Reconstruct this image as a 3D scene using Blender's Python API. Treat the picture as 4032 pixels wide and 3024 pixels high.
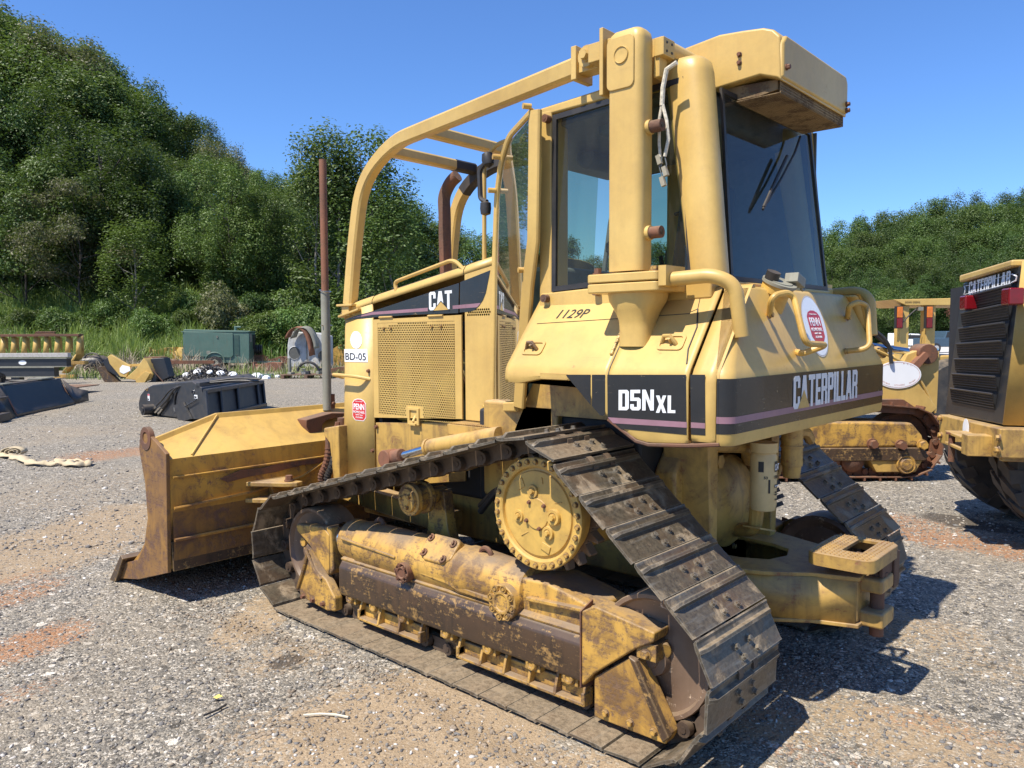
import bpy, bmesh, math, random
import numpy as np
from mathutils import Vector, Matrix

for o in list(bpy.data.objects):
    bpy.data.objects.remove(o)
SC = bpy.context.scene
COL = SC.collection
R = math.radians
PI = math.pi
random.seed(7)
RNG = np.random.default_rng(11)

# ------------------------------------------------------------------ camera
# World frame: the bulldozer stands at the origin, +X is its front, +Y its left side, metres.
F_PX, CAM = 3071.97, Vector((-3.5529, 3.636, 1.6528))
YAW, PITCH, ROLL = -0.8409, 0.0634, -0.0049
_f = Vector((math.cos(PITCH)*math.cos(YAW), math.cos(PITCH)*math.sin(YAW), -math.sin(PITCH)))
_r0 = _f.cross(Vector((0, 0, 1))).normalized()
_u0 = _r0.cross(_f)
_r = _r0*math.cos(ROLL) + _u0*math.sin(ROLL)
_u = -_r0*math.sin(ROLL) + _u0*math.cos(ROLL)
cd = bpy.data.cameras.new('camera')
cam = bpy.data.objects.new('camera', cd); COL.objects.link(cam)
cd.sensor_width = 36; cd.lens = F_PX/4032*36; cd.clip_start = .05; cd.clip_end = 2000
m = Matrix((_r, _u, -_f)).transposed().to_4x4(); m.translation = CAM
cam.matrix_world = m
SC.camera = cam

# ------------------------------------------------------------------ sun, sky, exposure
SUN_DIR = Vector((.07, .59, 1.0)).normalized()
EL = math.asin(SUN_DIR.z); AZ = math.atan2(SUN_DIR.x, SUN_DIR.y)
W = bpy.data.worlds.new('World'); SC.world = W; W.use_nodes = True
wn = W.node_tree.nodes; wn.clear()
sky = wn.new('ShaderNodeTexSky'); sky.sky_type = 'NISHITA'; sky.sun_disc = False
sky.sun_elevation = EL; sky.sun_rotation = AZ
sky.air_density = 1.0; sky.dust_density = .0; sky.ozone_density = 6.0; sky.altitude = 200
bg = wn.new('ShaderNodeBackground'); bg.inputs[1].default_value = .115
wo = wn.new('ShaderNodeOutputWorld')
skm = wn.new('ShaderNodeMix'); skm.data_type = 'RGBA'; skm.blend_type = 'MULTIPLY'; skm.inputs[0].default_value = 1; skm.inputs[7].default_value = (.70, .90, 1.17, 1)
W.node_tree.links.new(sky.outputs[0], skm.inputs[6]); W.node_tree.links.new(skm.outputs[2], bg.inputs[0]); W.node_tree.links.new(bg.outputs[0], wo.inputs[0])
sl = bpy.data.lights.new('sun', 'SUN'); sl.energy = 5.0; sl.angle = R(.53); sl.color = (1, .94, .84)
sun = bpy.data.objects.new('sun', sl); COL.objects.link(sun)
sun.rotation_euler = SUN_DIR.to_track_quat('Z', 'Y').to_euler(); sun.location = (0, 6, 12)
vs = SC.view_settings
vs.view_transform = 'Standard'; vs.look = 'None'; vs.exposure = .58; vs.gamma = 1; vs.use_curve_mapping = False
SC.cycles.max_bounces = 8; SC.cycles.transparent_max_bounces = 24
SC.cycles.use_denoising = True

# ------------------------------------------------------------------ measuring: a photo pixel meets a real plane
def at(u, v, ax, val):
    d = _f + _r*((u-2016)/F_PX) - _u*((v-1512)/F_PX)
    i = 'xyz'.index(ax)
    return CAM + d*((val-CAM[i])/d[i])
def dp(u, v, ax, val): return at(u*1.82278, v*1.82278, ax, val)
def trd(y, *pts): return [(p.x, p.z) for p in (dp(a, b, 'y', y) for a, b in pts)]
def zoomer(ox, oy, s):
    return lambda y, *pts: [(p.x, p.z) for p in (at(ox+a/s, oy+b/s, 'y', y) for a, b in pts)]
tr1 = zoomer(1300, 100, 1.5082)      # enlarged crops of the photograph
tr2 = zoomer(2000, 100, 1.508)
tr3 = zoomer(1200, 900, 1.659)
tr4 = zoomer(1900, 1000, 1.3825)
tr5 = zoomer(950, 1600, 1.659)
tr6 = zoomer(1800, 1600, 1.2762)

# ------------------------------------------------------------------ mesh builder
def frame(d, up=Vector((0, 0, 1))):
    d = Vector(d).normalized(); up = Vector(up)
    if abs(d.dot(up)) > .999: up = Vector((1, 0, 0))
    a = up.cross(d).normalized(); b = d.cross(a)
    return a, b, d
class MB:
    def __init__(s): s.v = []; s.f = []; s.mi = []
    def add(s, vs, fs, mi=0):
        n = len(s.v); s.v += [tuple(p) for p in vs]; s.f += [tuple(n+i for i in f) for f in fs]; s.mi += [mi]*len(fs)
        return s
    def box(s, lo, hi, M=None, mi=0):
        x0, y0, z0 = lo; x1, y1, z1 = hi
        vs = [Vector(p) for p in ((x0,y0,z0),(x1,y0,z0),(x1,y1,z0),(x0,y1,z0),(x0,y0,z1),(x1,y0,z1),(x1,y1,z1),(x0,y1,z1))]
        if M is not None: vs = [M @ p for p in vs]
        return s.add(vs, [(0,3,2,1),(4,5,6,7),(0,1,5,4),(1,2,6,5),(2,3,7,6),(3,0,4,7)], mi)
    def prism(s, pts, axis, a, b, M=None, mi=0):
        n = len(pts)
        def P(p, t):
            if axis == 'y': q = Vector((p[0], t, p[1]))
            elif axis == 'x': q = Vector((t, p[0], p[1]))
            else: q = Vector((p[0], p[1], t))
            return M @ q if M is not None else q
        vs = [P(p, a) for p in pts] + [P(p, b) for p in pts]
        fs = [tuple(range(n)), tuple(range(2*n-1, n-1, -1))] + [(i, (i+1) % n, n+(i+1) % n, n+i) for i in range(n)]
        return s.add(vs, fs, mi)
    def cyl(s, p0, p1, r0, r1=None, n=20, mi=0, cap=True):
        p0, p1 = Vector(p0), Vector(p1); r1 = r0 if r1 is None else r1
        a, b, d = frame(p1-p0)
        c = [(math.cos(2*PI*i/n), math.sin(2*PI*i/n)) for i in range(n)]
        vs = [p0+a*(x*r0)+b*(y*r0) for x, y in c] + [p1+a*(x*r1)+b*(y*r1) for x, y in c]
        fs = [(i, (i+1) % n, n+(i+1) % n, n+i) for i in range(n)]
        if cap: fs += [tuple(range(n-1, -1, -1)), tuple(range(n, 2*n))]
        return s.add(vs, fs, mi)
    def lathe(s, prof, o, ax, n=32, mi=0):
        o = Vector(o); a, b, d = frame(ax); k = len(prof); vs = []
        for i in range(n):
            c, t = math.cos(2*PI*i/n), math.sin(2*PI*i/n)
            for r, h in prof: vs.append(o + a*(c*r) + b*(t*r) + d*h)
        fs = [(i*k+j, ((i+1) % n)*k+j, ((i+1) % n)*k+j+1, i*k+j+1) for i in range(n) for j in range(k-1)]
        if prof[0][0] > 1e-6: fs.append(tuple(i*k for i in range(n)))
        if prof[-1][0] > 1e-6: fs.append(tuple(i*k+k-1 for i in range(n-1, -1, -1)))
        return s.add(vs, fs, mi)
    def sweep(s, pts, sec, up=(0, 0, 1), closed=False, mi=0, cap=True):
        """sec: list of (a,b) offsets; a along side, b along up"""
        pts = [Vector(p) for p in pts]; n = len(sec); vs = []
        up = Vector(up)
        for i, p in enumerate(pts):
            if closed: d = pts[(i+1) % len(pts)]-pts[i-1]
            else: d = pts[min(i+1, len(pts)-1)]-pts[max(i-1, 0)]
            d.normalize()
            a = up.cross(d)
            if a.length < .15: a = Vector((0, 1, 0)).cross(d) if abs(d.y) < .8 else Vector((1, 0, 0)).cross(d)
            a.normalize(); b = d.cross(a)
            vs += [p+a*x+b*y for x, y in sec]
        m = len(pts); fs = []
        for i in range(m if closed else m-1):
            j = (i+1) % m
            fs += [(i*n+k, i*n+(k+1) % n, j*n+(k+1) % n, j*n+k) for k in range(n)]
        if not closed and cap: fs += [tuple(range(n-1, -1, -1)), tuple((m-1)*n+k for k in range(n))]
        return s.add(vs, fs, mi)
    def tube(s, pts, r, n=10, mi=0):
        # parallel transport round tube
        pts = [Vector(p) for p in pts]; vs = []
        d0 = (pts[1]-pts[0]).normalized(); a, b, _ = frame(d0)
        for i, p in enumerate(pts):
            d = (pts[min(i+1, len(pts)-1)]-pts[max(i-1, 0)]).normalized()
            q = d0.rotation_difference(d); a = q @ a; b = q @ b; d0 = d
            vs += [p+a*(r*math.cos(2*PI*k/n))+b*(r*math.sin(2*PI*k/n)) for k in range(n)]
        m = len(pts)
        fs = [(i*n+k, i*n+(k+1) % n, (i+1)*n+(k+1) % n, (i+1)*n+k) for i in range(m-1) for k in range(n)]
        fs += [tuple(range(n-1, -1, -1)), tuple((m-1)*n+k for k in range(n))]
        return s.add(vs, fs, mi)
    def hexbolt(s, p, d, r, h, mi=0):
        p = Vector(p); d = Vector(d).normalized()
        s.cyl(p, p+d*h*.25, r*1.25, n=12, mi=mi); s.cyl(p+d*h*.25, p+d*h, r, r*.92, n=6, mi=mi); return s
    def mesh(s, name, sharp=35, smooth=True):
        me = bpy.data.meshes.new(name); me.from_pydata(s.v, [], s.f)
        if any(s.mi): me.polygons.foreach_set('material_index', s.mi)
        bm = bmesh.new(); bm.from_mesh(me); bmesh.ops.recalc_face_normals(bm, faces=bm.faces[:]); bm.to_mesh(me); bm.free()
        if smooth:
            me.polygons.foreach_set('use_smooth', [True]*len(me.polygons)); me.set_sharp_from_angle(angle=R(sharp))
        me.update(); return me
    def build(s, name, mat, parent=None, bevel=0, sharp=35, seg=2, **props):
        me = s.mesh(name, sharp)
        for mm in (mat if isinstance(mat, (list, tuple)) else [mat]): me.materials.append(mm)
        return link(name, me, parent, bevel, seg, **props)
def link(name, me, parent=None, bevel=0, seg=2, **props):
    o = bpy.data.objects.new(name, me); COL.objects.link(o); o.parent = parent
    if bevel:
        b = o.modifiers.new('bevel', 'BEVEL'); b.width = bevel; b.segments = seg; b.limit_method = 'ANGLE'; b.angle_limit = R(32)
        b.harden_normals = True; b.use_clamp_overlap = True
    for k, v in props.items(): o[k] = v
    return o
def thing(name, label, cat, loc=(0, 0, 0), rz=0, group=None, kind=None):
    o = bpy.data.objects.new(name, None); COL.objects.link(o); o.empty_display_size = .1
    o.location = loc; o.rotation_euler = (0, 0, rz); o['label'] = label; o['category'] = cat
    if group: o['group'] = group
    if kind: o['kind'] = kind
    return o
def tag(o, label, cat, group=None, kind=None):
    o['label'] = label; o['category'] = cat
    if group: o['group'] = group
    if kind: o['kind'] = kind
    return o
def clone(o, parent=None, M=None, deep=True):
    c = o.copy(); COL.objects.link(c); c.parent = parent
    if M is not None: c.matrix_local = M @ o.matrix_local
    if deep:
        for ch in list(o.children): clone(ch, c)
    return c
def arc(c, a, b, r, a0, a1, n):
    """points c + a*r*cos + b*r*sin"""
    c, a, b = Vector(c), Vector(a), Vector(b)
    return [c + a*(r*math.cos(a0+(a1-a0)*i/n)) + b*(r*math.sin(a0+(a1-a0)*i/n)) for i in range(n+1)]
def fillet(pts, r, n=5):
    """round the inner corners of an open 3D path"""
    pts = [Vector(p) for p in pts]; out = [pts[0]]
    for i in range(1, len(pts)-1):
        p, q, s = pts[i-1], pts[i], pts[i+1]
        a = (p-q); b = (s-q); rr = min(r, a.length*.49, b.length*.49)
        A = q+a.normalized()*rr; B = q+b.normalized()*rr
        for k in range(n+1):
            t = k/n; out.append(A*(1-t)**2+q*2*t*(1-t)+B*t*t)
    out.append(pts[-1]); return out
def rsec(w, h, c=.012):
    """rounded rectangular tube section"""
    w, h = w/2, h/2
    return [(w-c, -h), (w, -h+c), (w, h-c), (w-c, h), (-w+c, h), (-w, h-c), (-w, -h+c), (-w+c, -h)]

# ------------------------------------------------------------------ materials
class NT:
    def __init__(s, name):
        s.m = bpy.data.materials.new(name); s.m.use_nodes = True; s.t = s.m.node_tree; s.t.nodes.clear()
        s.out = s.t.nodes.new('ShaderNodeOutputMaterial')
    def n(s, ty, props=None, **ins):
        nd = s.t.nodes.new('ShaderNode'+ty)
        for k, v in (props or {}).items(): setattr(nd, k, v)
        for k, v in ins.items():
            key = int(k[1:]) if k[0] == 'i' and k[1:].isdigit() else k.replace('_', ' ')
            s.set(nd.inputs[key], v)
        return nd
    def set(s, sock, v):
        if isinstance(v, bpy.types.Node): v = v.outputs[0]
        if isinstance(v, bpy.types.NodeSocket): s.t.links.new(v, sock)
        else:
            if sock.type == 'RGBA' and not isinstance(v, (int, float)) and len(v) == 3: v = (*v, 1)
            sock.default_value = v
    def coord(s, scale=(1, 1, 1), kind='Object', rot=(0, 0, 0)):
        tc = s.n('TexCoord'); mp = s.n('Mapping', Scale=scale, Rotation=rot)
        s.t.links.new(tc.outputs[kind], mp.inputs[0]); return mp.outputs[0]
    def noise(s, vec, scale, detail=5, rough=.55, dist=0, out='Fac'):
        return s.n('TexNoise', Vector=vec, Scale=scale, Detail=detail, Roughness=rough, Distortion=dist).outputs[out]
    def ramp(s, fac, *stops, interp='LINEAR'):
        r = s.n('ValToRGB', Fac=fac); cr = r.color_ramp; cr.interpolation = interp
        while len(cr.elements) < len(stops): cr.elements.new(.5)
        for e, (p, c) in zip(cr.elements, stops):
            e.position = p; e.color = (*c, 1) if not isinstance(c, (int, float)) else (c, c, c, 1)
        return r.outputs[0]
    def mix(s, fac, a, b, blend='MIX'):
        nd = s.t.nodes.new('ShaderNodeMix'); nd.data_type = 'RGBA'; nd.blend_type = blend; nd.clamp_factor = True
        s.set(nd.inputs[0], fac); s.set(nd.inputs[6], a); s.set(nd.inputs[7], b); return nd.outputs[2]
    def math(s, op, a, b=0, c=None):
        nd = s.n('Math', {'operation': op}); s.set(nd.inputs[0], a); s.set(nd.inputs[1], b)
        if c is not None: s.set(nd.inputs[2], c)
        return nd.outputs[0]
    def bump(s, h, strength=.3, dist=.01, nrm=None):
        b = s.n('Bump', Strength=strength, Distance=dist, Height=h)
        if nrm is not None: s.t.links.new(nrm, b.inputs['Normal'])
        return b.outputs[0]
    def pbr(s, **k):
        p = s.n('BsdfPrincipled', **k); s.t.links.new(p.outputs[0], s.out.inputs[0]); return s.m

DUST = (.36, .27, .17)
def paint(name, base, alt=None, chips=.18, rust=(.13, .055, .025), grime=.3, dust=.35, rough=.42, streak=.25, scale=1., gcol=(.10, .065, .035), bscale=1., edge=0., ecol=None, dcol=None):
    """weathered machine paint: fading, chips of rust, streaked grime, dust on upward faces"""
    t = NT(name); alt = alt or tuple(c*.82 for c in base)
    c = t.coord()
    big = t.noise(c, 2.2*scale, 6); fine = t.noise(c, 38*scale, 6, .7); mid = t.noise(c, 9*scale, 8, .65, .6)
    col = t.mix(t.ramp(big, (.35, 0), (.68, 1)), base, alt)
    col = t.mix(t.math('MULTIPLY', t.ramp(fine, (.4, 0), (.75, 1)), .18), col, tuple(x*.6 for x in base))
    st = t.noise(t.coord((14, 14, 1.1)), 1.6, 6, .6)
    g = t.math('MULTIPLY', t.ramp(st, (.5, 0), (.72, 1)), streak)
    col = t.mix(g, col, gcol)
    gm = t.math('MULTIPLY', t.ramp(t.math('ADD', t.math('MULTIPLY', mid, .6), t.math('MULTIPLY', big, .4)), (.46, 0), (.60, 1)), grime)
    col = t.mix(gm, col, gcol)
    # scratches: stretched noise in two directions
    s1 = t.noise(t.coord((3, 3, 60), rot=(.5, .7, 0)), 2.5, 3, .5)
    sc = t.math('MULTIPLY', t.ramp(s1, (.66, 0), (.70, 1)), t.ramp(mid, (.48, 0), (.6, 1)))
    ff = t.noise(c, 85*scale, 4, .7)
    mk = t.math('ADD', t.math('ADD', t.math('MULTIPLY', fine, .38), t.math('MULTIPLY', mid, .42)), t.math('MULTIPLY', ff, .2))
    lx = t.noise(t.coord((2.2, 34, 34)), 2.4, 5, .65)
    mk = t.math('ADD', t.math('MULTIPLY', mk, .80), t.math('MULTIPLY', lx, .20))
    ch = t.ramp(mk, (.632-chips*.42, 0), (.69-chips*.42, 1))
    chm = t.math('MAXIMUM', ch, t.math('MULTIPLY', sc, min(1, chips*2.2)))
    rc = t.mix(t.ramp(fine, (.3, 0), (.7, 1)), rust, tuple(min(1, x*2.3) for x in rust))
    col = t.mix(t.math('MULTIPLY', chm, .88), col, rc)
    geo = t.n('NewGeometry'); sp = t.n('SeparateXYZ', Vector=geo.outputs['Normal'])
    if edge:
        bv = t.n('Bevel', {'samples': 3}, Radius=.012)
        dt = t.n('VectorMath', {'operation': 'DOT_PRODUCT'}); t.set(dt.inputs[0], bv.outputs[0]); t.set(dt.inputs[1], geo.outputs['Normal'])
        em = t.math('MULTIPLY', t.ramp(t.math('ADD', t.math('SUBTRACT', 1., dt.outputs['Value']), t.math('MULTIPLY', t.math('SUBTRACT', mid, .5), .12)), (.02, 0), (.10, 1)), edge)
        col = t.mix(em, col, ecol or tuple(min(1, x*1.6) for x in rust))
    up = t.ramp(sp.outputs[2], (.40, 0), (.85, 1))
    dm = t.math('MULTIPLY', t.math('MULTIPLY', up, t.ramp(t.noise(c, 6*scale, 6), (.3, .2), (.65, 1))), dust)
    col = t.mix(dm, col, dcol or DUST)
    ro = t.math('ADD', rough, t.math('MULTIPLY', t.math('MAXIMUM', chm, dm), .4))
    ro = t.math('ADD', ro, t.math('MULTIPLY', t.math('SUBTRACT', fine, .5), .12))
    nb = t.bump(t.math('ADD', t.math('MULTIPLY', chm, -.6), t.math('MULTIPLY', mid, .5)), .35*bscale, .004)
    return t.pbr(Base_Color=col, Roughness=ro, Normal=nb)
def plain(name, base, rough=.5, metal=0., var=.15, dust=.0, vscale=12, bump=.15, spec=.5):
    t = NT(name); c = t.coord(); n = t.noise(c, vscale, 7, .62)
    col = t.mix(t.ramp(n, (.3, 0), (.7, 1)), tuple(x*(1-var) for x in base), tuple(min(1, x*(1+var)) for x in base))
    if dust:
        geo = t.n('NewGeometry'); sp = t.n('SeparateXYZ', Vector=geo.outputs['Normal'])
        dm = t.math('MULTIPLY', t.math('MULTIPLY', t.ramp(sp.outputs[2], (.2, .25), (.9, 1)), t.ramp(t.noise(c, 7, 6), (.35, 0), (.65, 1))), dust)
        col = t.mix(dm, col, DUST)
    return t.pbr(Base_Color=col, Roughness=t.math('ADD', rough, t.math('MULTIPLY', t.math('SUBTRACT', n, .5), .25)), Metallic=metal,
                 Specular_IOR_Level=spec, Normal=t.bump(n, bump, .004))
YB = (.64, .43, .135)
M = {}
M['yellow'] = paint('yellow_paint', (.63, .42, .125), (.55, .345, .09), chips=.10, rust=(.22, .10, .04), grime=.16, dust=.22, streak=.14, gcol=(.30, .19, .07), edge=.22, ecol=(.30, .16, .06))
M['yellow_dirty'] = paint('yellow_paint_dirty', (.56, .345, .085), (.44, .26, .065), chips=.22, grime=.6, dust=.6, streak=.5, gcol=(.14, .085, .04), edge=.4, ecol=(.22, .11, .05))
M['yellow_casting'] = paint('yellow_paint_casting', (.66, .42, .10), (.56, .33, .07), chips=.12, grime=.26, dust=.35, streak=.12, edge=.3, ecol=(.30, .15, .05))
M['yellow_worn'] = paint('yellow_paint_worn', (.62, .36, .075), (.45, .245, .048), chips=.31, rust=(.085, .048, .026), grime=.88, dust=1., streak=.45, rough=.42, gcol=(.15, .082, .035), edge=.8, ecol=(.09, .055, .035), dcol=(.23, .165, .105))
M['blade_end'] = paint('blade_end_paint', (.17, .085, .035), (.34, .17, .035), chips=.30, rust=(.07, .036, .024), grime=.7, dust=.2, streak=.5, gcol=(.09, .045, .025), edge=.5, ecol=(.20, .11, .06))
M['worn_brown'] = paint('worn_steel_brown', (.058, .038, .026), (.105, .058, .030), chips=.27, rust=(.20, .115, .035), grime=.75, dust=.8, streak=.6, rough=.34, gcol=(.022, .018, .016), edge=.55, ecol=(.36, .22, .07), dcol=(.22, .155, .10))
M['blade'] = paint('blade_paint', (.38, .19, .035), (.20, .085, .022), chips=.30, rust=(.075, .038, .025), grime=.95, dust=.2, streak=.6, gcol=(.10, .045, .022), edge=.6, ecol=(.12, .06, .03))  # base darkened for dirt and for the shade on the blade's back
M['blade_lit'] = paint('blade_lit_paint', (.66, .42, .10), (.56, .34, .08), chips=.17, rust=(.20, .085, .035), grime=.25, dust=.15, streak=.15)
M['idler'] = paint('idler_steel', (.20, .13, .085), (.12, .075, .05), chips=.2, rust=(.30, .22, .15), grime=.5, dust=.7, rough=.4)
M['sprocket'] = paint('sprocket_steel', (.22, .15, .09), (.14, .09, .06), chips=.2, rust=(.35, .26, .16), grime=.4, dust=.7, rough=.5)
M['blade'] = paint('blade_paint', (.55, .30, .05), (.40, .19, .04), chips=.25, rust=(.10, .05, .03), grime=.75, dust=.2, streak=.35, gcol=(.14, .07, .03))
M['blade_lit'] = paint('blade_lit_paint', (.64, .41, .10), (.58, .35, .08), chips=.14, rust=(.20, .085, .035), grime=.2, dust=.15, streak=.1)  # lit copy of the blade paint, sun on the top slope put into colour
M['rust'] = paint('rusty_steel', (.19, .075, .035), (.11, .05, .03), chips=.3, rust=(.06, .035, .025), grime=.4, dust=.3, rough=.75)
M['rust_light'] = paint('rusty_pipe', (.27, .11, .055), (.17, .07, .04), chips=.25, rust=(.09, .045, .03), grime=.3, dust=.1, rough=.75)
M['rod'] = plain('chrome_rod', (.55, .56, .58), .12, 1., .1)
M['greypipe'] = paint('grey_pipe', (.27, .26, .20), (.20, .195, .155), chips=.1, grime=.2, dust=.0, rough=.6)
M['black'] = plain('black_rubber', (.018, .018, .019), .5, 0, .3, dust=.25)
M['blackpaint'] = paint('black_paint', (.022, .024, .028), (.03, .032, .036), chips=.12, rust=(.09, .045, .03), grime=.25, dust=.3, rough=.4, gcol=(.05, .04, .035))
M['soot'] = paint('sooty_paint', (.022, .020, .018), (.035, .028, .022), chips=.1, rust=(.03, .02, .016), dust=.0, rough=.7)
M['dark'] = plain('dark_interior', (.02, .02, .021), .7, 0, .3)
M['greygear'] = plain('grey_machine_plastic', (.10, .11, .11), .6, 0, .3)
M['white'] = paint('white_lettering', (.80, .80, .78), (.72, .72, .70), chips=.06, rust=(.4, .4, .38), grime=.05, dust=0, streak=.03, rough=.4)
M['whiteplain'] = plain('white_sticker', (.86, .86, .85), .4, 0, .02)
M['red'] = plain('red_sticker', (.55, .02, .03), .35, 0, .1)
M['ink'] = plain('black_ink', (.015, .015, .015), .5, 0, .1)
M['mauve'] = paint('faded_mauve_stripe', (.32, .17, .20), (.27, .14, .17), chips=.05, grime=.15, dust=0, streak=.1)
M['decal'] = paint('black_vinyl', (.016, .017, .019), (.022, .022, .024), chips=.10, rust=(.35, .25, .10), grime=.12, dust=.0, rough=.22, streak=.15, gcol=(.05, .04, .03))
def track_mat():
    t = NT('track_steel'); c = t.coord(); ob = t.n('ObjectInfo')
    v = t.n('VectorMath', {'operation': 'ADD'}); t.set(v.inputs[0], c)
    rv = t.n('CombineXYZ', X=t.math('MULTIPLY', ob.outputs['Random'], 31.), Y=t.math('MULTIPLY', ob.outputs['Random'], 17.)); t.set(v.inputs[1], rv.outputs[0])
    big = t.noise(v.outputs[0], 6, 7, .65, .4); fine = t.noise(v.outputs[0], 45, 6, .7)
    st = t.noise(t.n('VectorMath', {'operation': 'MULTIPLY'}, i0=v.outputs[0], i1=(40, 4, 20)).outputs[0], 1.2, 4)
    col = t.mix(t.ramp(fine, (.35, 0), (.65, 1)), (.050, .040, .028), (.125, .100, .066))
    col = t.mix(t.math('MULTIPLY', t.ramp(st, (.55, 0), (.7, 1)), .5), col, (.19, .18, .155))
    rusty = t.math('MULTIPLY', t.ramp(t.noise(v.outputs[0], 3.5, 5), (.5, 0), (.62, 1)), .45)
    col = t.mix(rusty, col, (.13, .075, .04))
    sp = t.n('SeparateXYZ', Vector=t.n('NewGeometry').outputs['Normal'])
    dm = t.math('MULTIPLY', t.ramp(big, (.52, 0), (.62, 1)), .8)
    dm = t.math('MAXIMUM', dm, t.math('MULTIPLY', t.ramp(sp.outputs[2], (.85, 0), (.98, 1)), t.ramp(fine, (.3, .25), (.6, .75))))
    col = t.mix(dm, col, (.30, .225, .14))
    bv = t.n('Bevel', {'samples': 3}, Radius=.007); dt = t.n('VectorMath', {'operation': 'DOT_PRODUCT'}); t.set(dt.inputs[0], bv.outputs[0]); t.set(dt.inputs[1], t.n('NewGeometry').outputs['Normal'])
    em = t.math('MULTIPLY', t.ramp(t.math('ADD', t.math('SUBTRACT', 1., dt.outputs['Value']), t.math('MULTIPLY', t.math('SUBTRACT', fine, .5), .2)), (.04, 0), (.14, 1)), .75)
    col = t.mix(em, col, (.26, .23, .18))
    return t.pbr(Base_Color=col, Metallic=t.math('MULTIPLY', t.math('SUBTRACT', 1., dm), .12), Roughness=t.math('ADD', .38, t.math('MULTIPLY', dm, .5)),
                 Normal=t.bump(t.math('ADD', t.math('MULTIPLY', fine, .5), dm), .5, .005))
M['track'] = track_mat()
def glass(name, tint, refl=1.0, dirt=.05):
    t = NT(name); c = t.coord()
    tr = t.n('BsdfTransparent', Color=tint); gl = t.n('BsdfGlossy', Color=(1, 1, 1), Roughness=.02)
    geo = t.n('NewGeometry'); dt = t.n('VectorMath', {'operation': 'DOT_PRODUCT'}); t.set(dt.inputs[0], geo.outputs['Normal']); t.set(dt.inputs[1], geo.outputs['Incoming'])
    fr = t.math('ADD', t.math('MULTIPLY', t.math('POWER', t.math('SUBTRACT', 1., t.math('ABSOLUTE', dt.outputs['Value'])), 4.), .9), .045)
    mx = t.n('MixShader', Fac=t.math('MULTIPLY', fr, refl), i1=tr.outputs[0], i2=gl.outputs[0])
    df = t.n('BsdfDiffuse', Color=(.5, .46, .38))
    d = t.math('MULTIPLY', t.ramp(t.noise(t.coord((6, 6, 1.4)), 2.2, 7, .65), (.3, .3), (.75, 1)), dirt)
    m2 = t.n('MixShader', Fac=d, i1=mx.outputs[0], i2=df.outputs[0])
    t.t.links.new(m2.outputs[0], t.out.inputs[0]); return t.m
M['glass'] = glass('tinted_cab_glass', (.60, .68, .56), .5, .05)
M['glass_rear'] = glass('tinted_rear_glass', (.40, .50, .53), .55, .05)
M['glass_door'] = glass('tinted_door_glass', (.16, .20, .14), 2.6, .05)
M['lens_red'] = plain('red_lamp_lens', (.17, .006, .010), .15, 0, .2)
M['lens_amber'] = plain('amber_lamp_lens', (.65, .17, .02), .15, 0, .2)

# ------------------------------------------------------------------ lettering
def lettering(name, s, o, xdir, up, h, width, mat, parent, bold=0., ext=.0012, lift=.0, spacing=1., cap=.73, font_shear=0., **props):
    """text whose capital letters are h high, squeezed to the given total width; o = lower left corner"""
    cu = bpy.data.curves.new(name, 'FONT'); cu.body = s; cu.size = 1; cu.extrude = .5; cu.offset = bold; cu.space_character = spacing
    cu.resolution_u = 3; cu.shear = font_shear
    ob = bpy.data.objects.new(name, cu); COL.objects.link(ob)
    me = bpy.data.meshes.new_from_object(ob.evaluated_get(bpy.context.evaluated_depsgraph_get()))
    bpy.data.objects.remove(ob); bpy.data.curves.remove(cu)
    co = np.array([v.co[:] for v in me.vertices]); lo = co.min(0); hi = co.max(0)
    X = Vector(xdir).normalized(); U = Vector(up).normalized(); N = X.cross(U)
    sx = width/(hi[0]-lo[0]); sy = h/(hi[1]-lo[1]); o = Vector(o)
    for v in me.vertices:
        c = v.co.copy()
        v.co = o + X*((c.x-lo[0])*sx) + U*((c.y-lo[1])*sy) + N*(lift + (c.z+.5)*ext)
    me.materials.clear(); me.materials.append(mat)
    return link(name, me, parent, **props)

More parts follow.
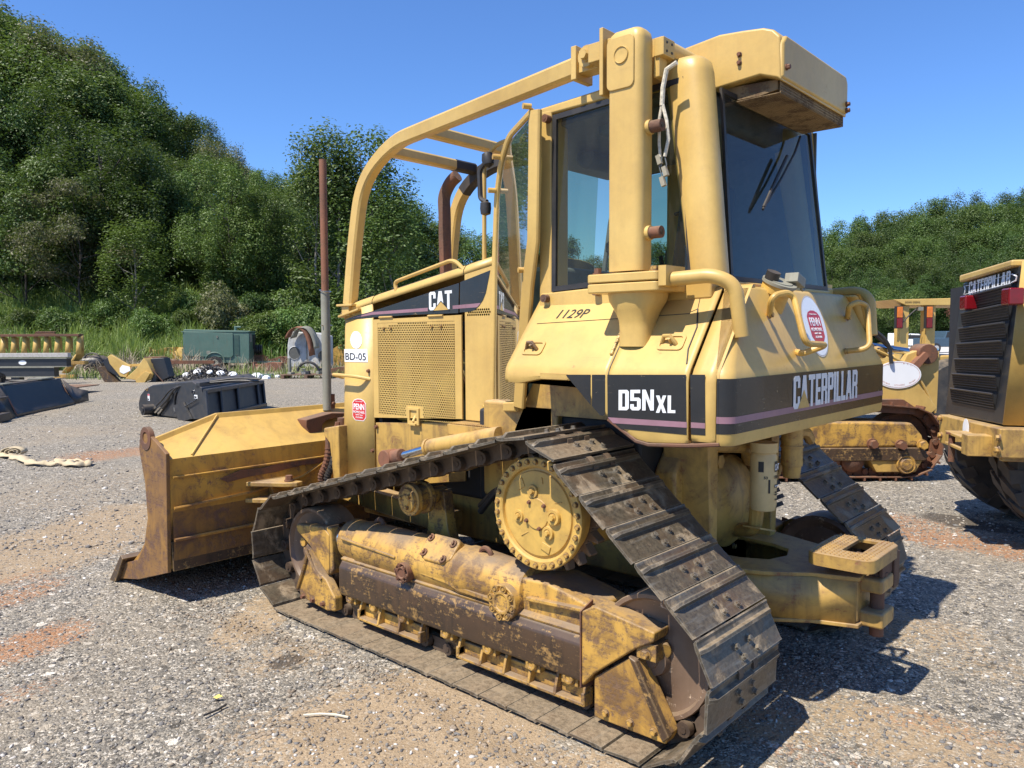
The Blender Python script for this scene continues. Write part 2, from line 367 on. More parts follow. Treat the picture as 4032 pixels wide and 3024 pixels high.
# heavy condensed capitals drawn as blocks: width, list of polygons in a box 1 high
def _g():
    w, s, c, t = .50, .175, .09, .165
    rc = lambda a, b, x, y: [(a, b), (x, b), (x, y), (a, y)]
    G = {}
    G['C'] = (w, [[(c, 0), (w-c, 0), (w, c), (w, .37), (w-s, .37), (w-s, t), (s, t), (s, 1-t), (w-s, 1-t), (w-s, .63), (w, .63), (w, 1-c), (w-c, 1), (c, 1), (0, 1-c), (0, c)]])
    G['A'] = (.56, [[(0, 0), (.17, 0), (.205, .22), (.355, .22), (.39, 0), (.56, 0), (.40, 1), (.16, 1), (.0, .02)], ])
    G['T'] = (.52, [rc(0, 1-t, .52, 1), rc(.26-s/2, 0, .26+s/2, 1-t)])
    G['E'] = (.42, [rc(0, 0, s, 1), rc(s, 0, .42, t), rc(s, .42, .39, .42+t*.9), rc(s, 1-t, .42, 1)])
    G['L'] = (.40, [rc(0, 0, s, 1), rc(s, 0, .40, t)])
    G['I'] = (s, [rc(0, 0, s, 1)])
    P = [rc(0, 0, s, 1), rc(s, 1-t, .40, 1), [(.40, 1), (.40, 1-t), (w-s, 1-t), (w-s, .58), (.40, .42), (w, .50), (w, .93)], rc(s, .42, .33, .42+t*.9)]
    P = [rc(0, 0, s, 1), [(s, 1-t), (w-s, 1-t), (w-s, .58), (s, .58), (s, .43), (w-c, .43), (w, .50), (w, .92), (w-c, 1), (s, 1)]]
    G['P'] = (w, P)
    G['R'] = (w, P + [[(w-s, .43), (w-.05, .43), (w, .36), (w, 0), (w-s, 0)]])
    G['D'] = (w, [rc(0, 0, s, 1), [(s, 0), (w-c, 0), (w, c), (w, 1-c), (w-c, 1), (s, 1), (s, 1-t), (w-s, 1-t), (w-s, t), (s, t)]])
    G['5'] = (w, [[(c, 0), (w-c, 0), (w, c), (w, .53), (w-c, .62), (s, .62), (s, 1-t), (w-.03, 1-t), (w-.03, 1), (0, 1), (0, .46), (w-s, .46), (w-s, t), (s, t), (s, .30), (0, .30), (0, c)]])
    G['N'] = (.54, [rc(0, 0, .16, 1), rc(.38, 0, .54, 1), [(.16, 1), (.16, .62), (.38, 0), (.38, .42)]])
    G['X'] = (.54, [[(0, 0), (.18, 0), (.27, .30), (.36, 0), (.54, 0), (.37, .5), (.54, 1), (.36, 1), (.27, .70), (.18, 1), (0, 1), (.17, .5)]])
    return G
GLYPH = _g()
def blocks(name, s, o, xdir, up, h, width, mat, parent, lift=.002, th=.0006, gap=.055, slant=0., grow=0.):
    X = Vector(xdir).normalized(); U = Vector(up).normalized(); N = X.cross(U); o = Vector(o)
    tot = sum(GLYPH[c][0] for c in s)+gap*(len(s)-1); k = width/tot; x = 0; b = MB()
    for i, c in enumerate(s):
        w_, polys = GLYPH[c]
        for j, p in enumerate(polys):
            l = lift+.00005*j
            f = lambda q, d: o+X*((x+q[0])*k+q[1]*h*slant)+U*(q[1]*h)+N*(l+d)
            n = len(p); b.add([f(q, 0) for q in p]+[f(q, th) for q in p], [tuple(range(n)), tuple(range(2*n-1, n-1, -1))]+[(a, (a+1) % n, n+(a+1) % n, n+a) for a in range(n)])
        x += w_+gap
    return b.build(name, mat, parent)
# ================================================================== THE BULLDOZER
DOZ = thing('bulldozer', 'large yellow bulldozer with closed cab filling the middle of the yard', 'bulldozer')
TY, SW, PITCH_L = .885, .59, .1715            # track centre line, shoe width, link pitch

def belt(circles):
    """outline of a belt round circles given counter-clockwise seen from +Y with X to the left"""
    pts = []; n = len(circles); tang = []
    for i in range(n):
        (x0, z0, r0), (x1, z1, r1) = circles[i], circles[(i+1) % n]
        dx, dz = x1-x0, z1-z0; L = math.hypot(dx, dz); a = math.atan2(dz, dx)
        b = math.acos((r0-r1)/L)
        th = a + b                         # outward normal angle on the left of travel
        tang.append(th)
    for i in range(n):
        x, z, r = circles[i]; a0 = tang[i-1]; a1 = tang[i]
        while a1 > a0: a1 -= 2*PI
        k = max(3, int((a0-a1)*24))
        for j in range(k+1):
            t = a0+(a1-a0)*j/k; pts.append((x+r*math.cos(t), z+r*math.sin(t)))
    return pts
# order: sprocket -> front idler -> rear idler travelling with outward normal on the left
RP = .345
path = belt([(-1.93, .362, .348), (-1.345, .865, RP), (.45, .362, .348)])
P2 = np.array(path+[path[0]]); seg = np.hypot(*(P2[1:]-P2[:-1]).T); cum = np.r_[0, np.cumsum(seg)]; TOT = cum[-1]
NSH = round(TOT/PITCH_L); PL = TOT/NSH
def on_path(s):
    s %= TOT; i = min(np.searchsorted(cum, s, 'right')-1, len(seg)-1); t = (s-cum[i])/seg[i]
    p = P2[i]*(1-t)+P2[i+1]*t
    return p
# phase: a grouser stands at (-1.744, .987) on the rear run
bs = min(np.linspace(0, TOT, 4000), key=lambda s: np.hypot(*(on_path(s)-np.array([-1.744+.016, .987-.018]))))
PH = {1: bs, -1: bs + .70*PITCH_L}

def shoe_mesh():
    b = MB(); w = SW/2
    # local: x along the chain (towards the sprocket on the rear run), z outwards, y across. z=0 outer plate face
    # curved plate section with an upturned leading lip and the single grouser
    sec = [(-.122, -.012), (-.124, .001), (-.112, -.001), (-.013, 0), (-.008, .022), (.005, .024), (.012, .004), (.026, .003), (.037, .008), (.043, .004), (.036, -.007), (.012, -.012)]
    n = len(sec)
    ys = [-w, -w+.03, w-.03, w]
    vs = []
    for k, y in enumerate(ys):
        for i, (x, z) in enumerate(sec):
            zz = z
            if k in (0, 3) and i in (4, 5): zz = .004          # grouser ends taper off
            vs.append((x, y, zz))
    fs = [(k*n+i, k*n+(i+1) % n, (k+1)*n+(i+1) % n, (k+1)*n+i) for k in range(3) for i in range(n)] + [tuple(range(n)), tuple(3*n+i for i in range(n-1, -1, -1))]
    b.add(vs, fs)
    for x, y in ((-.05, -.055), (-.05, .055), (-.095, -.085), (-.095, .03)):
        b.hexbolt((x, y, -.001), (0, 0, 1), .0125, .016)
    # dark slots between the link ends
    me = b.mesh('track_shoe', 40); me.materials.append(M['track']); return me
def link_mesh():
    b = MB()
    for s in (-1, 1):
        y = .062*s
        pr = [(-.175, -.035), (-.178, -.065), (-.15, -.086), (-.06, -.082), (-.03, -.092), (.02, -.088), (.042, -.06), (.034, -.03), (-.01, -.013), (-.13, -.013)]
        b.prism(pr, 'y', y-.018, y+.018)
        b.cyl((0, y+.018*s, -.056), (0, y+.05*s, -.056), .034, .031, n=12)
        b.cyl((0, y+.05*s, -.056), (0, y+.054*s, -.056), .014, n=8)
    b.cyl((0, -.1, -.056), (0, .1, -.056), .02, n=8)
    me = b.mesh('track_link', 35); me.materials.append(M['worn_link']); return me
M['worn_link'] = plain('dirty_link_steel', (.085, .055, .036), .6, .15, .4, dust=.5)
SHOE, LINKM = shoe_mesh(), link_mesh()
for side in (1, -1):
    rail = MB()                                   # pins and bushings carry the chain
    ps = [on_path(TOT*i/90) for i in range(90)]
    c2 = []
    for i, p in enumerate(ps):
        q = ps[(i+1) % 90]-ps[i-1]; q /= np.hypot(*q); nrm = np.array([-q[1], q[0]])
        c2.append(Vector((p[0]-nrm[0]*.056, TY*side, p[1]-nrm[1]*.056)))
    rail.sweep(c2, [(.015, -.012), (.015, .012), (-.015, .012), (-.015, -.012)], up=(0, 1, 0), closed=True)
    tr = rail.build('track', M['worn_link'], DOZ)
    if side < 0: tr['label'] = 'far right-hand crawler track, mostly in shade'
    for k in range(NSH):
        s = PH[side] - k*PL
        p = on_path(s); q = on_path(s+.045)-on_path(s-.045); q /= np.hypot(*q)
        nrm = np.array([-q[1], q[0]])                              # outward
        Mx = Matrix(((q[0], 0, nrm[0], p[0]), (0, 1, 0, TY*side), (q[1], 0, nrm[1], p[1]), (0, 0, 0, 1)))
        # keep right handed: x × y = z
        X = Vector((q[0], 0, q[1])); Z = Vector((nrm[0], 0, nrm[1])); Y = Z.cross(X)
        Mx = Matrix((X, Y, Z)).transposed().to_4x4(); Mx.translation = (p[0], TY*side, p[1])
        o = link('track_shoe', SHOE, tr); o.matrix_local = Mx @ Matrix.Rotation(R(random.uniform(-.6, .6)), 4, 'Y')
        l = link('track_link', LINKM, tr); l.matrix_local = Mx @ Matrix.Scale(1, 4) @ Matrix.Translation((-.01, 0, 0))

def wheel(name, c, y, prof, mat, ax=1, n=40, parent=DOZ, **k):
    return MB().lathe(prof, (c[0], y, c[1]), (0, ax, 0), n).build(name, mat, parent, sharp=30, **k)
BOLT = MB().hexbolt((0, 0, 0), (0, 1, 0), .0125, .016).mesh('bolt', 40); BOLT.materials.append(M['yellow_worn'])
BOLTR = MB().hexbolt((0, 0, 0), (0, 1, 0), .0125, .02).mesh('bolt', 40); BOLTR.materials.append(M['rust'])
def bolt(parent, p, r=.0125, me=None, face=(0, 1, 0)):
    o = link('bolt', me or BOLT, parent)
    q = Vector((0, 1, 0)).rotation_difference(Vector(face)) @ Matrix.Rotation(random.random()*PI, 3, 'Y').to_quaternion()
    o.matrix_local = Matrix.LocRotScale(Vector(p), q, Vector((r/.0125,)*3)); return o

for side in (1, -1):
    S = side
    # ---- idlers
    for cx, cz in ((.45, .357), (-1.93, .357)):
        # flanged rim, dished plate, hub
        prof = [(.0, .125), (.035, .125), (.04, .118), (.07, .114), (.078, .085), (.13, .070), (.19, .066), (.225, .078), (.236, .098), (.252, .098), (.256, .09), (.256, -.09), (.236, -.098), (.19, -.066), (.08, -.085), (0, -.12)]
        wheel('idler', (cx, cz), TY*S, prof, M['idler'] if 'idler' in M else M['worn_brown'], S)
    # ---- carrier roller on its bracket
    cr = wheel('carrier_roller', (-.40, .775), TY*S, [(0, .085), (.028, .085), (.034, .078), (.062, .074), (.066, .06), (.085, .058), (.088, .03), (.072, .028), (.070, -.03), (.088, -.035), (.088, -.06), (.05, -.07), (0, -.07)], M['yellow_worn'], S)
    for a in range(3):
        bolt(cr, (-.40+.036*math.cos(a*2.09+.3), (TY+.078)*S, 0.775+.036*math.sin(a*2.09+.3)), .012, face=(0, S, 0))
    b = MB()
    b.prism([(-.36, .40), (-.58, .40), (-.50, .60), (-.47, .80), (-.36, .80), (-.34, .60), (-.30, .44)], 'y', (TY-.20)*S, (TY-.13)*S)
    b.box((-.60, min(.64*S, .80*S), .44), (-.30, max(.64*S, .80*S), .475))
    b.cyl((-.40, (TY-.2)*S, 0.775), (-.40, (TY-.05)*S, 0.775), .045, n=16)
    b.build('carrier_roller_bracket', M['yellow_worn'], DOZ, bevel=.008)
    # ---- sprocket with toothed segments and the final drive
    sp = MB(); nt = 23; pr = []
    for i in range(nt):
        a = 2*PI*i/nt; w = 2*PI/nt
        for da, rr in ((-.5, .243), (-.34, .235), (-.22, .255), (-.10, .288), (.10, .288), (.22, .255), (.34, .235)):
            pr.append((-1.345+rr*math.cos(a+da*w), .865+rr*math.sin(a+da*w)))
    # ring so that it stays a solid gear
    sp.prism(pr, 'y', (TY-.026)*S, (TY+.026)*S)
    spo = sp.build('drive_sprocket', M['sprocket'] if 'sprocket' in M else M['worn_brown'], DOZ, bevel=.004)
    for i in range(20):
        a = 2*PI*i/20
        bolt(spo, (-1.345+.182*math.cos(a), (TY+.026)*S, .865+.182*math.sin(a)), .012, BOLTR, (0, S, 0))
    fd = wheel('final_drive', (-1.365, .863), 0, [(0, -.1), (.2, -.1), (.21, .76), (.205, TY+.03), (.215, TY+.04), (.222, TY+.10), (.247, TY+.115), (.25, TY+.135), (.25, TY+.148), (.246, TY+.152), (.214, TY+.152), (.205, TY+.146), (.202, TY+.132), (.192, TY+.134), (.188, TY+.142), (.07, TY+.148), (.067, TY+.153), (.0, TY+.153)], M['yellow_casting'], S, 64)
    FY = (TY+.152)*S
    if S > 0:
        for i in range(30):
            a = 2*PI*(i+.5)/30
            bolt(fd, (-1.365+.231*math.cos(a), FY-.003, .863+.231*math.sin(a)), .0115, face=(0, S, 0))
        for (dx, dz, r, h) in ((.02, .098, .030, .012), (-.10, .0, .035, .018), (-.068, -.075, .03, .014), (.104, -.025, .028, .01)):
            q = MB().lathe([(0, h-.004), (r*.55, h-.004), (r*.62, h), (r*.95, h), (r, h-.004), (r, -.01)], (-1.365+dx, FY-.008, .863+dz), (0, S, 0), 20)
            q.hexbolt((-1.365+dx, FY-.008+h-.004, .863+dz), (0, S, 0), r*.4, .016)
            q.build('port_plug', M['yellow_casting'], fd)
        for (dx, dz) in ((.035, .045), (-.045, .04), (.05, -.035), (-.02, -.06)):
            bolt(fd, (-1.365+dx*1.05, FY-.0, .863+dz*1.05), .008, BOLTR, (0, S, 0))
        q = MB(); y0, y1 = FY-.011, FY-.004
        for (x, z, w_, h_, an) in ((.10, .12, .05, .045, .5), (-.12, .065, .04, .005, .2), (-.05, -.145, .05, .035, -.35), (.07, -.10, .05, .006, .5), (-.03, .15, .006, .03, .2)):
            mm = Matrix.Translation((-1.365+x, 0, .863+z)) @ Matrix.Rotation(an, 4, 'Y')
            q.box((-w_/2, y0, -h_/2), (w_/2, y1, h_/2), mm)
        q.build('cast_mark', M['yellow_casting'], fd, bevel=.002)
    # hub cover behind: round case towards the body
    # ---- roller frame (built for the near side, mirrored for the far)
    Y0, Y1 = (TY-.13)*S, (TY+.155)*S
    def YY(a): return (TY+a)*S
    fr = MB()
    fr.prism([(.08, .365), (-1.66, .375), (-1.66, .50), (-1.40, .555), (-1.02, .535), (-.9, .50), (.06, .50)], 'y', YY(-.13), YY(.125))
    RF = fr.build('roller_frame', M['yellow_worn'], DOZ, bevel=.015)
    ch = MB()                                                   # dark outer guard channel with a rolled upper edge
    yv = .165
    ch.prism([(YY(.10), .165), (YY(yv), .185), (YY(yv+.012), .21), (YY(yv+.012), .345), (YY(yv-.01), .38), (YY(.10), .40)], 'x', .075, -1.632)
    gc_ = ch.build('guard_channel', M['worn_brown'], DOZ, bevel=.01)
    MB().prism([(YY(.10), .398), (YY(yv-.012), .378), (YY(yv-.006), .392), (YY(.11), .412)], 'x', .078, -1.630).build('channel_lip', M['yellow_worn'], gc_, bevel=.004)
    MB().prism([(YY(.09), .15), (YY(.10), .53), (YY(.19), .50), (YY(.188), .17)], 'x', -1.632, -1.640).build('end_weld', M['rust'], gc_, bevel=.003)
    tu = MB()                                                   # recoil spring housing
    tu.cyl((.105, YY(.045), .475), (-.02, YY(.045), .475), .118, .118, n=40)
    tu.cyl((-.02, YY(.045), .475), (-.035, YY(.045), .475), .118, .126, n=40)
    tu.cyl((-.035, YY(.045), .475), (-.86, YY(.045), .475), .126, .126, n=40)
    tu.lathe([(.126, 0), (.134, .03), (.13, .08), (.10, .42), (.0, .46)], (-.84, YY(.045), .475), (-1, 0, .02), 40)
    sh = tu.build('recoil_housing', M['yellow_worn'], DOZ, bevel=.004)
    MB().cyl((.13, YY(.045), .475), (.20, YY(.045), .475), .085, n=32).build('recoil_piston', M['rod'], DOZ)
    q = MB()
    q.prism([(-.28, .565), (-.36, .62), (-.54, .62), (-.62, .55), (-.60, .47), (-.30, .47)], 'y', YY(-.02), YY(.145)) if False else None
    # slanted cover pad on top outer quarter
    o0 = Vector((-.70, YY(.105), .565)); mm = Matrix.Translation(o0) @ Matrix.Rotation(-R(48)*S, 4, 'X')
    q.prism([(-.12, -.055), (-.10, -.075), (.07, -.075), (.115, -.05), (.115, .03), (.06, .075), (-.07, .075), (-.12, .04)], 'z', -.05, .028, mm)
    cp = q.build('cover_plate', M['yellow_worn'], sh, bevel=.012)
    for (x, y) in ((-.085, -.04), (.08, -.045), (-.07, .05), (.075, .04)):
        p = mm @ Vector((x, y, .028)); nn = (mm.to_3x3() @ Vector((0, 0, 1)))
        g = MB().tube(arc(p+nn*.004, mm.to_3x3() @ Vector((1, 0, 0)), mm.to_3x3() @ Vector((0, 1, 0)), .017, .6, 5.2, 9), .0055, 6)
        g.hexbolt(p, nn, .008, .014); g.build('bolt', M['rust'], cp)
    # flanged round covers on the side (front one turned edge on, rear one a six bolt cap)
    for (cx, cz, r, proud, nb) in ((-.50, .432, .052, .205, 6), (-1.185, .43, .084, .19, 8)):
        g = MB().lathe([(0, proud-.006), (r*.42, proud-.006), (r*.5, proud), (r*.62, proud), (r*.66, proud-.012), (r*.8, proud-.012), (r*.92, proud-.004), (r, proud-.008), (r, .1)], (cx, TY*S, cz), (0, S, 0), 32)
        cov = g.build('side_cap', M['yellow_worn'] if r > .06 else M['rust'], RF, bevel=.002)
        for i in range(nb):
            a = 2*PI*i/nb+.2
            px, pz = cx+r*.8*math.cos(a), cz+r*.8*math.sin(a)
            t = MB().lathe([(r*.2, 0), (r*.22, .014), (r*.16, .014), (r*.14, .004)], (px, (TY+proud-.014)*S, pz), (0, S, 0), 10)
            t.hexbolt((px, (TY+proud-.012)*S, pz), (0, S, 0), r*.11, .014); t.build('bolt', M['yellow_worn'] if r > .06 else M['rust'], cov)
    # raised ribs on the housing flank
    g = MB()
    g.prism([(.06, .52), (-.42, .50), (-.42, .485), (.05, .505)], 'y', YY(.10), YY(.178))
    g.prism([(-.60, .465), (-.80, .465), (-.86, .44), (-1.14, .425), (-1.14, .405), (-.88, .41), (-.80, .43), (-.60, .44)], 'y', YY(.10), YY(.168))
    g.prism([(-1.30, .475), (-1.62, .495), (-1.62, .475), (-1.30, .455)], 'y', YY(.10), YY(.15))
    g.build('rib', M['yellow_worn'], RF, bevel=.006)
    # lifting eyes
    for (cx, cz, yy) in ((-.12, .60, .03), (-.98, .60, .07)):
        MB().tube(arc((cx, YY(yy), cz-.012), (1, 0, 0), (0, 0, 1), .034, -.1, PI+.1, 10), .013, 8).build('lifting_eye', M['rust'], RF)
    # ---- front guard of the idler: a bent wedge shaped yoke with holes
    g = MB()
    g.prism([(.53, .515), (.25, .545), (.19, .505), (.19, .30), (.21, .26), (.40, .41), (.53, .475)], 'y', YY(.09), YY(.155))
    g.prism([(.25, .545), (.18, .55), (.165, .30), (.205, .26)], 'y', YY(-.06), YY(.15))
    yk = g.build('idler_yoke', M['yellow_worn'], DOZ, bevel=.012)
    g = MB()
    g.prism([(.40, .39), (.29, .28), (.205, .25), (.12, .155), (.12, .075), (.20, .06), (.47, .085), (.49, .14)], 'y', YY(.115), YY(.175))
    gd = g.build('track_guide', M['yellow_worn'], DOZ, bevel=.012)
    g = MB().tube([(.40, YY(.18), .40), (.32, YY(.182), .30), (.24, YY(.18), .24)], .009, 6).tube([(.49, YY(.18), .13), (.42, YY(.182), .26), (.37, YY(.18), .37)], .010, 6)
    g.build('weld_rib', M['yellow_worn'], gd)
    for x in (.43, .33, .23): bolt(gd, (x, YY(.172), .098), .014, BOLTR, (0, S, 0))
    g = MB().cyl((.50, YY(.03), .405), (.50, YY(.13), .405), .028, n=16).cyl((.44, YY(.0), .335), (.44, YY(.13), .335), .03, n=16)
    g.build('hydraulic_fitting', M['yellow_worn'], DOZ)
    # ---- rear guard: two plates meeting at a crease
    g = MB()
    g.prism([(-1.634, .17), (-1.634, .495), (-1.70, .535), (-1.99, .495), (-1.985, .455), (-1.90, .405), (-1.70, .245)], 'y', YY(.07), YY(.182))
    g.build('rear_guard_plate', M['yellow_worn'], DOZ, bevel=.009)
    g = MB()
    g.prism([(-1.69, .055), (-1.69, .225), (-1.875, .365), (-1.905, .36), (-2.055, .105), (-2.03, .055)], 'y', YY(.10), YY(.165))
    tg = g.build('rear_guide_plate', M['yellow_worn'], DOZ, bevel=.006)
    g = MB(); mm = Matrix.Translation((-1.885, YY(.13), .362))
    g.prism([(-1.87, .372), (-1.905, .36), (-2.06, .10), (-2.03, .07)], 'y', YY(.155), YY(.188))
    g.build('edge_strip', M['worn_brown'], tg, bevel=.006)
    for x in (-1.75, -1.87, -1.98): bolt(tg, (x, YY(.163), .092), .015, None, (0, S, 0))
    g = MB().cyl((-1.90, YY(.02), .425), (-1.99, YY(.12), .40), .035, n=20).box((-1.99, min(YY(.06), YY(.17)), .37), (-1.90, max(YY(.06), YY(.17)), .44))
    g.hexbolt((-1.945, YY(.17), .395), (0, S, 0), .019, .02); g.build('idler_shaft_block', M['yellow_worn'], DOZ, bevel=.008)
    # ---- bottom rollers and their guards
    for i, x in enumerate((.0, -.21, -.45, -.78, -1.07, -1.34, -1.55)):
        w = wheel('track_roller', (x, .165), TY*S, [(0, .13), (.022, .13), (.024, .122), (.045, .12), (.05, .105), (.085, .10), (.095, .06), (.075, .055), (.075, -.055), (.095, -.06), (.085, -.1), (.04, -.11), (0, -.11)], M['worn_brown'], S, 28)
        g = MB().box((x-.045, min(YY(.10), YY(.150)), .145), (x+.045, max(YY(.10), YY(.150)), .21))
        g.lathe([(0, .012), (.012, .012), (.014, .016), (.026, .016), (.03, .008), (.032, -.03)], (x, YY(.150), .178), (0, S, 0), 20)
        g.build('roller_cap', M['yellow_worn'], w, bevel=.006)
    for x0, x1 in ((-.075, -.60), (-.86, -1.64)):
        g = MB()
        g.prism([(x0, .135), (x0, .075), (x1, .075), (x1, .135), (x1+.02, .135), (x1+.02, .092), (x0-.02, .092), (x0-.02, .135)], 'y', YY(.12), YY(.165))
        g.box((x1, min(YY(.10), YY(.122)), .072), (x0, max(YY(.10), YY(.122)), .15))
        k = int((x0-x1)/.135)
        gr = g.build('roller_guard', M['yellow_worn'], DOZ, bevel=.006)
        for i in range(k+1):
            xx = x0-.012-(x0-x1-.024)*i/k
            f = MB().prism([(YY(.11), .09), (YY(.168), .085), (YY(.15), .15), (YY(.125), .20), (YY(.11), .20)], 'x', xx-.008, xx+.008)
            f.build('guard_rib', M['yellow_worn'], gr, bevel=.004)
# ------------------------------------------------------------------ chassis between the tracks
g = MB()
g.box((-1.72, -.33, .42), (.80, .33, .80)); g.prism([(.80, .42), (.95, .55), (.95, .80), (.80, .80)], 'y', -.28, .28)
g.build('main_frame', M['yellow_dirty'], DOZ, bevel=.02)
g = MB()
g.box((-1.60, -.56, .74), (-.55, .56, 1.25)); g.box((-.55, -.44, .70), (.45, .44, 1.0))
g.build('belly_housing', M['dark'], DOZ, bevel=.02)
MB().box((-1.12, .50, .78), (-.62, .60, 1.30)).build('cab_mount', M['yellow_dirty'], DOZ, bevel=.02); MB().box((-1.12, -.60, .78), (-.62, -.50, 1.30)).build('cab_mount', M['yellow_dirty'], DOZ, bevel=.02)
# rear transmission case with ring of bolts and bulging cover
g = MB(); g.prism([(-.36, .40), (.36, .40), (.45, .60), (.45, 1.0), (.30, 1.18), (-.30, 1.18), (-.45, 1.0), (-.45, .6)], 'x', -1.60, -1.72)
tc = g.build('transmission_case', M['yellow_dirty'], DOZ, bevel=.02)
g = MB().lathe([(0, .115), (.06, .115), (.11, .10), (.19, .075), (.235, .03), (.24, .0), (.31, .0), (.31, -.06)], (-1.72, -.04, .80), (-1, 0, 0), 48)
cv = g.build('case_cover', M['yellow_dirty'], tc)
for i in range(16):
    a = 2*PI*i/16; bolt(cv, (-1.722, -.04+.285*math.cos(a), .80+.285*math.sin(a)), .013, None, (-1, 0, 0))
g = MB()
g.prism([(.36, .52), (.30, .52), (.30, 1.16), (.40, 1.16)], 'x', -1.62, -1.86)
g.build('support_plate', M['yellow_dirty'], tc, bevel=.008); g = MB().prism([(-.36, .52), (-.30, .52), (-.30, 1.16), (-.40, 1.16)], 'x', -1.62, -1.86)
g.build('support_plate', M['yellow_dirty'], tc, bevel=.008)
g = MB().tube(fillet([(-1.74, .34, 1.13), (-1.86, .30, 1.13), (-1.88, .05, 1.10), (-1.80, -.15, 1.0)], .08), .032, 10).cyl((-1.80, .27, 1.05), (-1.86, .27, 1.05), .035, n=6)
g.build('oil_pipe', M['yellow_dirty'], DOZ)
# filters under the tank
g = MB().lathe([(0, .0), (.02, .002), (.055, .012), (.062, .04), (.062, .27), (.056, .285), (.064, .29), (.064, .335), (0, .335)], (-1.985, .085, .80), (0, 0, 1), 36)
fl = g.build('hydraulic_filter', plain('filter_cream', (.62, .45, .20), .4, 0, .1), DOZ)
def wrap(name, a0, a1, z0, z1, mat, r=.0635, c=(-1.985, .085), parent=None):
    g = MB(); n = 8; vs = []
    for i in range(n+1):
        a = a0+(a1-a0)*i/n
        vs += [(c[0]+r*math.cos(a), c[1]+r*math.sin(a), z0), (c[0]+r*math.cos(a), c[1]+r*math.sin(a), z1)]
    g.add(vs, [(2*i, 2*i+2, 2*i+3, 2*i+1) for i in range(n)]); return g.build(name, mat, parent)
wrap('label_panel', 2.9, 3.6, 1.0, 1.05, M['ink'], parent=fl); wrap('label_panel', 2.9, 3.6, .925, .94, M['ink'], parent=fl)
wrap('barcode', 2.35, 2.5, .90, .965, M['ink'], parent=fl); wrap('label_panel', 1.6, 2.0, 1.0, 1.05, M['ink'], parent=fl)
def onfilter(s, ang, z, h, w, mat):
    n = Vector((math.cos(ang), math.sin(ang), 0)); x = Vector((math.sin(ang), -math.cos(ang), 0)) * -1
    x = Vector((0, 0, 1)).cross(n)
    lettering('filter_print', s, Vector((-1.985, .085, z))+n*.0640-x*w/2, x, (0, 0, 1), h, w, mat, fl, bold=.02, ext=.0008)
onfilter('CAT', 3.2, 1.008, .03, .052, M['whiteplain']); onfilter('108', 3.1, .968, .016, .032, M['ink']); onfilter('53', 2.15, .968, .013, .018, M['ink'])
onfilter('Hydraulic', 3.2, .928, .009, .045, M['whiteplain']); onfilter('Advanced', 3.2, .90, .008, .04, M['ink']); onfilter('High Efficiency', 3.2, .888, .008, .05, M['ink'])
onfilter('CATERPILLAR', 3.2, .865, .006, .045, M['ink'])
g = MB().cyl((-2.03, -.14, 1.0), (-2.03, -.14, 1.20), .052, n=24).cyl((-2.03, -.14, .94), (-2.03, -.14, 1.0), .04, .046, n=24).cyl((-2.03, -.14, 1.09), (-2.03, -.14, 1.10), .056, n=24)
g.tube(fillet([(-2.03, -.14, 1.17), (-2.05, -.26, 1.16), (-2.02, -.40, 1.10)], .05), .028, 8)
g.build('water_separator', M['yellow_dirty'], DOZ)
g = MB().tube(fillet([(-1.95, .07, .84), (-1.93, .05, .70), (-1.80, -.02, .66)], .05), .035, 10)
g.build('filter_elbow', M['yellow_dirty'], DOZ)
g = MB(); g.prism([(.02, .0), (.09, -.02), (.12, .04), (.07, .10), (-.02, .11), (-.07, .05), (-.05, -.01)], 'z', 0, .008, Matrix.Translation((-1.97, .02, .695)) @ Matrix.Rotation(.25, 4, 'X'))
g.build('torn_gasket', M['yellow_dirty'], DOZ)
g = MB()
for k in range(9): g.cyl((-1.76-.01*k, -.36, 1.02-.035*k), (-1.77-.01*k, -.36, 1.0-.035*k), .055+.012*(k % 2), n=10)
g.build('bellows_coupling', M['dark'], DOZ)
# ------------------------------------------------------------------ drawbar and step
g = MB()
top = [(-1.60, .44), (-1.86, .40), (-2.10, .31), (-2.27, .19), (-2.45, .13), (-2.45, -.13), (-2.27, -.19), (-2.10, -.31), (-1.86, -.40), (-1.60, -.44), (-1.60, -.20), (-1.92, -.17), (-2.03, -.12), (-2.07, -.0), (-2.03, .12), (-1.92, .17), (-1.60, .20)]
g.prism(top, 'z', .565, .585)
db = g.build('drawbar', M['yellow_dirty'], DOZ, bevel=.004)
g = MB(); g.prism([(x, y*1.02) for x, y in top[:10]], 'z', .355, .373)
g.build('drawbar_bottom_plate', M['yellow_dirty'], db, bevel=.004)
g = MB()
for s in (1, -1):
    g.add([(-1.60, .395*s, .373), (-1.86, .365*s, .373), (-2.13, .27*s, .373), (-2.30, .165*s, .373), (-2.43, .115*s, .373), (-1.60, .395*s, .565), (-1.86, .365*s, .565), (-2.13, .27*s, .565), (-2.30, .165*s, .565), (-2.43, .115*s, .565)],
          [(i, i+1, i+6, i+5) for i in range(4)])
w = g.build('drawbar_side_plate', M['yellow_dirty'], db); sm = w.modifiers.new('solid', 'SOLIDIFY'); sm.thickness = .025; sm.offset = 0
g = MB().box((-2.44, -.12, .373), (-2.415, .12, .565)).box((-2.53, -.085, .51), (-2.43, .085, .575)).box((-2.535, -.085, .355), (-2.43, .085, .425))
g.build('hitch_jaw', M['yellow_dirty'], db, bevel=.012)
MB().cyl((-2.485, 0, .30), (-2.485, 0, .63), .03, n=20).cyl((-2.485, 0, .575), (-2.485, 0, .59), .04, n=20).build('hitch_pin', M['rust'], db)
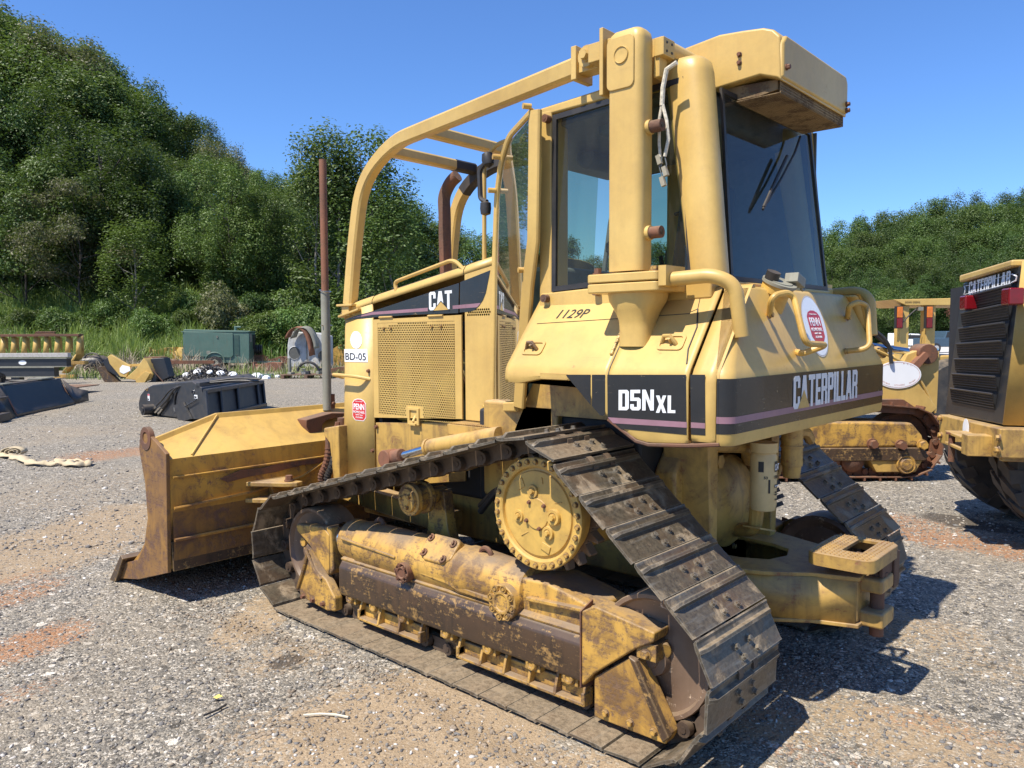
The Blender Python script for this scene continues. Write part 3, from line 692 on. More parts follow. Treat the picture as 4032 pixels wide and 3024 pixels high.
# perforated step
def rrect(x0, x1, y0, y1, r, n=4):
    out = []
    for cx, cy, a in ((x1-r, y1-r, 0), (x0+r, y1-r, PI/2), (x0+r, y0+r, PI), (x1-r, y0+r, 1.5*PI)):
        out += [(cx+r*math.cos(a+PI/2*i/n), cy+r*math.sin(a+PI/2*i/n)) for i in range(n+1)]
    return out
def ring_plate(b, outer, inner, z0, z1):
    n = len(outer)
    vs = [(x, y, z) for z in (z0, z1) for x, y in outer] + [(x, y, z) for z in (z0, z1) for x, y in inner]
    fs = []
    for i in range(n):
        j = (i+1) % n
        fs += [(i, j, n+j, n+i), (2*n+i, 3*n+i, 3*n+j, 2*n+j), (n+i, n+j, 3*n+j, 3*n+i), (i, 2*n+i, 2*n+j, j)]
    b.add(vs, fs)
g = MB(); ring_plate(g, rrect(-2.530, -2.250, -.165, .235, .055), rrect(-2.45, -2.365, -.125, .115, .012), .675, .69)
st = g.build('step', M['yellow_dirty'], DOZ, bevel=.002)
g = MB(); o_ = rrect(-2.532, -2.248, -.167, .237, .055); i_ = rrect(-2.524, -2.256, -.159, .229, .05); ring_plate(g, o_, i_, .634, .688)
g.build('step_rim', M['yellow_dirty'], st)
g = MB()
for ix in range(14):
    for iy in range(15):
        x, y = -2.27-.0195*ix+random.uniform(-.001, .001), -.15+.026*iy
        if x < -2.52 or (-2.46 < x < -2.355 and -.135 < y < .125): continue
        g.lathe([(.0, .0045), (.004, .0045), (.0055, 0)], (x, y, .69), (0, 0, 1), 5)
tr_ = g.build('tread_dimples', M['yellow_dirty'], st, kind='stuff')
g = MB()
g.box((-2.52, -.14, .575), (-2.505, .05, .64)).box((-2.53, -.165, .50), (-2.52, -.09, .66)); g.cyl((-2.37, 0, .585), (-2.37, 0, .64), .09, n=20)
for i in range(4): g.box((-2.51, .12-.035*i, .628), (-2.28, .13-.035*i, .640))
g.build('step_bracket', M['rust'], st, bevel=.004)
# ------------------------------------------------------------------ hood
HY = .47
def hood_top(x):                              # height of the hood's upper side edge
    return 1.80 + (.80-x)*.170
def sheet(name, outline, y, mat, parent, th=.012, bevel=.004, **k):
    return MB().prism(outline, 'y', y, y-th).build(name, mat, parent, bevel=bevel, **k)
g = MB()
prof = [(.47, 0), (.468, .025), (.45, .05), (.41, .066), (.30, .078), (0, .085)]
prof = prof + [(-a, b) for a, b in prof[-2::-1]]
xs = [.80, .74, .50, .0, -.35, -.60]
vs = []; n = len(prof)
for x in [.835, .82]+xs:
    f = {0.835: (.90, -.06), .82: (.97, -.012)}.get(x, (1, 0))
    vs += [(x, a*f[0], hood_top(min(x, .80))+b*(1 if x < .81 else .45)+f[1]) for a, b in prof]
k_ = len(xs)+2
g.add(vs, [(i*n+j, i*n+j+1, (i+1)*n+j+1, (i+1)*n+j) for i in range(k_-1) for j in range(n-1)])
hood = g.build('hood', M['yellow'], DOZ, sharp=50); sm = hood.modifiers.new('s', 'SOLIDIFY'); sm.thickness = .006
for x in (.487, -.352):                       # hood joints
    gg = MB().sweep([(x, a, hood_top(x)+b+.001) for a, b in prof], [(.003, .001), (-.003, .001), (-.003, -.001), (.003, -.001)], up=(1, 0, 0))
    gg.build('hood_seam', M['ink'], hood)
# front radiator guard panel: nose wraps to the front
for S in (1, -1):
    g = MB(); r = .035
    pl = [(.485, HY), (.80-r, HY), (.80-r*.3, HY-r*.3), (.80, HY-r), (.80, .0)]
    vs = []
    zz = lambda x, t: t*hood_top(x) + (1-t)*.66
    for t in (0, 1):
        for x, y in pl: vs.append((x+(.055*(1-t) if x > .5 else 0), y*S, zz(min(x, .8), t)))
    m_ = len(pl)
    g.add(vs, [(i, i+1, m_+i+1, m_+i) for i in range(m_-1)])
    o = g.build('radiator_guard', M['yellow'], DOZ, sharp=20); sm = o.modifiers.new('s', 'SOLIDIFY'); sm.thickness = .012
    # door frame, lower belt and cowl panels
    sheet('lower_side_panel', [(.478, .66), (.478, 1.085), (-.345, 1.145), (-.345, .80)], (HY-.006)*S, M['yellow_dirty'], DOZ, .012*S)
    sheet('cowl_side_panel', [(-.358, 1.16), (-.358, hood_top(-.358)), (-.60, hood_top(-.60)), (-.60, 1.20), (-.50, 1.16)], HY*S, M['yellow'], DOZ, .012*S)
    sheet('cowl_lower_panel', [(-.358, .86), (-.358, 1.145), (-.60, 1.15), (-.60, .95)], (HY-.004)*S, M['yellow_dirty'], DOZ, .012*S)
# engine access door with its perforated field (near side)
DO = trd(HY, (805, 690), (996, 680), (1003, 906), (818, 906))
F0 = trd(HY, (818, 712), (985, 708), (990, 898), (825, 899))
x1_, x0_ = .475, -.34
DZ0 = lambda x: 1.118+(x-.475)*-.055
DZ1 = lambda x: 1.752+(.475-x)*.018
# perforated field limits in metres
FX1, FX0 = .425, -.285
def hexplate(b, x0, x1, zlo, zhi, y, th, pitch, rad, skip=None, xaxis=(1, 0, 0), org=(0, 0, 0)):
    """a plate of hexagonal cells each with a hexagonal hole"""
    dz = pitch*.866; rows = int((zhi-zlo)/dz); cols = int((x1-x0)/pitch)
    X = Vector(xaxis); O = Vector(org)
    for r_ in range(rows):
        z = zlo+dz*(r_+.5)
        for c_ in range(cols):
            x = x0+pitch*(c_+.5+(.5 if r_ % 2 else 0))
            solid = skip and skip(x, z)
            vs = []
            for q in range(6):
                a = PI/6+PI/3*q; R_ = pitch/math.sqrt(3)*1.002
                vs.append(O+X*(x+R_*math.cos(a))+Vector((0, 0, z+R_*math.sin(a)))+Vector((0, y, 0)))
            if solid: b.add(vs, [tuple(range(6))]); continue
            for q in range(6):
                a = PI/6+PI/3*q
                vs.append(O+X*(x+rad*math.cos(a))+Vector((0, 0, z+rad*math.sin(a)))+Vector((0, y, 0)))
            b.add(vs, [(q, (q+1) % 6, 6+(q+1) % 6, 6+q) for q in range(6)])
def skipf(x, z):
    if z > DZ1(x)-.045 and not (-.04 < x < .22): return True
    if z > DZ1(x)-.022: return True
    if z < 1.215 and -.0 < x < .16: return True
    return False
g = MB(); hexplate(g, FX0, FX1, 1.135, 1.735, HY+.008, .002, .0160, .0058, skipf)
perf = g.build('perforated_panel', M['yellow'], DOZ, sharp=80, kind='stuff'); perf.name = 'perforated_panel'
g = MB()
def frame_poly(b, outer, inner, y0, y1):
    n = len(outer)
    vs = [(x, y, z) for y in (y0, y1) for x, z in outer] + [(x, y, z) for y in (y0, y1) for x, z in inner]
    fs = []
    for i in range(n):
        j = (i+1) % n; fs += [(i, j, n+j, n+i), (2*n+i, 3*n+i, 3*n+j, 2*n+j), (n+i, n+j, 3*n+j, 3*n+i), (i, 2*n+i, 2*n+j, j)]
    b.add(vs, fs)
frame_poly(g, [(x1_, DZ0(x1_)), (x1_, DZ1(x1_)), (x0_, DZ1(x0_)), (x0_, DZ0(x0_))], [(FX1-.003, 1.143), (FX1-.003, 1.728), (FX0+.003, 1.732), (FX0+.003, 1.150)], HY-.004, HY+.0095)
door = g.build('engine_door', M['yellow'], DOZ, bevel=.003)
perf.parent = door
sheet('engine_door', [(x1_, DZ0(x1_)), (x1_, DZ1(x1_)), (x0_, DZ1(x0_)), (x0_, DZ0(x0_))], -HY, M['yellow'], DOZ, -.01)
for xa, xb in ((.40, .27), (-.06, -.19)):
    h = MB().cyl((xa, HY+.014, DZ1(0)+.004), (xb, HY+.014, DZ1(0)+.004+.002), .006, n=8).box((xb, HY+.008, DZ1(0)-.006), (xa, HY+.012, DZ1(0)+.012))
    h.build('hinge', M['yellow'], door)
for x, z in ((.36, 1.695), (.29, 1.695), (-.09, 1.70), (-.17, 1.703)): bolt(door, (x, HY+.009, z), .008)
g = MB(); frame_poly(g, [(.135, 1.10), (.135, 1.205), (.03, 1.205), (.03, 1.10)], [(.115, 1.125), (.115, 1.19), (.05, 1.19), (.05, 1.125)], HY+.006, HY+.018)
g.box((.04, HY-.03, 1.11), (.125, HY-.026, 1.195)); g.box((.05, HY+.01, 1.098), (.105, HY+.03, 1.112)); g.cyl((.078, HY, 1.155), (.078, HY+.02, 1.12), .01, n=8)
g.build('door_latch', M['yellow'], door, bevel=.003)
# engine block behind the mesh
g = MB().box((-.30, -.30, 1.0), (.42, .30, 1.55)); g.cyl((.05, .34, 1.25), (.05, .40, 1.25), .12, n=24); g.cyl((-.18, .30, 1.35), (-.18, .42, 1.35), .09, n=24).box((.2, .3, 1.1), (.35, .4, 1.6))
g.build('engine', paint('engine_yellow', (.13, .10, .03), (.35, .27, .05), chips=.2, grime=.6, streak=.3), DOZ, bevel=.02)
MB().box((.44, -.44, .8), (.47, .44, 1.75)).build('radiator_core', M['dark'], DOZ); g = MB().box((-.44, -.45, 1.1), (-.41, .45, 1.99)); g.build('firewall', M['dark'], DOZ)
# small vent field in the cowl panel
g = MB()
for i in range(11):
    for j in range(3):
        g.lathe([(0, .0), (.0062, 0)], (-.385-.0165*i-(.008 if j % 2 else 0), HY+.0008, 1.765+.0145*j-.1*0), (0, 1, 0), 8)
g.build('vent_holes', M['ink'], DOZ, kind='stuff')
# decals on the hood side
dec = sheet('hood_decal', tr3(HY, (255, 598), (345, 566), (440, 541), (700, 455), (1009, 355), (1004, 552), (700, 563), (446, 581)), HY+.0016, M['decal'], hood, .001, 0)
sheet('hood_decal', tr3(HY, (1016, 350), (1213, 272), (1200, 340), (1184, 420), (1165, 468), (1140, 505), (1112, 532), (1080, 542), (1013, 548)), HY+.0016, M['decal'], hood, .001, 0)
sheet('stripe', tr3(HY, (300, 588), (445, 545), (806, 517), (806, 540), (445, 563)), HY+.0026, M['mauve'], hood, .0008, 0)
sheet('stripe', tr3(HY, (968, 503), (1152, 486), (1128, 514), (968, 526)), HY+.0026, M['mauve'], hood, .0008, 0)
def cat_word(s, corners, y, parent, prefix='lettering', N=(0, 1, 0)):
    pass
A = at(1200+815/1.659, 900+535/1.659, 'y', HY); B = at(1200+965/1.659, 900+525/1.659, 'y', HY); C_ = at(1200+818/1.659, 900+415/1.659, 'y', HY)
blocks('emblem', 'CAT', (A.x, HY, A.z), (B.x-A.x, 0, B.z-A.z), (0, 0, 1), C_.z-A.z, A.x-B.x, M['white'], hood, lift=.003)
sheet('emblem_triangle', tr3(HY, (845, 536), (893, 478), (942, 530)), HY+.0052, M['yellow'], hood, .0006, 0)
for o2 in (0,):
    s1_ = tr3(HY, (835, 545), (893, 470), (950, 538), (942, 538), (893, 478), (845, 541)); sheet('emblem_outline', s1_, HY+.0050, M['ink'], hood, .0006, 0)
# numbers and stickers on the radiator guard
q = tr3(HY, (260, 787), (410, 787), (413, 873), (262, 870))
nb = sheet('number_plate', q, HY+.002, M['whiteplain'], DOZ, .001, 0)
lettering('number', 'BD-05', (q[3][0]-.012, HY+.0032, q[3][1]+.014), (-1, 0, 0), (0, 0, 1), .047, abs(q[0][0]-q[1][0])-.028, M['ink'], nb)
def blob(cx, cz, rx, rz, n=26, j=.0):
    return [(cx+rx*math.cos(2*PI*i/n)*(1+random.uniform(-j, j)), cz+rz*math.sin(2*PI*i/n)*(1+random.uniform(-j, j))) for i in range(n)]
c_ = tr3(HY, (337, 727))[0]
MB().prism(blob(c_[0], c_[1], .063, .057, 30, .04), 'y', HY+.001, HY+.002).build('sticker_remnant', M['whiteplain'], DOZ)
def round_sign(cx, cz, rx, rz, plane, parent):
    """red company sticker; plane(u, v, lift) -> point"""
    base = MB(); 
    def poly(s, lift, mat, nm):
        g = MB(); pts = [(-.62, -.95), (.62, -.95), (.98, -.62), (.98, .62), (.7, .88), (.25, 1), (-.25, 1), (-.7, .88), (-.98, .62), (-.98, -.62)]
        g.add([plane(cx+a*rx*s, cz+b*rz*s, lift) for a, b in pts], [tuple(range(len(pts)))]); return g.build(nm, mat, parent)
    poly(1.0, .0020, M['whiteplain'], 'sticker_border'); poly(.94, .0028, M['red'], 'sticker')
c_ = tr3(HY, (357, 1185))[0]
PLN = lambda u, v, l: (u, HY+l, v)
round_sign(c_[0], c_[1], .074, .075, PLN, DOZ)
def sign_text(parent, o, X, U, N, rx, rz):
    o, X, U, N = map(Vector, (o, X, U, N))
    for s, w, h, z, b in (('PENN', 1.55, .52, .03, .02), ('MCMICHAEL', 1.65, .22, -.30, .008), ('EQUIPMENT TRADING', 1.0, .10, -.50, .01), ('336-254-0806', 1.0, .13, -.72, .01), ('PennEquipmentTrading.com', 1.1, .08, .72, .01)):
        lettering('sticker_print', s, o-X*(w*rx/2)+U*(z*rz)+N*.0034, X, U, h*rz, w*rx, M['whiteplain'], parent, bold=b, ext=.0006)
sign_text(DOZ, (c_[0], HY, c_[1]), (-1, 0, 0), (0, 0, 1), (0, 1, 0), .074, .075)
# handles and bolts on the nose
p = [(x, HY, z) for x, z in tr3(HY, (235, 965), (420, 1000))]
z0 = tr3(HY+.06, (330, 965))[0][1]
g = MB().tube(fillet([(.83, HY-.02, z0-.02), (.87, HY+.055, z0+.005), (.62, HY+.055, z0+.0), (.52, HY-.005, z0-.02)], .05), .0115, 8)
g.build('grab_handle', M['yellow'], DOZ)
for x, z in ((.53, 1.42), (.50, .90), (.46, 1.06), (-.30, .97), (-.38, .965)): bolt(DOZ, (x, HY-.001, z), .011, BOLTR)
# hood grab rail
g = MB(); q = tr3(HY-.02, (605, 425), (585, 350), (975, 200), (1045, 275))
g.tube(fillet([(x, HY-.02, z) for x, z in q], .06, 6), .0125, 8); g.build('hood_rail', M['yellow'], DOZ)
# ------------------------------------------------------------------ exhaust
q = tr1(-.12, (690, 1500), (675, 1300), (668, 1130), (655, 1010), (690, 925), (725, 885))
g = MB().tube(fillet([(x, -.12-.01*i, z) for i, (x, z) in enumerate(q)], .10, 6), .043, 16)
g.build('exhaust_stack', M['rust'], DOZ)
# ------------------------------------------------------------------ brush guard sweeps
def rail_pts(S):
    a = [(.745, .45, 1.86), (.69, .44, 2.30), (.615, .43, 2.66), (.30, .43, 2.855), (-1.36, .70, 2.875)]
    return fillet([Vector((x, y*S, z)) for x, y, z in a], .22, 7)
for S in (1, -1):
    pts = rail_pts(S); k = len(pts)
    g = MB().sweep(pts, rsec(.075, .085), up=(0, 1, 0) if False else (.6, 0, .8))
    g.build('sweep_rail', M['yellow'], DOZ, sharp=30)
    g = MB().box((.66, .395*S if S > 0 else -.505, 1.845), (.83, .505 if S > 0 else -.395, 1.86)).box((.71, min(.41*S, .49*S), 1.78), (.79, max(.41*S, .49*S), 1.85)).cyl((.83, .445*S, 1.795), (.67, .445*S, 1.795), .028, n=6)
    g.prism([(.82, 1.77), (.60, 1.815), (.60, 1.83), (.82, 1.785)], 'y', .38*S, .50*S)
    g.build('sweep_foot', M['yellow'], DOZ, bevel=.004)
    # rear joint block with big bolt and bracket plates
    g = MB(); e = Vector((-1.36, .70*S, 2.875))
    g.box((-1.375, min(.63*S, .76*S), 2.80), (-1.345, max(.63*S, .76*S), 2.95)).box((-1.52, min(.66*S, .74*S), 2.83), (-1.36, max(.66*S, .74*S), 2.93))
    g.box((-1.60, min(.70*S, .87*S), 2.66), (-1.58, max(.70*S, .87*S), 2.94)); g.box((-1.62, min(.72*S, .84*S), 2.82), (-1.50, max(.72*S, .84*S), 2.90))
    jb = g.build('sweep_joint', M['yellow'], DOZ, bevel=.004)
    MB().cyl((-1.44, .74*S, 2.885), (-1.44, .77*S, 2.885), .047, n=20).hexbolt((-1.44, .77*S, 2.885), (0, S, 0), .022, .03).build('pivot_bolt', M['yellow'], jb)
sec = rsec(.07, .07)
MB().sweep([(.415, -.40, 2.83), (.415, .40, 2.83)], sec).build('cross_tube', M['yellow'], DOZ)
MB().sweep([(-.04, -.46, 2.86), (-.04, .46, 2.86)], sec).build('cross_tube', M['yellow'], DOZ)
g = MB().sweep([(.416, -.395, 2.83), (.416, -.20, 2.83)], rsec(.073, .073)); pts = rail_pts(-1)
sub = [p for p in pts if p.x > -.2 and p.z > 2.66]
g.sweep(sub, rsec(.079, .089), up=(.6, 0, .8)); g.build('sooty_patch', M['soot'], DOZ)
# ------------------------------------------------------------------ blade
PR = [(1.97, .0), (1.79, .146), (1.60, .20), (1.50, .30), (1.43, .50), (1.45, .72), (1.52, .93), (1.51, .995), (1.455, 1.04), (1.38, 1.045), (1.14, .94), (1.17, .2), (1.60, .07)]
g = MB()
MB().prism(PR, 'y', -1.54, -1.515).build('blade_end_plate', M['blade_end'], DOZ, bevel=.004); g.prism(PR, 'y', 1.54, 1.515)
# lifting eye is an added ring on top of the end plate
end = g.build('blade_end_plate', M['blade_end'], DOZ, bevel=.004)
g = MB(); n_ = 20
ringo = [(1.415+.075*math.cos(2*PI*i/n_), 1.01+.075*math.sin(2*PI*i/n_)) for i in range(n_)]
ringi = [(1.415+.036*math.cos(2*PI*i/n_), 1.015+.036*math.sin(2*PI*i/n_)) for i in range(n_)]
frame_poly(g, ringo, ringi, 1.512, 1.545); g.build('lifting_ring', M['rust'], end, bevel=.003)
# moldboard: lofted over the width, front curve and boxed back
ysb = [-1.515, -1.05, -.5, 0, .5, 1.05, 1.515]
def topz(y): return 1.13 if abs(y) < 1.051 else 1.13-(abs(y)-1.05)*.30
g = MB(); front = [(1.93, .02), (1.62, .24), (1.50, .36), (1.44, .55), (1.46, .75), (1.50, .93)]
vs = []; rows = []
for y in ysb:
    tz = topz(y); sec_ = front + [(1.47, tz), (1.44, tz), (1.43, tz-.03), (1.17, .90), (1.15, .70), (1.15, .62), (1.19, .38), (1.17, .22), (1.60, .10)]
    vs += [(x, y, z) for x, z in sec_]; ns = len(sec_)
fs = [(i*ns+j, i*ns+(j+1) % ns, (i+1)*ns+(j+1) % ns, (i+1)*ns+j) for i in range(len(ysb)-1) for j in range(ns)] + [tuple(range(ns)), tuple((len(ysb)-1)*ns+j for j in range(ns-1, -1, -1))]
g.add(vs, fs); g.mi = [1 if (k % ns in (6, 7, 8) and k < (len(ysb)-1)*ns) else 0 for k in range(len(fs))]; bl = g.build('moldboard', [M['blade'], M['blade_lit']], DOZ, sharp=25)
g = MB().tube([(1.44, 1.05, 1.118), (1.178, 1.36, .912)], .007, 6).tube([(1.44, -1.05, 1.118), (1.178, -1.36, .912)], .007, 6)
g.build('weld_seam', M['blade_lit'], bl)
g = MB()
g.prism([(1.165, .205), (1.19, .385), (1.172, .385), (1.150, .205)], 'y', -1.51, 1.51)
g.build('lower_back_plate', M['worn_brown'], bl, bevel=.004)
g = MB().sweep([(1.145, -1.5, .40), (1.145, 1.5, .40)], rsec(.02, .02, .005)).sweep([(1.140, -1.5, .79), (1.140, 1.5, .79)], rsec(.014, .012, .003))
q = [(1.135, y, z) for y, z in ((1.50, .60), (1.0, .62), (.6, .67), (.35, .78), (.25, .82), (-.2, .83))]
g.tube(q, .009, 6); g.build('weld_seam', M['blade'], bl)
q = [(1.20, .76), (1.05, .80), (.9, .79), (.75, .81), (.55, .815), (.42, .80), (.45, .765), (.6, .77), (.8, .75), (1.0, .745), (1.15, .73)]
MB().prism([(a_, b_-.02) for a_, b_ in q], 'x', 1.135, 1.145).build('rust_scar', M['rust'], bl, bevel=.003)
MB().prism([(1.50, .205), (1.50, .60), (1.0, .60), (.8, .5), (.7, .42), (.0, .40), (.0, .205)], 'x', 1.158, 1.163).build('stained_back_plate', M['blade_end'], bl)
g = MB()
g.prism([(.80, .62), (.86, .65), (.76, .20), (.72, .20)], 'x', 1.10, 1.15)
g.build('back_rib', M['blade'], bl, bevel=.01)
g = MB().prism([(.25, .52), (.27, .86), (.22, .60), (.12, .52)], 'x', .98, 1.14); g.build('blade_gusset', M['yellow_dirty'], bl, bevel=.005)
g = MB().prism([(2.0, -.01), (1.80, .20), (1.765, .18), (1.90, .0)], 'y', 1.35, 1.57).prism([(2.0, -.01), (1.80, .20), (1.765, .18), (1.90, .0)], 'y', -1.35, -1.57)
g.prism([(1.99, -.01), (1.86, .11), (1.83, .10), (1.93, .0)], 'y', -1.35, 1.35)
g.build('cutting_edge', M['worn_brown'], bl, bevel=.003)
# brackets on the blade's back that carry the angle cylinders
g = MB()
for z0 in (.66, .55):
    g.prism([(1.16, 1.02), (.93, .86), (.88, .80), (.90, .745), (1.02, .78), (1.10, .72), (1.16, .70)], 'z', z0, z0+.03)
br = g.build('cylinder_bracket', M['yellow_dirty'], bl, bevel=.006)
bolt(br, (.96, .81, .69), .025, BOLTR, (0, 0, 1))
# rusty hanger plate and pole holder on top of the blade
pz = dp(707, 880, 'x', 1.40)
HB = pz
g = MB(); q = [dp(u, v, 'x', 1.34) for u, v in ((645, 905), (700, 890), (735, 890), (735, 896), (690, 905), (680, 915), (675, 985), (668, 985), (664, 960), (645, 920))]
g.prism([(p.y, p.z) for p in q], 'x', 1.24, 1.36)
hb = g.build('pole_bracket', M['rust'], bl, bevel=.006)
# ------------------------------------------------------------------ C frame, front frame, cylinders
g = MB()
for s in (1, -1):
    g.sweep(fillet([(-.3, .50*s, .55), (.75, .50*s, .62), (1.0, .38*s, .60), (1.12, .22*s, .60)], .15), rsec(.10, .14))
g.build('push_arm', M['yellow_dirty'], DOZ)
g = MB().prism([(.80, .42), (1.0, .50), (1.10, .60), (1.10, .74), (.95, .80), (.80, .80)], 'y', -.25, .25)
g.build('nose_casting', M['yellow_dirty'], DOZ, bevel=.03)
g = MB(); g.prism([(.95, 1.02), (.78, 1.05), (.78, .60), (.84, .60), (.885, .92), (.95, .97)], 'y', .38, .54)
ff = g.build('front_bracket', M['yellow_dirty'], DOZ, bevel=.01)
bolt(ff, (.90, .46, 1.03), .018, BOLTR, (0, 0, 1))
g = MB().cyl((.93, .40, .80), (.93, .40, 1.08), .032, n=16).cyl((.93, .40, .90), (.93, .40, 1.0), .045, n=16); g.build('lift_cylinder', M['rust'], DOZ)
for k, off in enumerate((0, .07)):
    g = MB(); pts = fillet([(.95-off, .50, .98), (.93-off, .52, .80), (1.0-off, .55, .66), (.95-off, .50, .55)], .08, 6)
    g.tube(pts, .022, 8)
    for i in range(1, len(pts)-1): g.cyl(pts[i]-(pts[i+1]-pts[i])*.1, pts[i]+(pts[i+1]-pts[i])*.2, .026, n=8)
    g.build('hydraulic_hose', M['rust'] if k == 0 else M['black'], DOZ)
a = dp(842, 990, 'y', .62); b = dp(925, 968, 'y', .62); c = dp(1075, 942, 'y', .62)
d = (c-a).normalized()
g = MB().cyl(a+Vector((0, .05, 0)), a-Vector((0, .05, 0)), .055, n=20).cyl(a+d*.02, a+d*.12, .045, n=16)
g.build('cylinder_eye', M['rust_light'], DOZ, bevel=.006)
MB().cyl(a+d*.10, b, .024, n=16).build('cylinder_rod', M['rod'], DOZ)
MB().cyl(b, b+d*.02, .056, n=20).cyl(b+d*.02, c+d*.02, .050, n=20).build('tilt_cylinder', M['yellow_dirty'], DOZ, bevel=.004)
# small step plate beside the cowl
g = MB().box((-.70, .46, 1.125), (-.345, .60, 1.15)).box((-.70, .59, 1.09), (-.345, .605, 1.15)); g.build('foot_plate', M['yellow_dirty'], DOZ, bevel=.004)
g = MB()
for k in range(24):
    x = -.36-.014*k; g.add([(x, .605, 1.152), (x-.007, .605, 1.158), (x-.014, .605, 1.152), (x-.007, .47, 1.158)], [(0, 1, 3), (1, 2, 3)])
g.build('serrated_tread', M['yellow_dirty'], DOZ)
for k in range(2):
    MB().tube(fillet([(-.62, .62, .72-.03*k), (-.80, .66, .86), (-1.0, .64, .84), (-1.15, .60, .80)], .15, 6), .019, 8).build('hydraulic_hose', M['black'], DOZ)
# ------------------------------------------------------------------ fender and tank
TYY = .93
bx, bz = zip(*trd(TYY, (1087, 800), (1090, 826), (1120, 829), (1213, 811), (1235, 818), (1312, 903), (1372, 950), (1400, 958), (1487, 960)))
def cutz(x):
    return float(np.interp(-x, [-a for a in bx[1:]], bz[1:])) if True else 0
RT = 1.495                                    # where the flank turns into the slope
def fender_sheet(x0, x1, name, mat, nx=14, S=1, bottom=None):
    """skin: vertical flank with the cut lower edge, soft shoulder, slope up to the cab"""
    g = MB(); vs = []
    for i in range(nx+1):
        x = x0+(x1-x0)*i/nx
        zb = min(1.447, cutz(x)) if bottom is None else bottom
        row = [(.90, zb-.0), (.925, zb+.004), (TYY, zb+.02), (TYY, RT-.03), (.925, RT), (.912, RT+.022), (.90, RT+.037), (.66, 1.835), (.645, 1.845), (.60, 1.85)]
        vs += [(x, y*S, z) for y, z in row]
    k = len(row)
    g.add(vs, [(i*k+j, i*k+j+1, (i+1)*k+j+1, (i+1)*k+j) for i in range(nx) for j in range(k-1)])
    o = g.build(name, mat, DOZ, sharp=50); sm = o.modifiers.new('s', 'SOLIDIFY'); sm.thickness = .012; sm.offset = -1; return o
XF, XD0, XD1, XC = bx[0]+.0, bx[5], bx[8], -2.165
for S in (1, -1):
    a = fender_sheet(XF-.012, XD0, 'fender_panel', M['yellow'], 24, S)
    b = fender_sheet(XD0-.006, XD1+.004, 'tank_side_door', M['yellow'], 16, S)
    c = fender_sheet(XD1-.012, XC, 'corner_strip', M['yellow'], 3, S, 1.232)
    # closing lips
    g = MB().prism([(.60*S, 1.42), (.925*S, 1.435), (.925*S, 1.495), (.90*S, 1.53), (.655*S, 1.84), (.60*S, 1.84)], 'x', XF-.012, XF-.03); g.build('fender_lip', M['yellow'], a, bevel=.008)
g = MB(); g.prism([(bx[1]-.02, 1.43)] + [(x, z+.008) for x, z in list(zip(bx, bz))[2:8]] + [(-2.16, 1.24), (-2.16, 1.40), (bx[1]-.02, 1.46)], 'y', -.9, .9)
g.build('tank_underside', M['yellow_dirty'], DOZ)
g = MB()
zs_ = list(zip(bx, bz))[5:9]
for S in (1, -1):
    g.sweep([(x, .915*S, z-.006) for x, z in zs_]+[(-2.18, .915*S, 1.232)], rsec(.03, .016, .004), up=(0, 0, 1))
g.build('lower_rim', M['rust'], DOZ)
# rear tank: wraps round both corners
def plan(ins, rr, insr):
    """half-plan outline at a level, from the near flank round the back to the far flank"""
    y = TYY-ins; x = -2.225+insr; out = [(XC-.012, y)]
    out += [(x+rr-rr*math.sin(t), y-rr+rr*math.cos(t)) for t in [PI/2*i/5 for i in range(6)]]
    out += [(x, y*(1-2*i/6)) for i in range(1, 6)]
    return out + [(a, -b) for a, b in out[6::-1]]
lev = [(1.222, .03, .05, .02), (1.226, .008, .055, .004), (1.245, 0, .055, 0), (RT-.03, 0, .055, 0), (RT, .006, .055, .004), (RT+.022, .018, .055, .011), (RT+.037, .03, .055, .018), (1.835, .27, .06, .105), (1.85, .285, .06, .12), (1.853, .33, .06, .17)]
g = MB(); vs = []
for z, a, r_, b in lev:
    pl = plan(a, r_, b); vs += [(x, y, z) for x, y in pl]; k = len(pl)
g.add(vs, [(i*k+j, i*k+j+1, (i+1)*k+j+1, (i+1)*k+j) for i in range(len(lev)-1) for j in range(k-1)])
tank = g.build('fuel_tank', M['yellow'], DOZ, sharp=50)
MB().box((-2.15, -.88, 1.24), (-2.0, .88, 1.52)).build('tank_baffle', M['yellow_dirty'], tank)
def slab(x0, x1, z): pass
MB().box((-2.10, -.62, 1.82), (-1.15, .62, 1.852)).build('tank_top', M['yellow_dirty'], tank)
# decals: bands on the flank and round the back
def band(z0, z1, off, mat, nm, parent, j0=0, j1=None):
    pl = plan(-off, .055+off, -off); j1 = j1 or len(pl); pl = pl[j0:j1]
    g = MB(); vs = [(x, y, z) for z in (z0, z1) for x, y in pl]; k = len(pl)
    g.add(vs, [(j, j+1, k+j+1, k+j) for j in range(k-1)]); return g.build(nm, mat, parent, sharp=60)
band(1.272, 1.482, .0015, M['decal'], 'tank_decal', tank)
band(1.312, 1.338, .0030, M['mauve'], 'stripe', tank)
yd = TYY+.0015
sheet('side_decal', tr4(TYY, (453, 657), (589, 657), (589, 822)), yd, M['decal'], DOZ, .001, 0)
sheet('side_decal', tr4(TYY, (596, 657), (668, 657), (668, 872), (655, 882), (640, 878), (597, 828)), yd, M['decal'], DOZ, .001, 0)
sheet('side_decal', tr4(TYY, (680, 657), (1108, 657), (1112, 985), (755, 952), (735, 935), (682, 890)), yd, M['decal'], DOZ, .001, 0)
sheet('side_decal', tr4(TYY, (1131, 657), (1212, 657), (1214, 988), (1136, 982)), yd, M['decal'], DOZ, .001, 0)
sheet('stripe', tr4(TYY, (684, 889), (1114, 915), (1114, 946), (712, 921)), yd+.0012, M['mauve'], DOZ, .0008, 0)
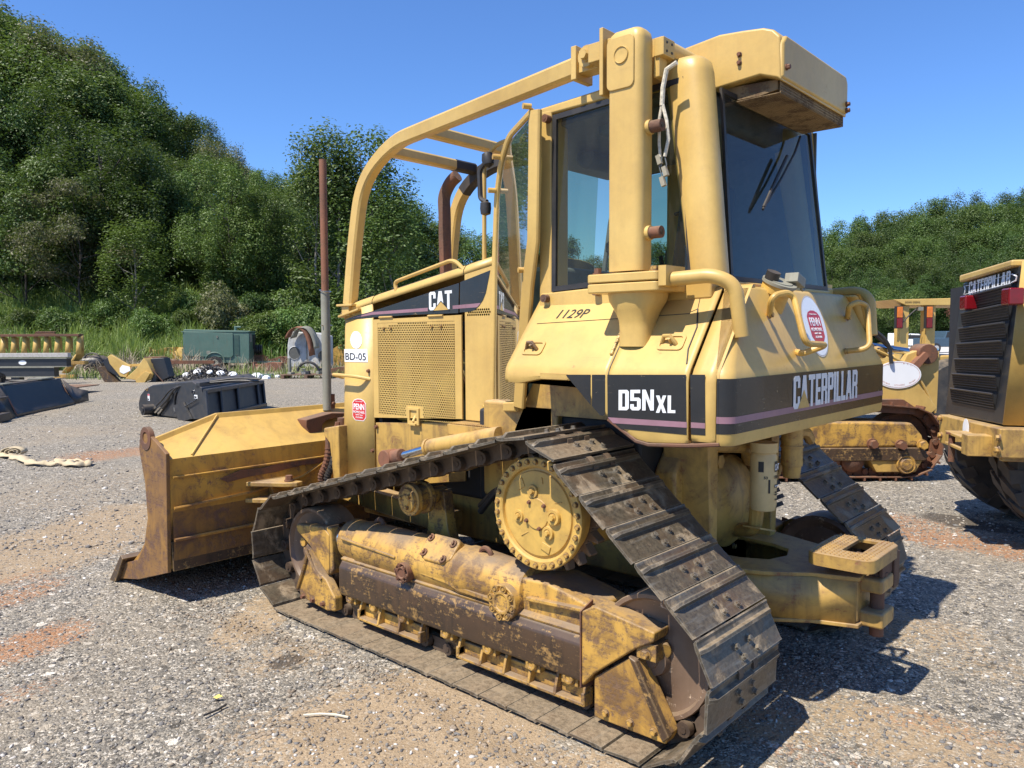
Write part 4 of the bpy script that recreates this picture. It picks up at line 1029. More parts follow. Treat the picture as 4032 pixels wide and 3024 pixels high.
sheet('stripe', tr4(TYY, (1136, 916), (1213, 921), (1213, 950), (1136, 946)), yd+.0012, M['mauve'], DOZ, .0008, 0)
def flank_text(s, p0, p1, p2, bold, mat, lift=.002, sh=0.):
    A = tr4(TYY, p0)[0]; B = tr4(TYY, p1)[0]; C_ = tr4(TYY, p2)[0]
    return blocks('model_lettering', s, (A[0], TYY, A[1]), (B[0]-A[0], 0, B[1]-A[1]), (0, 0, 1), C_[1]-A[1], A[0]-B[0], mat, DOZ, lift=lift, gap=.07)
flank_text('D5N', (743, 850), (935, 852), (743, 740), .035, M['white'], .003)
flank_text('XL', (946, 864), (1052, 866), (946, 770), .035, M['white'], .003)

# REAR lettering
A = at(1900+1688/1.3825, 1000+828/1.3825, 'x', -2.226); B = at(1900+2035/1.3825, 1000+772/1.3825, 'x', -2.226); C_ = at(1900+1686/1.3825, 1000+650/1.3825, 'x', -2.226)
zA = 1.322; 
blocks('lettering', 'CATERPILLAR', (-2.225, A.y, 1.325), (0, -1, 0), (0, 0, 1), .143, A.y-B.y, M['white'], tank, lift=.0035)
wl = (A.y-B.y)
MB().prism([(A.y-.05, 1.325), (A.y-.115, 1.405), (A.y-.18, 1.325)], 'x', -2.2296, -2.2303).build('emblem_triangle', M['yellow'], tank)
# slope numbers
nA = Vector((0, .24, .34)).normalized()
sl0 = Vector((0, .90, RT+.037)); sl1 = Vector((0, .66, 1.835)); SU = (sl1-sl0).normalized(); SN = Vector((-1, 0, 0)).cross(SU)
def on_slope(u, v, lift=.0):
    d = at(u, v, 'y', .8)-CAM; t = (sl0-CAM).dot(SN)/d.dot(SN); return CAM+d*t+SN*lift
A = on_slope(1900+400/1.3825, 1000+352/1.3825, .002); B = on_slope(1900+570/1.3825, 1000+345/1.3825, .002)
lettering('fleet_number', '1129P', A, (-1, 0, 0), SU, .052, abs(A.x-B.x), M['ink'], DOZ, bold=.0, font_shear=.3, ext=.0005)
def slope_box(b, c, w, h, d0, d1):
    """plate lying on the fender slope, centre c"""
    X = Vector((-1, 0, 0))
    mm = Matrix((X, SU, SN)).transposed().to_4x4(); mm.translation = c; b.box((-w/2, -h/2, d0), (w/2, h/2, d1), mm); return mm
# latches, hinge, seams on the slope
for (u, v, flip) in ((280, 513, 1), (1030, 482, 1)):
    c = on_slope(1900+u/1.3825, 1000+v/1.3825); X = Vector((-1, 0, 0))
    mm = Matrix((X, SU, SN)).transposed().to_4x4(); mm.translation = c
    g = MB(); o_ = rrect(-.06, .06, -.04, .04, .02); i_ = rrect(-.048, .048, -.029, .029, .014)
    n_ = len(o_); vs = [mm @ Vector((x, y, z)) for z, rr in ((.001, o_), (.006, o_), (.006, i_), (-.02, i_)) for x, y in rr]
    g.add(vs, [(k*n_+i, k*n_+(i+1) % n_, (k+1)*n_+(i+1) % n_, (k+1)*n_+i) for k in range(3) for i in range(n_)]+[tuple(3*n_+i for i in range(n_))])
    la = g.build('latch_recess', M['yellow'], DOZ)
    MB().tube([mm @ Vector(p) for p in ((-.045, .0, .0), (-.03, .015, .025), (.0, .012, .03), (.02, -.005, .01), (.025, -.01, -.01))], .009, 8).cyl(mm @ Vector((0, 0, 0)), mm @ Vector((0, 0, .03)), .008, n=8).build('latch_handle', M['yellow_worn'] if u < 500 else M['yellow'], la)
a = on_slope(1900+795/1.3825, 1000+372/1.3825, .006); b = on_slope(1900+690/1.3825, 1000+553/1.3825, .006)
a.x = b.x = (a.x+b.x)/2
g = MB()
for i in range(9):
    g.cyl(a.lerp(b, i/9), a.lerp(b, (i+.9)/9), .0075, n=8)
hg = g.build('door_hinge', paint('hinge_paint', YB, chips=.35, rust=(.03, .025, .02)), DOZ)
def seam(pts, nm='seam', w=.004, mat=None, parent=DOZ):
    g = MB().tube(pts, w/2, 5); return g.build(nm, mat or M['ink'], parent)
xs_ = XD0-.003
seam([(xs_, .931, RT-.02), (xs_, .917, RT+.018), (xs_, .902, RT+.037), (xs_, .80, 1.6565)])
seam([on_slope(1900+u/1.3825, 1000+v/1.3825, .001) for u, v in ((297, 380), (700, 355), (1130, 325))], w=.003)
seam([on_slope(1900+u/1.3825, 1000+v/1.3825, .001) for u, v in ((1172, 300), (1168, 400), (1120, 520), (1112, 600))], w=.007)
seam([on_slope(1900+u/1.3825, 1000+v/1.3825, .001) for u, v in ((1190, 215), (1172, 300), (1130, 318))], w=.003)
# rear slope: handles, decal, filler neck
r0 = Vector((-2.207, 0, RT+.037)); r1 = Vector((-2.12, 0, 1.835)); RU = (r1-r0).normalized(); RN = Vector((0, -1, 0)).cross(RU)
def on_rear(u, v, lift=0.):
    d = at(u, v, 'x', -2.1)-CAM; t = (r0-CAM).dot(RN)/d.dot(RN); return CAM+d*t+RN*lift
zr = lambda x, y, l=0.: on_rear(2900+x/1.4645, 1100+y/1.4645, l)
for pts in ([(190, 205), (200, 95), (290, 75), (330, 100), (395, 370), (525, 378), (375, 430), (345, 418)], [(640, 220), (650, 150), (700, 130), (755, 150), (770, 400), (625, 415)]):
    P = [zr(x, y) for x, y in pts]
    if len(pts) == 8: lifts = (.01, .06, .09, .10, .12, .13, .03, .0)
    else: lifts = (.01, .06, .09, .10, .11, .0)
    L = [Vector(p)+RN*l for p, l in zip(P, lifts)]
    # keep the drawn outline: move along the viewing ray instead of sideways
    L = []
    for (x, y), l in zip(pts, lifts):
        d = at(2900+x/1.4645, 1100+y/1.4645, 'x', -2.1)-CAM; t = (r0+RN*l-CAM).dot(RN)/d.dot(RN); L.append(CAM+d*t)
    g = MB().tube(fillet(L, .05, 6), .0135, 10); ha = g.build('rear_handle', M['yellow_casting'], DOZ)
    bolt(ha, L[0], .013, None, (-1, 0, 0)); bolt(ha, L[-1], .013, None, (-1, 0, 0))
def rear_disc(c, ry, ru, lift, mat, nm, n=40, poly=None):
    g = MB(); pts = poly or [(math.cos(2*PI*i/n), math.sin(2*PI*i/n)) for i in range(n)]
    g.add([c+Vector((0, -1, 0))*(a*ry)+RU*(b*ru)+RN*lift for a, b in pts], [tuple(range(len(pts)))]); return g.build(nm, mat, DOZ)
c = zr(450, 270); 
ry = abs(zr(335, 200).y-zr(562, 330).y)/2; 
rear_disc(c, .135, .150, .0015, plain('worn_sticker', (.62, .56, .50), .5, 0, .1), 'sticker_edge'); wd = rear_disc(c, .128, .142, .0022, M['whiteplain'], 'white_sticker')
octp = [(-.62, -.95), (.62, -.95), (.98, -.62), (.98, .62), (.7, .88), (.25, 1), (-.25, 1), (-.7, .88), (-.98, .62), (-.98, -.62)]
c2 = zr(455, 272)
rear_disc(c2, .082, .078, .003, M['red'], 'sticker', poly=octp)
sign_text(DOZ, c2, (0, -1, 0), RU, RN, .08, .078)
fc = dp(1672, 640, 'x', -2.12)
ax = Vector((-.42, .12, .9)).normalized()
g = MB().cyl(fc-ax*.12, fc+ax*.055, .06, n=28).cyl(fc+ax*.02, fc+ax*.055, .068, n=28); fn = g.build('filler_neck', M['yellow_casting'], DOZ)
MB().cyl(fc+ax*.057, fc+ax*.07, .075, n=28).cyl(fc+ax*.07, fc+ax*.074, .055, n=28).build('filler_cap', M['greypipe'], fn)
MB().cyl(fc+ax*.074+Vector((.03, .03, 0)), fc+ax*.115+Vector((.03, .03, 0)), .03, n=20).build('cap_knob', M['black'], fn)
pk = fc+ax*.08+Vector((-.035, -.07, -.005))
g = MB().box((-.03, -.045, -.02), (.03, .045, .022), Matrix.Translation(pk) @ Matrix.Rotation(.3, 4, 'X')).tube(arc(pk+Vector((-.01, -.06, -.02)), (0, 1, 0), (0, 0, 1), .02, -2.5, 1.5, 8), .007, 6)
g.build('padlock', M['greypipe'], fn, bevel=.004)
# ------------------------------------------------------------------ cab
CY = .69
_k = (CY-.615)/3.021
def sh(x, z): return (x-_k*(x+3.553), z-_k*(z-1.653))       # same line of sight, cab side at its true width
def quad_frame(b, P, w, n, th):
    """frame of width w round a quad of points P (list of 4 Vectors), extruded th along n"""
    c = sum(P, Vector())/4; n = Vector(n).normalized(); inn = []
    k = len(P)
    for i in range(k):
        p, q, r = P[i-1], P[i], P[(i+1) % k]
        e1 = (q-p).normalized(); e2 = (r-q).normalized()
        a1 = n.cross(e1); a2 = n.cross(e2)
        if a1.dot(c-q) < 0: a1 = -a1
        if a2.dot(c-q) < 0: a2 = -a2
        s = 1+a1.dot(a2); inn.append(q+(a1+a2)*(w/s))
    vs = [p+n*t for t in (0, th) for p in P] + [p+n*t for t in (0, th) for p in inn]; fs = []
    for i in range(k):
        j = (i+1) % k; fs += [(i, j, k+j, k+i), (2*k+i, 3*k+i, 3*k+j, 2*k+j), (k+i, k+j, 3*k+j, 3*k+i), (i, 2*k+i, 2*k+j, j)]
    b.add(vs, fs); return inn
SUB = []
for S in (1, -1):
    def Y(v): return v*S
    # sill and header along the side
    g = MB()
    g.prism([sh(*a) for a in ((-1.035, 1.775), (-1.98, 1.80), (-1.98, 1.90), (-1.045, 1.858))], 'y', Y(.56), Y(CY+.004))
    MB().prism([sh(*a) for a in ((-1.04, 2.725), (-1.04, 2.765), (-1.80, 2.80), (-1.80, 2.74))], 'y', Y(.50), Y(CY-.002)).build('cab_header', M['yellow'], DOZ, bevel=.01)
    side = g.build('cab_side_frame', M['yellow'], DOZ, bevel=.01)
    # front pillar beside the door, rounded rear pillar
    a_, b_ = sh(-1.035, 0)[0], sh(-1.115, 0)[0]; g = MB(); g.prism([(a_, .5*S), (a_, CY*S), (b_, CY*S), (b_, .56*S), (a_-.02, .5*S)], 'z', 1.80, 2.72)
    g.build('door_pillar', M['yellow'], DOZ, bevel=.012)
    for (x, z) in (sh(-1.10, 2.70), sh(-1.09, 1.83), sh(-1.40, 1.852)):
        MB().cyl((x, Y(CY), z), (x, Y(CY+.035), z), .019, n=16).cyl((x, Y(CY+.03), z), (x, Y(CY+.037), z), .009, n=6).build('guard_stud', M['rust'], side)
    # rear pillar leaning slightly
    g = MB(); n = 14
    lo = dp(1533, 600, 'y', .64); hi = dp(1487, 131, 'y', .61); PR_ = .92
    if S < 0: lo = Vector((lo.x+.03, -.50, lo.z)); hi = Vector((hi.x+.02, -.44, 2.72)); PR_ = .6
    vs = []; levs = [(0, .97), (.93, 1.22), (.975, 1.15), (.995, .95), (1, .7)]
    for t, f in levs:
        c = lo.lerp(hi, t)
        for i in range(n*2):
            a = 2*PI*i/(n*2); vs.append(c+Vector((math.copysign(abs(math.cos(a))**.75, math.cos(a))*.088*f*PR_, math.copysign(abs(math.sin(a))**.75, math.sin(a))*.073*f*PR_, 0)))
    k = n*2
    g.add(vs, [(i*k+j, i*k+(j+1) % k, (i+1)*k+(j+1) % k, (i+1)*k+j) for i in range(len(levs)-1) for j in range(k)]+[tuple(range(k)), tuple(4*k+j for j in range(k-1, -1, -1))])
    g.build('rear_pillar', M['yellow'], DOZ, sharp=50)
    # side window with black seal
    P = [Vector((sh(x, z)[0], Y(CY-.012), sh(x, z)[1])) for x, z in ((-1.118, 1.862), (-1.895, 1.905), (-1.838, 2.745), (-1.125, 2.715))]
    g = MB(); inn = quad_frame(g, P, .024, (0, S, 0), .016)
    sw = g.build('window_seal', M['black'], DOZ)
    g = MB().add([p+Vector((0, .006*S, 0)) for p in inn], [(0, 1, 2, 3)]); g.build('window_pane', M['glass'], sw)
    # tall door pane, set at an angle between hood and pillar
    q = lambda u, v, yv: dp(u, v, 'y', yv)
    if S > 0:
        T1 = q(1105, 300, .50); T2 = q(1152, 244, .60); T3 = q(1122, 700, .575)
        pA, pn = Vector((-.588, .485, 2)), Vector((.47, .883, 0)).normalized()
        def pq(u, v):
            d = dp(u, v, 'y', .5)-CAM; return CAM+d*((pA-CAM).dot(pn)/d.dot(pn))
        pane = [pq(*p_) for p_ in ((1066, 868), (1071, 560), (1076, 420), (1086, 352), (1103, 303), (1150, 250), (1146, 400), (1142, 520), (1128, 620), (1112, 866))]
    DPT = pane if S > 0 else [Vector((p.x, -p.y, p.z)) for p in DPT]
    g = MB().add(DPT, [tuple(range(len(DPT)))]); dg = g.build('door_pane', M['glass_door'] if S > 0 else M['glass'], DOZ, sharp=180)
    DP = DPT
    # door frame: front edge post, roof curve, lower rail, rear post
    g = MB(); up = (0, 0, 1)
    fr_ = [DP[0]+Vector((.012, -.004*S, -.02)), DP[1]+Vector((.012, -.004*S, 0)), DP[2]+Vector((.013, -.004*S, 0)), DP[3]+Vector((.014, -.004*S, .01)), DP[4]+Vector((.012, -.0*S, .02)), DP[5]+Vector((.0, 0, .022))]
    g.sweep(fillet(fr_, .05, 4), rsec(.03, .022, .005), up=(0, 1, 0))
    g.sweep([DP[0]+Vector((.012, 0, -.03)), DP[9]+Vector((-.01, 0, -.03))], rsec(.03, .05, .006))
    rr = [DP[5]+Vector((-.022, .004*S, .02)), DP[6]+Vector((-.028, .004*S, 0)), DP[7]+Vector((-.035, .004*S, 0)), DP[8]+Vector((-.042, .005*S, 0)), DP[9]+Vector((-.035, .004*S, -.03))]
    g.sweep(rr, rsec(.03, .07, .008), up=(1, 0, 0))
    g.build('door_frame', M['yellow'] if S > 0 else M['greygear'], DOZ, bevel=.002)
    if S > 0:
        for (x, y) in ((1075, 413), (1074, 470), (1062, 505), (1120, 240), (1150, 228)):
            pass
        for pnt in (DP[3]+Vector((.01, .01, .03)), DP[5]+Vector((.0, .01, .04)), DP[8]+Vector((-.035, .012, .08)), DP[2]+Vector((.01, .01, .02)), DP[0]+Vector((.02, .01, -.03))):
            MB().cyl(pnt, pnt+Vector((.02, .035, 0)), .014, n=12).build('guard_stud', M['yellow_casting'], dg)
        # wiper: black arm and blade in front of the glass
        w0 = q(1122, 610, .60); w1 = q(1124, 540, .60); w2 = q(1133, 560, .60); w3 = q(1140, 410, .60)
        g = MB().tube([w0, q(1125, 545, .60), q(1130, 500, .595), q(1140, 420, .595)], .005, 6).box((-.012, -.01, -.035), (.012, .012, .035), Matrix.Translation(w0)).cyl(w0+Vector((0, .0, -.03)), w0+Vector((0, .03, -.03)), .018, n=10)
        g.tube([q(1130, 585, .597), q(1132, 500, .597), q(1142, 405, .597)], .004, 5)
        g.build('door_wiper', M['black'], DOZ)
    if S < 0: continue
    # black mirror housing ahead of the door and the tall hand rail
    hr = [Vector((-.46, Y(.41), 2.06)), Vector((-.47, Y(.415), 2.62)), Vector((-.56, Y(.42), 2.70)), Vector((-.68, Y(.45), 2.70))]
    MB().tube(fillet(hr, .10, 6), .0125, 8).build('hand_rail', M['yellow'], DOZ)
    g = MB(); mz = 2.50
    g.tube(fillet([(-.56, Y(.49), 2.38), (-.51, Y(.49), 2.40), (-.50, Y(.485), 2.56), (-.545, Y(.48), 2.60)], .05, 5), .014, 8).lathe([(0, -.04), (.028, -.03), (.032, .0), (.03, .03), (.0, .045)], (-.55, Y(.49), 2.345), (0, 0, 1), 12).lathe([(0, -.05), (.03, -.03), (.036, .0), (.03, .03), (.0, .045)], (-.565, Y(.485), 2.61), (.2, 0, 1), 12)
    g.build('work_light_housing', M['black'], DOZ)
# front wall of the cab: windshield between the door panes
g = MB().add([(-.63, .40, 1.95), (-.63, -.40, 1.95), (-.68, -.39, 2.66), (-.68, .39, 2.66)], [(0, 1, 2, 3)]); g.build('windshield_pane', M['glass'], DOZ)
g = MB().box((-.72, -.40, 2.63), (-.66, .40, 2.69)); g.build('windshield_frame', M['dark'], DOZ)
# roof: outer skin, dark liner
g = MB()
rf = [(-.74, .42, 2.67), (-1.08, .64, 2.72), (-1.83, .62, 2.765), (-1.85, -.60, 2.765), (-1.08, -.64, 2.72), (-.74, -.42, 2.67)]
g.add([(x, y, z) for x, y, z in rf]+[(x+(.02 if x > -.8 else 0), y*.97, z+.045) for x, y, z in rf], [(0, 1, 2, 3, 4, 5), (11, 10, 9, 8, 7, 6)]+[(i, (i+1) % 6, 6+(i+1) % 6, 6+i) for i in range(6)])
g.build('cab_roof', M['yellow'], DOZ, bevel=.012)
g = MB(); g.add([(x*.99-.005, y*.96, z-.006) for x, y, z in rf]+[(x*.99-.005, y*.96, z-.07) for x, y, z in rf], [(0, 1, 2, 3, 4, 5), (11, 10, 9, 8, 7, 6)]+[(i, (i+1) % 6, 6+(i+1) % 6, 6+i) for i in range(6)])
g.build('roof_liner', M['greygear'], DOZ)
# rear window
rw = [Vector((-2.028, .555, 1.875)), Vector((-2.028, -.555, 1.875)), Vector((-1.945, -.50, 2.70)), Vector((-1.945, .50, 2.70))]
nR = Vector((-1, 0, .08))
g = MB(); inn = quad_frame(g, rw, .020, nR, .012); rs = g.build('rear_window_seal', M['black'], DOZ)
MB().add([p+nR.normalized()*.004 for p in inn], [(0, 1, 2, 3)]).build('rear_window_pane', M['glass_rear'], rs)
g = MB().prism([(-.56, 1.80), (.56, 1.80), (.56, 1.874), (-.56, 1.874)], 'x', -2.05, -1.99)
g.build('rear_window_frame', M['yellow'], DOZ, bevel=.008)
g = MB().sweep([(-2.00, -.575, 1.87), (-1.935, -.525, 2.72)], rsec(.04, .03, .006), up=(1, 0, 0)); g.build('rear_edge_trim', M['yellow'], DOZ)
# rear wiper
on = lambda u, v: (lambda d: CAM+d*((rw[0]-CAM).dot(nR)/d.dot(nR)))(dp(u, v, 'x', -2.0)-CAM)+nR.normalized()*.03
g = MB().tube([on(1716, 298), on(1703, 335), on(1672, 393), on(1634, 455)], .006, 6).tube([on(1687, 340), on(1662, 392), on(1636, 450)], .008, 6)
g.build('rear_wiper', M['black'], DOZ)
# lower cab walls behind the doors
g = MB()
for S in (1, -1): MB().box((-1.95, min(.56*S, .62*S), 1.25), (-1.14, max(.56*S, .62*S), 1.78)).build('cab_lower_wall', M['yellow_dirty'], DOZ)
g.box((-2.0, -.55, 1.25), (-1.96, .55, 1.84)); g.box((-1.96, -.55, 1.22), (-.62, .55, 1.26)); g.build('cab_lower_wall', M['yellow_dirty'], DOZ)
g = MB()
for S in (1, -1): MB().prism([(-1.14, .80), (-.90, .84), (-.84, 1.16), (-1.0, 1.46), (-1.14, 1.50)], 'y', .55*S, .60*S).build('cab_side_support', M['yellow_dirty'], DOZ, bevel=.015)
MB().box((-1.97, -.545, 1.86), (-1.42, -.535, 2.70)).build('rear_quarter_trim', M['greygear'], DOZ)
# interior: seat, console, levers, header, visor, wheel column
g = MB().box((-1.62, -.24, 1.62), (-1.20, .24, 1.76)); g.prism([(-1.62, 1.72), (-1.50, 1.72), (-1.60, 2.42), (-1.70, 2.42)], 'y', -.22, .22)
g.build('operator_seat', M['black'], DOZ, bevel=.05, seg=3)
g = MB().box((-1.7, .26, 1.3), (-1.2, .40, 1.92)).box((-1.7, -.42, 1.3), (-1.1, -.28, 1.95)); g.box((-.92, -.35, 1.3), (-.72, .35, 2.02)); g.build('console', M['greygear'], DOZ, bevel=.03)
g = MB().tube([(-1.3, .33, 1.9), (-1.27, .33, 2.06)], .012, 8).lathe([(0, -.03), (.022, -.01), (.02, .03), (0, .045)], (-1.265, .33, 2.08), (0, 0, 1), 10).tube([(-1.2, -.35, 1.9), (-1.15, -.35, 2.1)], .014, 8)
g.build('control_lever', M['black'], DOZ)
g = MB().box((-1.85, -.5, 2.60), (-1.3, .5, 2.74)).cyl((-1.0, -.3, 2.62), (-1.0, .2, 2.60), .06, n=12); g.build('overhead_console', M['greygear'], DOZ, bevel=.03)
g = MB().tube(fillet([(-1.16, -.50, 2.36), (-1.26, -.46, 2.36), (-1.26, -.46, 2.14), (-1.16, -.50, 2.14)], .04, 4), .012, 8); g.build('inner_grab_handle', M['black'], DOZ)
g = MB().box((-1.12, -.61, 2.02), (-1.05, -.57, 2.16)); g.build('hinge_box', M['greygear'], DOZ)
# ------------------------------------------------------------------ ROPS posts and beam
g = MB()
for S in (1, -1):
    g = MB(); sec_ = rsec(.19, .155, .045)
    x0 = -1.715; y0 = .825*S
    n = len(sec_); sec2 = []
    # finer rounding
    for cx, cy, a in ((.158/2-.035, .115/2-.035, 0), (-.158/2+.015, .115/2-.015, PI/2), (-.158/2+.015, -.115/2+.015, PI), (.158/2-.035, -.115/2+.035, 1.5*PI)):
        rr = .035 if cx > 0 else .015
        sec2 += [(cx+rr*math.cos(a+PI/2*i/5), cy+rr*math.sin(a+PI/2*i/5)) for i in range(6)]
    k = len(sec2); vs = []
    for z in (1.915, 2.80, 2.86, 2.885, 2.90):
        f = {2.885: .93, 2.90: .75}.get(z, 1)
        vs += [(x0-a*f, y0+b*f*S, z) for a, b in sec2]
    g.add(vs, [(i*k+j, i*k+(j+1) % k, (i+1)*k+(j+1) % k, (i+1)*k+j) for i in range(4) for j in range(k)]+[tuple(range(k)), tuple(4*k+j for j in range(k-1, -1, -1))])
    po = g.build('rops_post', M['yellow'], DOZ, sharp=50)
    g = MB().prism(rrect(-1.765, -1.632, 2.66, 2.872, .025), 'y', (.88)*S, (.889)*S)
    pl_ = g.build('post_plate', M['yellow'], po, bevel=.003)
    MB().lathe([(0, .0), (.03, .002), (.033, .006), (.036, .0), (.036, -.005)], (-1.705, .889*S, 2.795), (0, S, 0), 24).build('round_boss', M['yellow'], pl_)
    # base flange and bell shaped foot
    g = MB().prism(rrect(-1.90, -1.55, .66, .92, .02) if S > 0 else rrect(-1.90, -1.55, -.92, -.66, .02), 'z', 1.868, 1.905).prism(rrect(-1.90, -1.55, .66, .92, .02) if S > 0 else rrect(-1.90, -1.55, -.92, -.66, .02), 'z', 1.825, 1.864)
    fl = g.build('post_flange', M['yellow'], po, bevel=.006)
    for x, y in ((-1.59, .89), (-1.87, .89), (-1.87, .70), (-1.59, .70), (-1.845, .80)): bolt(fl, (x, y*S, 1.905), .017, BOLTR if x > -1.6 else BOLT, (0, 0, 1))
    g = MB(); lv = [(1.828, .125, .10), (1.79, .118, .095), (1.75, .092, .082), (1.71, .075, .07), (1.68, .072, .068), (1.60, .072, .068)]; vs = []; k = 24
    for z, a, b in lv: vs += [(-1.735+a*math.copysign(abs(math.cos(t))**.7, math.cos(t)), (.80*S)+b*math.copysign(abs(math.sin(t))**.7, math.sin(t)), z) for t in [2*PI*i/k for i in range(k)]]
    g.add(vs, [(i*k+j, i*k+(j+1) % k, (i+1)*k+(j+1) % k, (i+1)*k+j) for i in range(len(lv)-1) for j in range(k)])
    g.build('post_foot', M['yellow'], po, sharp=60)
    for z in (2.50, 2.07):
        MB().cyl((-1.77, .82*S, z), (-1.81, .82*S, z), .032, .03, n=16).build('stud_weld', M['yellow'], po)
        MB().cyl((-1.77, .82*S, z), (-1.86, .82*S, z), .025, n=20).cyl((-1.858, .82*S, z), (-1.862, .82*S, z), .011, n=6, mi=1).build('guard_stud', [M['rust'], M['ink']], po)
    # tubular handle from the foot to the tank
    hp = [Vector((-1.87, .84*S, 1.875)), Vector((-2.07, .84*S, 1.875)), Vector((-2.17, .80*S, 1.86)), Vector((-2.20, .76*S, 1.64))]
    if S > 0:
        g = MB().tube(fillet([(-1.90, .86, 1.87), (-2.10, .83, 1.88), (-2.175, .80, 1.84), (-2.195, .78, 1.64)], .09, 7), .029, 14)
    else:
        g = MB().tube(fillet([(-1.90, -.86, 1.87), (-2.10, -.83, 1.88), (-2.175, -.80, 1.84), (-2.195, -.78, 1.64)], .09, 7), .029, 14)
    g.box((-1.935, min(.76*S, .91*S), 1.845), (-1.90, max(.76*S, .91*S), 1.925))
    g.build('rear_corner_rail', M['yellow'], DOZ, bevel=.004)
g = MB().sweep([(-1.745, -.73, 2.835), (-1.745, .73, 2.835)], rsec(.17, .11, .03)); bm_ = g.build('rops_beam', M['yellow'], DOZ, sharp=50)
g = MB().box((-1.845, .70, 2.79), (-1.80, .79, 2.865)).box((-1.82, .72, 2.71), (-1.79, .78, 2.80))
lb = g.build('lamp_bracket', M['yellow'], bm_, bevel=.004)
g = MB()
for y in (.725, .765):
    for z in (2.81, 2.845): g.cyl((-1.845, y, z), (-1.847, y, z), .006, n=8)
g.build('bracket_holes', M['ink'], lb)
# beige wiring hanging from the beam
w = lambda u, v: dp(u, v, 'y', .78)
path_ = [w(1462, 135), w(1440, 150), w(1432, 190), w(1430, 228)]
g = MB().tube(path_, .010, 8)
g.tube([w(1430, 225), w(1424, 260), w(1424, 310), w(1426, 340)], .0065, 7).tube([w(1431, 225), w(1440, 260), w(1444, 300), w(1436, 338)], .0075, 7)
ca = g.build('wiring_loom', plain('woven_sleeve', (.58, .52, .40), .85, 0, .3, vscale=60, bump=.6), DOZ)
g = MB().tube([w(1426, 340), w(1424, 360), w(1432, 388)], .003, 6).tube([w(1436, 338), w(1440, 355), w(1436, 372)], .003, 6).tube([w(1430, 338), w(1428, 360)], .003, 6); g.build('loose_wire', M['greygear'], ca)
g = MB()
for (u, v) in ((1432, 392), (1437, 370), (1424, 345)): g.box((-.009, -.009, -.02), (.009, .009, .02), Matrix.Translation(w(u, v)) @ Matrix.Rotation(.3, 4, 'Y'))
g.build('connector', plain('dusty_plastic', (.30, .27, .2), .7), ca)
# ------------------------------------------------------------------ air conditioner over the rear window
ya = .385
q = tr2(ya, (1000, 200), (1015, 172), (1060, 148), (1260, 82), (1400, 58), (1520, 42), (1580, 52), (1622, 80), (1640, 130), (1655, 322), (1600, 316), (1500, 300), (1215, 388), (1190, 260), (1120, 215))
q[9] = (-2.17, q[9][1]); q[8] = (-2.165, q[8][1])
q = [(x, z+(.018 if i in (3, 4, 5, 6) else .010 if i in (2, 7) else 0)) for i, (x, z) in enumerate(q)]
zt_ = q[6][1]
g = MB().prism(q, 'y', -ya-.01, ya+.01); ac = g.build('air_conditioner', M['yellow'], DOZ, bevel=.03, seg=4)
zb = q[9][1]
g = MB().prism([(-ya-.005, zb+.014), (ya+.004, zb+.010), (ya+.004, zt_-.055), (ya-.03, zt_-.022), (-ya+.02, zt_-.022), (-ya-.005, zt_-.055)], 'x', -2.150, -2.178)
rp = g.build('rear_panel', M['yellow'], ac, bevel=.018, seg=3)
for y, z in ((ya-.025, zb+.06), (-ya+.02, zb+.06), (-ya+.02, zb+.03)): bolt(rp, (-2.178, y, z), .011, BOLTR, (-1, 0, 0))
for z in (q[4][1]-.10, q[4][1]-.135): bolt(ac, (-1.985, ya+.01, z), .009, BOLTR)
# perforated tray below
M['rustmesh'] = paint('rusty_mesh', (.30, .20, .09), (.20, .13, .06), chips=.3, rust=(.06, .035, .02), grime=.6, dust=0, rough=.8)
g = MB().prism([(-1.93, zb-.03), (-2.06, zb-.033), (-2.14, zb-.022), (-2.14, zb+.02), (-1.90, zb+.03)], 'y', -ya+.01, ya-.03)
gt = g.build('condenser_tray', M['rustmesh'], ac)
g = MB()
P0 = Vector((-1.96, 0, zb-.036)); P1 = Vector((-2.15, 0, zb-.040))
ny, nx = 56, 15
for i in range(ny+1):
    y = -ya+(2*ya-.025)*i/ny; g.box((-2.15, y-.0035, zb-.0405), (-1.955, y+.0035, zb-.0375))
for i in range(nx+1):
    x = -1.958-.19*i/nx; g.box((x-.0035, -ya, zb-.041), (x+.0035, ya-.025, zb-.038))
for i in range(ny+1):
    y = -ya+(2*ya-.025)*i/ny; g.box((-2.157, y-.003, zb-.04), (-2.153, y+.003, zb+.01))
for i in range(4): g.box((-2.158, -ya, zb-.03+.012*i-.002), (-2.153, ya-.025, zb-.03+.012*i+.002))
g.build('condenser_mesh', M['rustmesh'], gt, kind='stuff')
# ------------------------------------------------------------------ rusty pole standing on the blade
PB = Vector((1.40, HB.y, HB.z))
pt = dp(697, 345, 'x', 1.40)
ptn = pt-PB; 
pole = thing('marker_pole', 'tall thin steel pole standing on the blade, rusty above and grey below', 'pole', PB)
mid = ptn*.475
MB().cyl((0, 0, -.02), mid, .033, n=20).build('lower_pipe', M['greypipe'], pole)
MB().cyl(mid-ptn*.02, ptn, .027, n=20).build('upper_pipe', M['rust_light'], pole)
g = MB().tube(arc(mid+Vector((0, 0, -.0)), (1, 0, .25), (0, 1, 0), .042, 0, 2*PI, 20), .003, 5)
g.cyl(ptn*.335+Vector((-.01, -.05, 0)), ptn*.335+Vector((-.01, .05, 0)), .004, n=8); g.build('clamp_wire', M['rod'], pole)
MB().box((-.03, -.05, -.01), (.03, .0, .10)).hexbolt((-.03, -.03, .03), (-1, 0, 0), .015, .02).build('pole_clamp', M['rust'], pole, bevel=.004)
